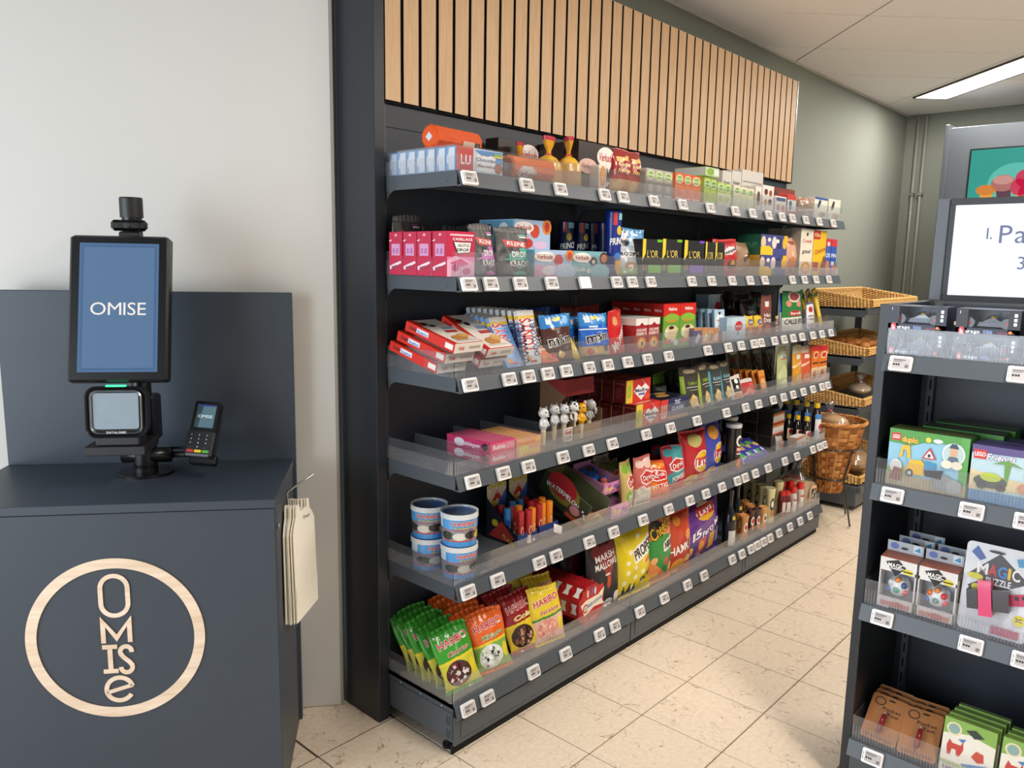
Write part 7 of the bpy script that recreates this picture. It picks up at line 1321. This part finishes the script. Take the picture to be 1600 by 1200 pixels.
# model racing cars in windowed boxes
def car_parts(c1, c2, c3):
    m = MB(); P = [(-.075, .012), (-.072, .018), (-.02, .022), (-.005, .032), (.012, .034), (.02, .026), (.05, .026), (.062, .018), (.062, .01), (-.07, .009)]
    m.prism(P, -.009, .009, c1); m.prism([(-.03, .008), (-.025, .02), (.045, .024), (.055, .012), (.05, .008)], -.024, .024, c2)
    m.box(-.086, -.074, -.034, .034, .010, .013, c3); m.box(-.086, -.072, -.036, -.034, .008, .02, c3); m.box(-.086, -.072, .034, .036, .008, .02, c3)
    m.box(.06, .074, -.028, .028, .04, .043, c3); m.box(.058, .076, -.029, -.027, .018, .044, c2); m.box(.058, .076, .027, .029, .018, .044, c2)
    m.tube([(-.012, -.006, .033), (-.004, -.008, .041), (.01, 0, .044), (-.004, .008, .041), (-.012, .006, .033)], .0016, '#1c1c1e', 6); m.ball((.004, 0, .036), .0065, '#e8b83c', 8)
    body = m.mesh('car_body', M_HARD); m = MB(); m.lathe([(.006, -.0085), (.0145, -.0085), (.0155, -.006), (.0155, .006), (.0145, .0085), (.006, .0085)], 18, '#1a1a1c', TM(0, 0, 0, 90)); m.lathe([(.0001, -.007), (.0085, -.0078), (.009, -.006)], 14, '#b9402c', TM(0, 0, 0, 90)); m.lathe([(.0001, .007), (.0085, .0078), (.009, .006)], 14, '#b9402c', TM(0, 0, 0, 90))
    return body, m.mesh('wheel', M_HARD)
CARS = [car_parts('#c9ccd2', '#3a4258', '#d8602c'), car_parts('#15182a', '#1f2130', '#d8902c')]
def car_box(x, y, z, w, h, kind, lab):
    r_ = thing('model_car_box', lab, 'toy car', (x, y, z), rot(0, 0, -90)); d = .085; m = MB(); c = '#161a2c' if kind == 0 else '#14151c'
    m.box(-w/2, w/2, d-.002, d, 0, h, '#36425e' if kind == 0 else '#4c4c52'); m.box(-w/2, w/2, 0, d, 0, .003, c); m.box(-w/2, -w/2+.026, 0, d, .003, h, c); m.box(w/2-.026, w/2, 0, d, .003, h, c); m.box(-w/2, w/2, 0, .002, 0, .018, '#1c2136'); m.box(-w/2+.026, w/2-.026, 0, d, h-.0015, h, '#3a4152')
    fr_ = lambda a, b, l: (a-w/2, -EPS*l, b)
    art_flat(m, [('e', .1, .15, .05, .16, '#c8283a'), ('t', 'b', .1, .15, .15, '#ffffff'), ('t', 'urago', .28, .15, .12, '#f4f4f6', dict(w=.22)), ('t', 'RB16', .52, .15, .12, '#8a9ad0', dict(w=.14)), ('r', .66, .12, .92, .15, '#a83a4c'), ('e', .86, .17, .03, .06, '#e0823c'), ('t', '1', .06, .86, .1, '#e8e8ec'), ('r', .9, .75, .95, .88, '#d8dae0'), ('r', .9, .58, .95, .70, '#d8dae0'), ('r', .9, .42, .95, .54, '#d8dae0')], fr_, w, h)
    art_flat(m, [('p', [(.1, .3), (.4, .9), (.95, .8), (.95, .3)], '#5f6c86'), ('e', .75, .6, .06, .16, '#39303a'), ('e', .62, .62, .05, .15, '#4a3c40')] if kind == 0 else [('p', [(0, .3), (.3, .9), (1, .9), (1, .3)], '#606268'), ('e', .62, .66, .06, .2, '#3a3438'), ('e', .82, .64, .06, .2, '#4a4246')], lambda a, b, l: (a-w/2+.028, d-.0025-EPS*l, b), w-.056, h)
    m.build('carton', M_CARTON, r_)
    b = link('car_body', CARS[kind][0], r_); b.location = (0, d*.5, .016); b.scale = (.9, .9, .78)
    for sx_, sy_ in ((-.05, -.026), (-.05, .026), (.046, -.027), (.046, .027)): q = link('wheel', CARS[kind][1], r_); q.location = (sx_*.9, d*.5+sy_*.9, .016+.0148); q.scale = (1.0, 1.0, .95)
    m = MB(); m.box(-w/2+.026, w/2-.026, -.0002, .0006, .018, h-.002); m.build('clear_window', M_PANE, r_)
y, w_, h_ = gfit(0, 1388, 1478, 517); hlow = .064; hup = .066; zb = GZ[0]+.0008
xg = GX+.012
for k, (yy, kd) in enumerate(((y, 0), (y-w_-.022, 1), (y-2*w_-.044, 1))):
    car_box(xg, yy, zb, w_, hlow, 1-kd if k < 2 else 0, ('boxed dark model racing car under the silver one', 'boxed silver model racing car under the dark one', 'boxed silver model racing car under the farthest box')[k])
    car_box(xg, yy, zb+hlow+.0008, w_, hup, kd, ('boxed silver racing car on top of a dark one beside the gondola panel', 'boxed dark racing car with yellow nose on top of a silver one', 'boxed dark racing car on top at the far end of the row')[k])
# building block boxes
y, w_, h_ = gfit(1, 1388, 1512, 676)
y = min(y, GY-.035-w_/2)
du = [('r', 0, 0, 1, 1, '#8ec4dc'), ('r', 0, 0, 1, .2, '#b8a47c'), ('p', [(0, .32), (.2, .4), (.3, .2), (0, .2)], '#9aa86a'), ('p', [(0, 1), (1, 1), (1, .88), (.45, .82), (.3, .74), (0, .76)], '#4c9a3c'), ('r', .9, .2, 1, 1, '#5aa348'), ('r', .03, .80, .15, .93, '#d02a20'), ('t', 'LEGO', .09, .865, .06, '#ffffff', dict(w=.09)), ('t', 'duplo', .27, .84, .09, '#f2d23a', dict(w=.2, o='#c8282c')), ('e', .5, .88, .035, .045, '#f4cf3c'), ('e', .62, .88, .06, .035, '#eef4f6'), ('e', .82, .7, .14, .19, '#e8ecec'), ('e', .82, .7, .125, .17, '#b9cfd0'), ('e', .82, .74, .05, .09, '#d8a888'), ('p', [(.76, .8), (.88, .8), (.85, .88), (.79, .88)], '#3a4a5c'), ('p', [(.74, .56), (.9, .56), (.87, .66), (.77, .66)], '#5a6a7c'), ('e', .75, .52, .07, .07, '#e4e0c8'), ('e', .87, .52, .07, .07, '#dcd4c0'), ('p', [(.15, .52), (.18, .74), (.28, .74), (.3, .52), (.26, .52), (.24, .66), (.2, .66), (.19, .52)], '#e8b820'), ('p', [(.24, .3), (.3, .5), (.44, .52), (.52, .4), (.5, .26), (.28, .24)], '#ecbb1c'), ('e', .3, .27, .05, .07, '#2a2a2c'), ('e', .3, .27, .025, .035, '#c9c9c9'), ('e', .12, .36, .08, .12, '#d8d8d6'), ('p', [(.04, .12), (.1, .34), (.2, .32), (.2, .1)], '#8a4a3c'), ('p', [(.44, .56), (.53, .76), (.62, .56)], '#c8282c'), ('p', [(.468, .58), (.53, .71), (.592, .58)], '#f4f0ea'), ('e', .53, .62, .02, .03, '#1c1c1c'), ('r', .48, .3, .62, .5, '#3a8fc0'), ('e', .72, .2, .14, .14, '#8f9294'), ('e', .86, .16, .1, .12, '#a4a7a8'), ('p', [(.48, .36), (.72, .4), (.7, .24), (.5, .26)], '#2c2e30')]
me = carton(w_, .075, h_, '#3c7a34', du, [], [('r', 0, 0, 1, 1, '#4a5a2c')], name='building_block_box')
gput('building_block_box', me, 'green and blue toddler block box with a yellow digger picture in front', 'toy box', xg, y, GZ[1]+.0008)
gput('building_block_box', me, 'green toddler block box standing behind the digger box', 'toy box', xg+.10, y-.055, GZ[1]+.0008)
gput('building_block_box', me, 'green toddler block box standing at the very back of the row', 'toy box', xg+.19, y-.065, GZ[1]+.0008)
y2 = y-w_/2-.006; wf = .235; hf = h_*.93
fr2 = [('r', 0, 0, 1, 1, '#b9d4dc'), ('p', [(0, .2), (1, .3), (1, .5), (.5, .45), (0, .55)], '#dcc99a'), ('r', 0, 0, 1, .2, '#4a86b0'), ('p', [(0, .86), (1, .9), (1, 1), (0, 1)], '#5a4a86'), ('r', .02, .76, .14, .92, '#d02a20'), ('t', 'LEGO', .08, .84, .07, '#ffffff', dict(w=.1)), ('t', 'Friends', .28, .82, .1, '#f6f2fa', dict(w=.26, sh=.25, o='#4a3a86')), ('p', [(.2, .7), (.35, .8), (.5, .68), (.38, .72), (.36, .4), (.33, .4), (.32, .72)], '#6a9a4a'), ('p', [(.5, .6), (.62, .8), (.8, .72), (.66, .66), (.7, .5), (.6, .62), (.52, .5)], '#3f8a5c'), ('e', .2, .38, .16, .12, '#39423a'), ('e', .2, .46, .1, .08, '#b8c83c'), ('e', .12, .3, .05, .07, '#222'), ('e', .3, .3, .05, .07, '#222'), ('e', .55, .35, .1, .1, '#c98a6a'), ('e', .75, .25, .1, .08, '#c85a3c')]
me = carton(wf, .07, hf, '#5a4a86', fr2, [], [('r', 0, 0, 1, 1, '#4f3f78')], name='building_block_box')
gput('building_block_box', me, 'beach themed block box with a purple top beside the digger box', 'toy box', xg, y2-wf/2, GZ[1]+.0008)
gput('building_block_box', me, 'purple topped block box standing behind the beach themed one', 'toy box', xg+.085, y2-wf/2-.006, GZ[1]+.0008)
# puzzle ball cartons with hang tabs
y, w_, h_ = gfit(2, 1374, 1430, 872); wb = w_
def ball_box(c1, c2, c3):
    m = MB(); w = wb; h = .145; d = .055
    m.box(-w/2, w/2, d-.002, d, 0, h+.035, '#b9bec4'); m.box(-w/2, w/2, 0, d, 0, .004, '#d8d4d2'); m.box(-w/2, -w/2+.003, 0, d, 0, h*.8, '#dcdad8'); m.box(w/2-.003, w/2, 0, d, 0, h*.8, '#dcdad8'); m.box(-w/2, w/2, 0, .002, h*.74, h, '#e2e0de'); m.box(-w/2, w/2, 0, .002, 0, .032, '#d9cfcc'); m.add([(-w/2, 0, h), (w/2, 0, h), (w/2, d, h+.006), (-w/2, d, h+.006)], [(0, 1, 2, 3)], '#a8624a')
    fr_ = lambda a, b, l: (a-w/2, -EPS*l-.0002, b)
    art_flat(m, [('p', [(.15, .92), (.5, 1.0), (.72, .86), (.44, .66)], '#1f1d20'), ('t', 'MAGIC', .44, .87, .08, '#f4f2ee', dict(w=.42)), ('e', .78, .8, .14, .055, '#e2cf2c'), ('r', .65, .785, .9, .81, '#2a2a1c'), ('r', .1, .05, .9, .14, '#c8786a'), ('e', .55, .1, .2, .06, '#b85a4c'), ('r', .3, .8, .6, .825, '#d8d4d0')], fr_, w, h)
    art_flat(m, [('e', .2, .5, .12, .3, '#6a7ab8'), ('p', [(.72, .2), (.95, .2), (.95, .9), (.72, .9)], '#e4eaee'), ('p', [(.74, .4), (.9, .8), (.93, .3)], '#4a9ac8'), ('e', .48, .4, .1, .12, '#222')], lambda a, b, l: (a-w/2, d-.0025-EPS*l, h+.006+b), w, .03)
    box = m.mesh('carton', M_CARTON)
    m = MB(); m.ball((0, .029, .062), .030, '#e4e6e8', 20)
    for (a, e, c) in ((-90, -10, c1), (-50, 20, c2), (-130, 25, c3), (-40, -20, '#d8303c'), (-140, -15, '#3a5ab8'), (-90, 50, '#e08a3c')):
        a = math.radians(a); e = math.radians(e); q = Vector((math.cos(a)*math.cos(e), math.sin(a)*math.cos(e), math.sin(e))); m.ball((q.x*.0275, .029+q.y*.0275, .062+q.z*.0275), .009, c, 10, sx=1, sy=1, sz=1)
    return box, m.mesh('puzzle_ball', M_HARD)
BBX = [ball_box('#4aa08a', '#3a5a8c', '#d8dce0'), ball_box('#5a8a86', '#d8323c', '#e0742c')]
def put_ball(k, x, y, lab):
    r_ = thing('puzzle_ball_box', lab, 'puzzle toy', (x, y, GZ[2]+.0008), rot(0, 0, -90)); link('carton', BBX[k][0], r_); link('puzzle_ball', BBX[k][1], r_)
    m = MB(); m.box(-wb/2+.003, wb/2-.003, -.0003, .0004, .032, .107); m.build('clear_window', M_PANE, r_)
yb = min(y, GY-.034-wb/2)
put_ball(0, xg, yb, 'carton with a puzzle ball and green dot beside the gondola panel'); put_ball(1, xg, yb-wb-.006, 'carton with a puzzle ball and orange dot beside the blister pack')
for k, (dx_, dy_) in enumerate(((.062, -.012), (.124, -.022))): put_ball(0, xg+dx_, yb+dy_, ('puzzle ball carton standing second in its row', 'puzzle ball carton standing last in its row')[k])
put_ball(1, xg+.062, yb-wb-.020, 'puzzle ball carton standing behind the one with the orange dot')
# magic puzzle blister
y3 = yb-1.5*wb-.012; wz = .155; hz_ = .235
r_ = thing('puzzle_blister', 'white blister pack with a pink folding puzzle', 'puzzle toy', (xg+.012, y3-wz/2, GZ[2]+.0008), rot(-7, 0, -90)); m = MB()
m.prism(rrect(-wz/2, wz/2, 0, hz_, .012), 0, .002, '#e2e4ea'); fr_ = lambda a, b, l: (a-wz/2, -EPS*l, b)
art_flat(m, [('p', [(.05, .62), (.5, .92), (.95, .66), (.55, .5)], '#4a4446'), ('t', 'M', .27, .72, .12, '#f4f2ee', dict(w=.15)), ('t', 'A', .42, .72, .12, '#d8323c', dict(w=.12)), ('t', 'G', .56, .72, .12, '#3a8ad0', dict(w=.12)), ('t', 'I', .66, .72, .12, '#e8c02c', dict(w=.03)), ('t', 'C', .76, .72, .12, '#f4f2ee', dict(w=.11)), ('t', 'PUZZLE', .52, .60, .07, '#f6f4f0', dict(w=.36)), ('p', [(.08, .88), (.16, .96), (.3, .84), (.22, .8)], '#4a62a8'), ('p', [(.08, .5), (.24, .58), (.34, .5), (.2, .42)], '#2a2a24'), ('e', .2, .5, .06, .04, '#d8d02c'), ('e', .18, .62, .12, .035, '#d8cf3a'), ('p', [(.7, .5), (.98, .56), (.98, .42), (.72, .38)], '#c8305a'), ('r', .78, .46, .84, .5, '#2a2026'), ('r', .88, .48, .94, .52, '#2a2026'), ('p', [(.74, .9), (.94, .94), (.92, .84), (.78, .82)], '#4a9ac8'), ('e', .88, .24, .09, .06, '#e0cf2c'), ('t', '2C', .88, .25, .04, '#1d1d1d'), ('e', .45, .93, .12, .015, '#1c1c1e'), ('r', .5, .03, .9, .12, '#b83a5c')], fr_, wz, hz_)
m.build('card', M_CARTON, r_)
m = MB(); m.box(-.018, .012, -.034, -.004, .055, .145, '#d8306a', TM(0, 0, 0, 0, -8)); m.box(-.045, -.02, -.03, -.004, .07, .12, '#2c2628', TM(0, 0, 0, 0, -8)); m.box(.014, .05, -.03, -.004, .07, .125, '#33292c', TM(0, 0, 0, 0, -8)); m.build('folding_puzzle', M_HARD, r_)
m = MB(); m.box(-.055, .055, -.042, -.0012, .03, .16, '#fff', bev=.008); m.build('clear_blister', M_PANE, r_)
# pocket tools on kraft cards, paint kits
m = MB(); m.prism(rrect(-.05, .05, 0, .135, .008), 0, .0016, '#b0713c'); art_flat(m, [('e', .25, .85, .16, .1, '#5a3620'), ('e', .25, .85, .12, .07, '#b0713c'), ('t', 'Pocket', .62, .72, .06, '#3a2416', dict(w=.5)), ('t', 'Tool', .68, .62, .06, '#3a2416', dict(w=.3)), ('r', .1, .05, .9, .1, '#8a5630'), ('e', .55, .92, .1, .02, '#2a1a10')], lambda a, b, l: (a-.05, -EPS*l, b), .1, .135); KC = m.mesh('card', M_MATT)
m = MB(); m.tube([(0, -.008, .025), (0, -.010, .03), (0, -.010, .075), (0, -.008, .08)], [.004, .011, .011, .004], '#8d1c24', 12, flat=.6); m.tube([(0, -.011, .078), (0, -.011, .084)], .003, '#b9babb', 8); KT = m.mesh('pocket_tool', M_HARD)
m = MB(); m.box(-.02, .02, -.02, -.001, .015, .09, '#fff', bev=.006); KB = m.mesh('clear_blister', M_PANE)
def tool_card(x, y, z, tl, rz, lab, grp=None):
    r_ = thing('pocket_tool_card', lab, 'pocket tool', (x, y, z), rot(tl, 0, -90+rz), grp); link('card', KC, r_); link('pocket_tool', KT, r_); link('clear_blister', KB, r_)
za = GZ[3]
for k in range(3):
    tool_card(xg+.02+.030*k, -1.015, za+.006, -38, -4, 'kraft card with a dark red pocket tool in the %s of the row beside the gondola panel' % ('front', 'middle', 'back'))if False else tool_card(xg+.015+.030*k, -1.02, za+.004, -42, -4, 'brown card with a dark red pocket tool beside the gondola panel', 'pocket tool cards beside the panel')
    tool_card(xg+.010+.030*k, -1.125, za+.004, -42, 4, 'brown card with a dark red pocket tool beside the paint kits', 'pocket tool cards beside the paint kits')
ek = [('r', 0, 0, 1, 1, '#ece6d6'), ('p', [(0, .7), (.5, .8), (1, .72), (1, 1), (0, 1)], '#86b048'), ('e', .2, .82, .15, .12, '#e4d8b0'), ('e', .2, .82, .11, .09, '#8aa8a0'), ('p', [(.42, .86), (.6, .92), (.78, .82), (.6, .76)], '#1f2a1a'), ('p', [(.1, .5), (.14, .62), (.2, .56), (.36, .56), (.4, .64), (.42, .5), (.36, .36), (.3, .36), (.28, .46), (.2, .46), (.18, .34), (.12, .34)], '#c8382c'), ('p', [(.58, .44), (.66, .56), (.8, .54), (.82, .4), (.7, .36)], '#c94a34'), ('p', [(.4, .25), (.9, .36), (.95, .28), (.5, .18)], '#5a86b8'), ('r', 0, .16, 1, .22, '#b8c48a'), ('t', 'EARTH PAINT KIT', .5, .1, .05, '#4a4a40', dict(w=.85)), ('p', [(.3, .66), (.45, .7), (.4, .62)], '#4a78b8')]
EK = carton(.125, .022, .15, '#a4c060', ek, [], [('r', 0, 0, 1, 1, '#9abc58')], name='paint_kit')
for k in range(4):
    gput('paint_kit', EK, 'green paint kit with a red horse beside the pocket tools', 'paint kit', xg+.006+.03*k, -1.247-.004*k, za+.001, (-10, 0, -90), 'paint kits beside the pocket tools')
    gput('paint_kit', EK, 'green paint kit with a red horse in the outer row', 'paint kit', xg+.006+.03*k, -1.385-.004*k, za+.001, (-10, 0, -90), 'paint kits in the outer row') if k < 3 else None
# ================================================================== look-alikes: say which one by counting from a named thing
ORDW = ['first', 'second', 'third', 'fourth', 'fifth', 'sixth', 'seventh', 'eighth', 'ninth', 'tenth', 'eleventh', 'twelfth', 'thirteenth', 'fourteenth', 'fifteenth', 'sixteenth', 'seventeenth', 'eighteenth', 'nineteenth', 'twentieth', '21st', '22nd', '23rd', '24th']
def clusters(vals, tol):
    out = []
    for v in sorted(vals):
        if not out or v-out[-1][-1] > tol: out.append([v])
        else: out[-1].append(v)
    return [sum(c)/len(c) for c in out]
by = {}
for o in SC.objects:
    if o.parent is None and o.get('group') and o.get('label'): by.setdefault((o['label'], o['group']), []).append(o)
for (lab, grp), obs in by.items():
    if len(obs) < 2 or any(k in grp for k in ('sweets', 'jelly', 'pop candy tubes', 'bread rolls', 'snack packs')): continue
    gon = 'gondola' in lab or obs[0]['category'] in ('paint kit', 'pocket tool')
    if grp.startswith('paper bags'):
        for k, o in enumerate(sorted(obs, key=lambda o: (o.location-KO).dot(K1))): o['label'] = 'flat cream paper carrier bag on the hook, %s out from the counter' % ORDW[k]
        continue
    ax, ay = ('y', 'x') if gon else ('x', 'y')       # along the shelf, into the shelf
    al = [(-o.location.y if gon else o.location.x) for o in obs]; dp = [(o.location.x if gon else o.location.y) for o in obs]; hz = [o.location.z for o in obs]
    ca, cd_ = clusters(al, .022), clusters(dp, .011)
    near = lambda v, c: min(range(len(c)), key=lambda i: abs(c[i]-v))
    side = 'the gondola panel' if gon else 'the end panel'
    if len(ca) == len(obs): ph = [', %s from %s' % (ORDW[near(a, ca)], side) for a in al]
    elif len(cd_) == len(obs): ph = [', %s from the front' % ORDW[near(d, cd_)] for d in dp]
    else: ph = [', %s column, %s row back' % (ORDW[near(a, ca)], ORDW[near(d, cd_)]) for a, d in zip(al, dp)]
    if len(set(ph)) < len(obs): continue
    base = lab
    if obs[0]['category'] == 'price tag': base = lab.replace('white electronic price tag clipped on the rail of', 'white price tag on')
    for o, p in zip(obs, ph):
        t = base+p
        if len(t.split()) <= 16: o['label'] = t
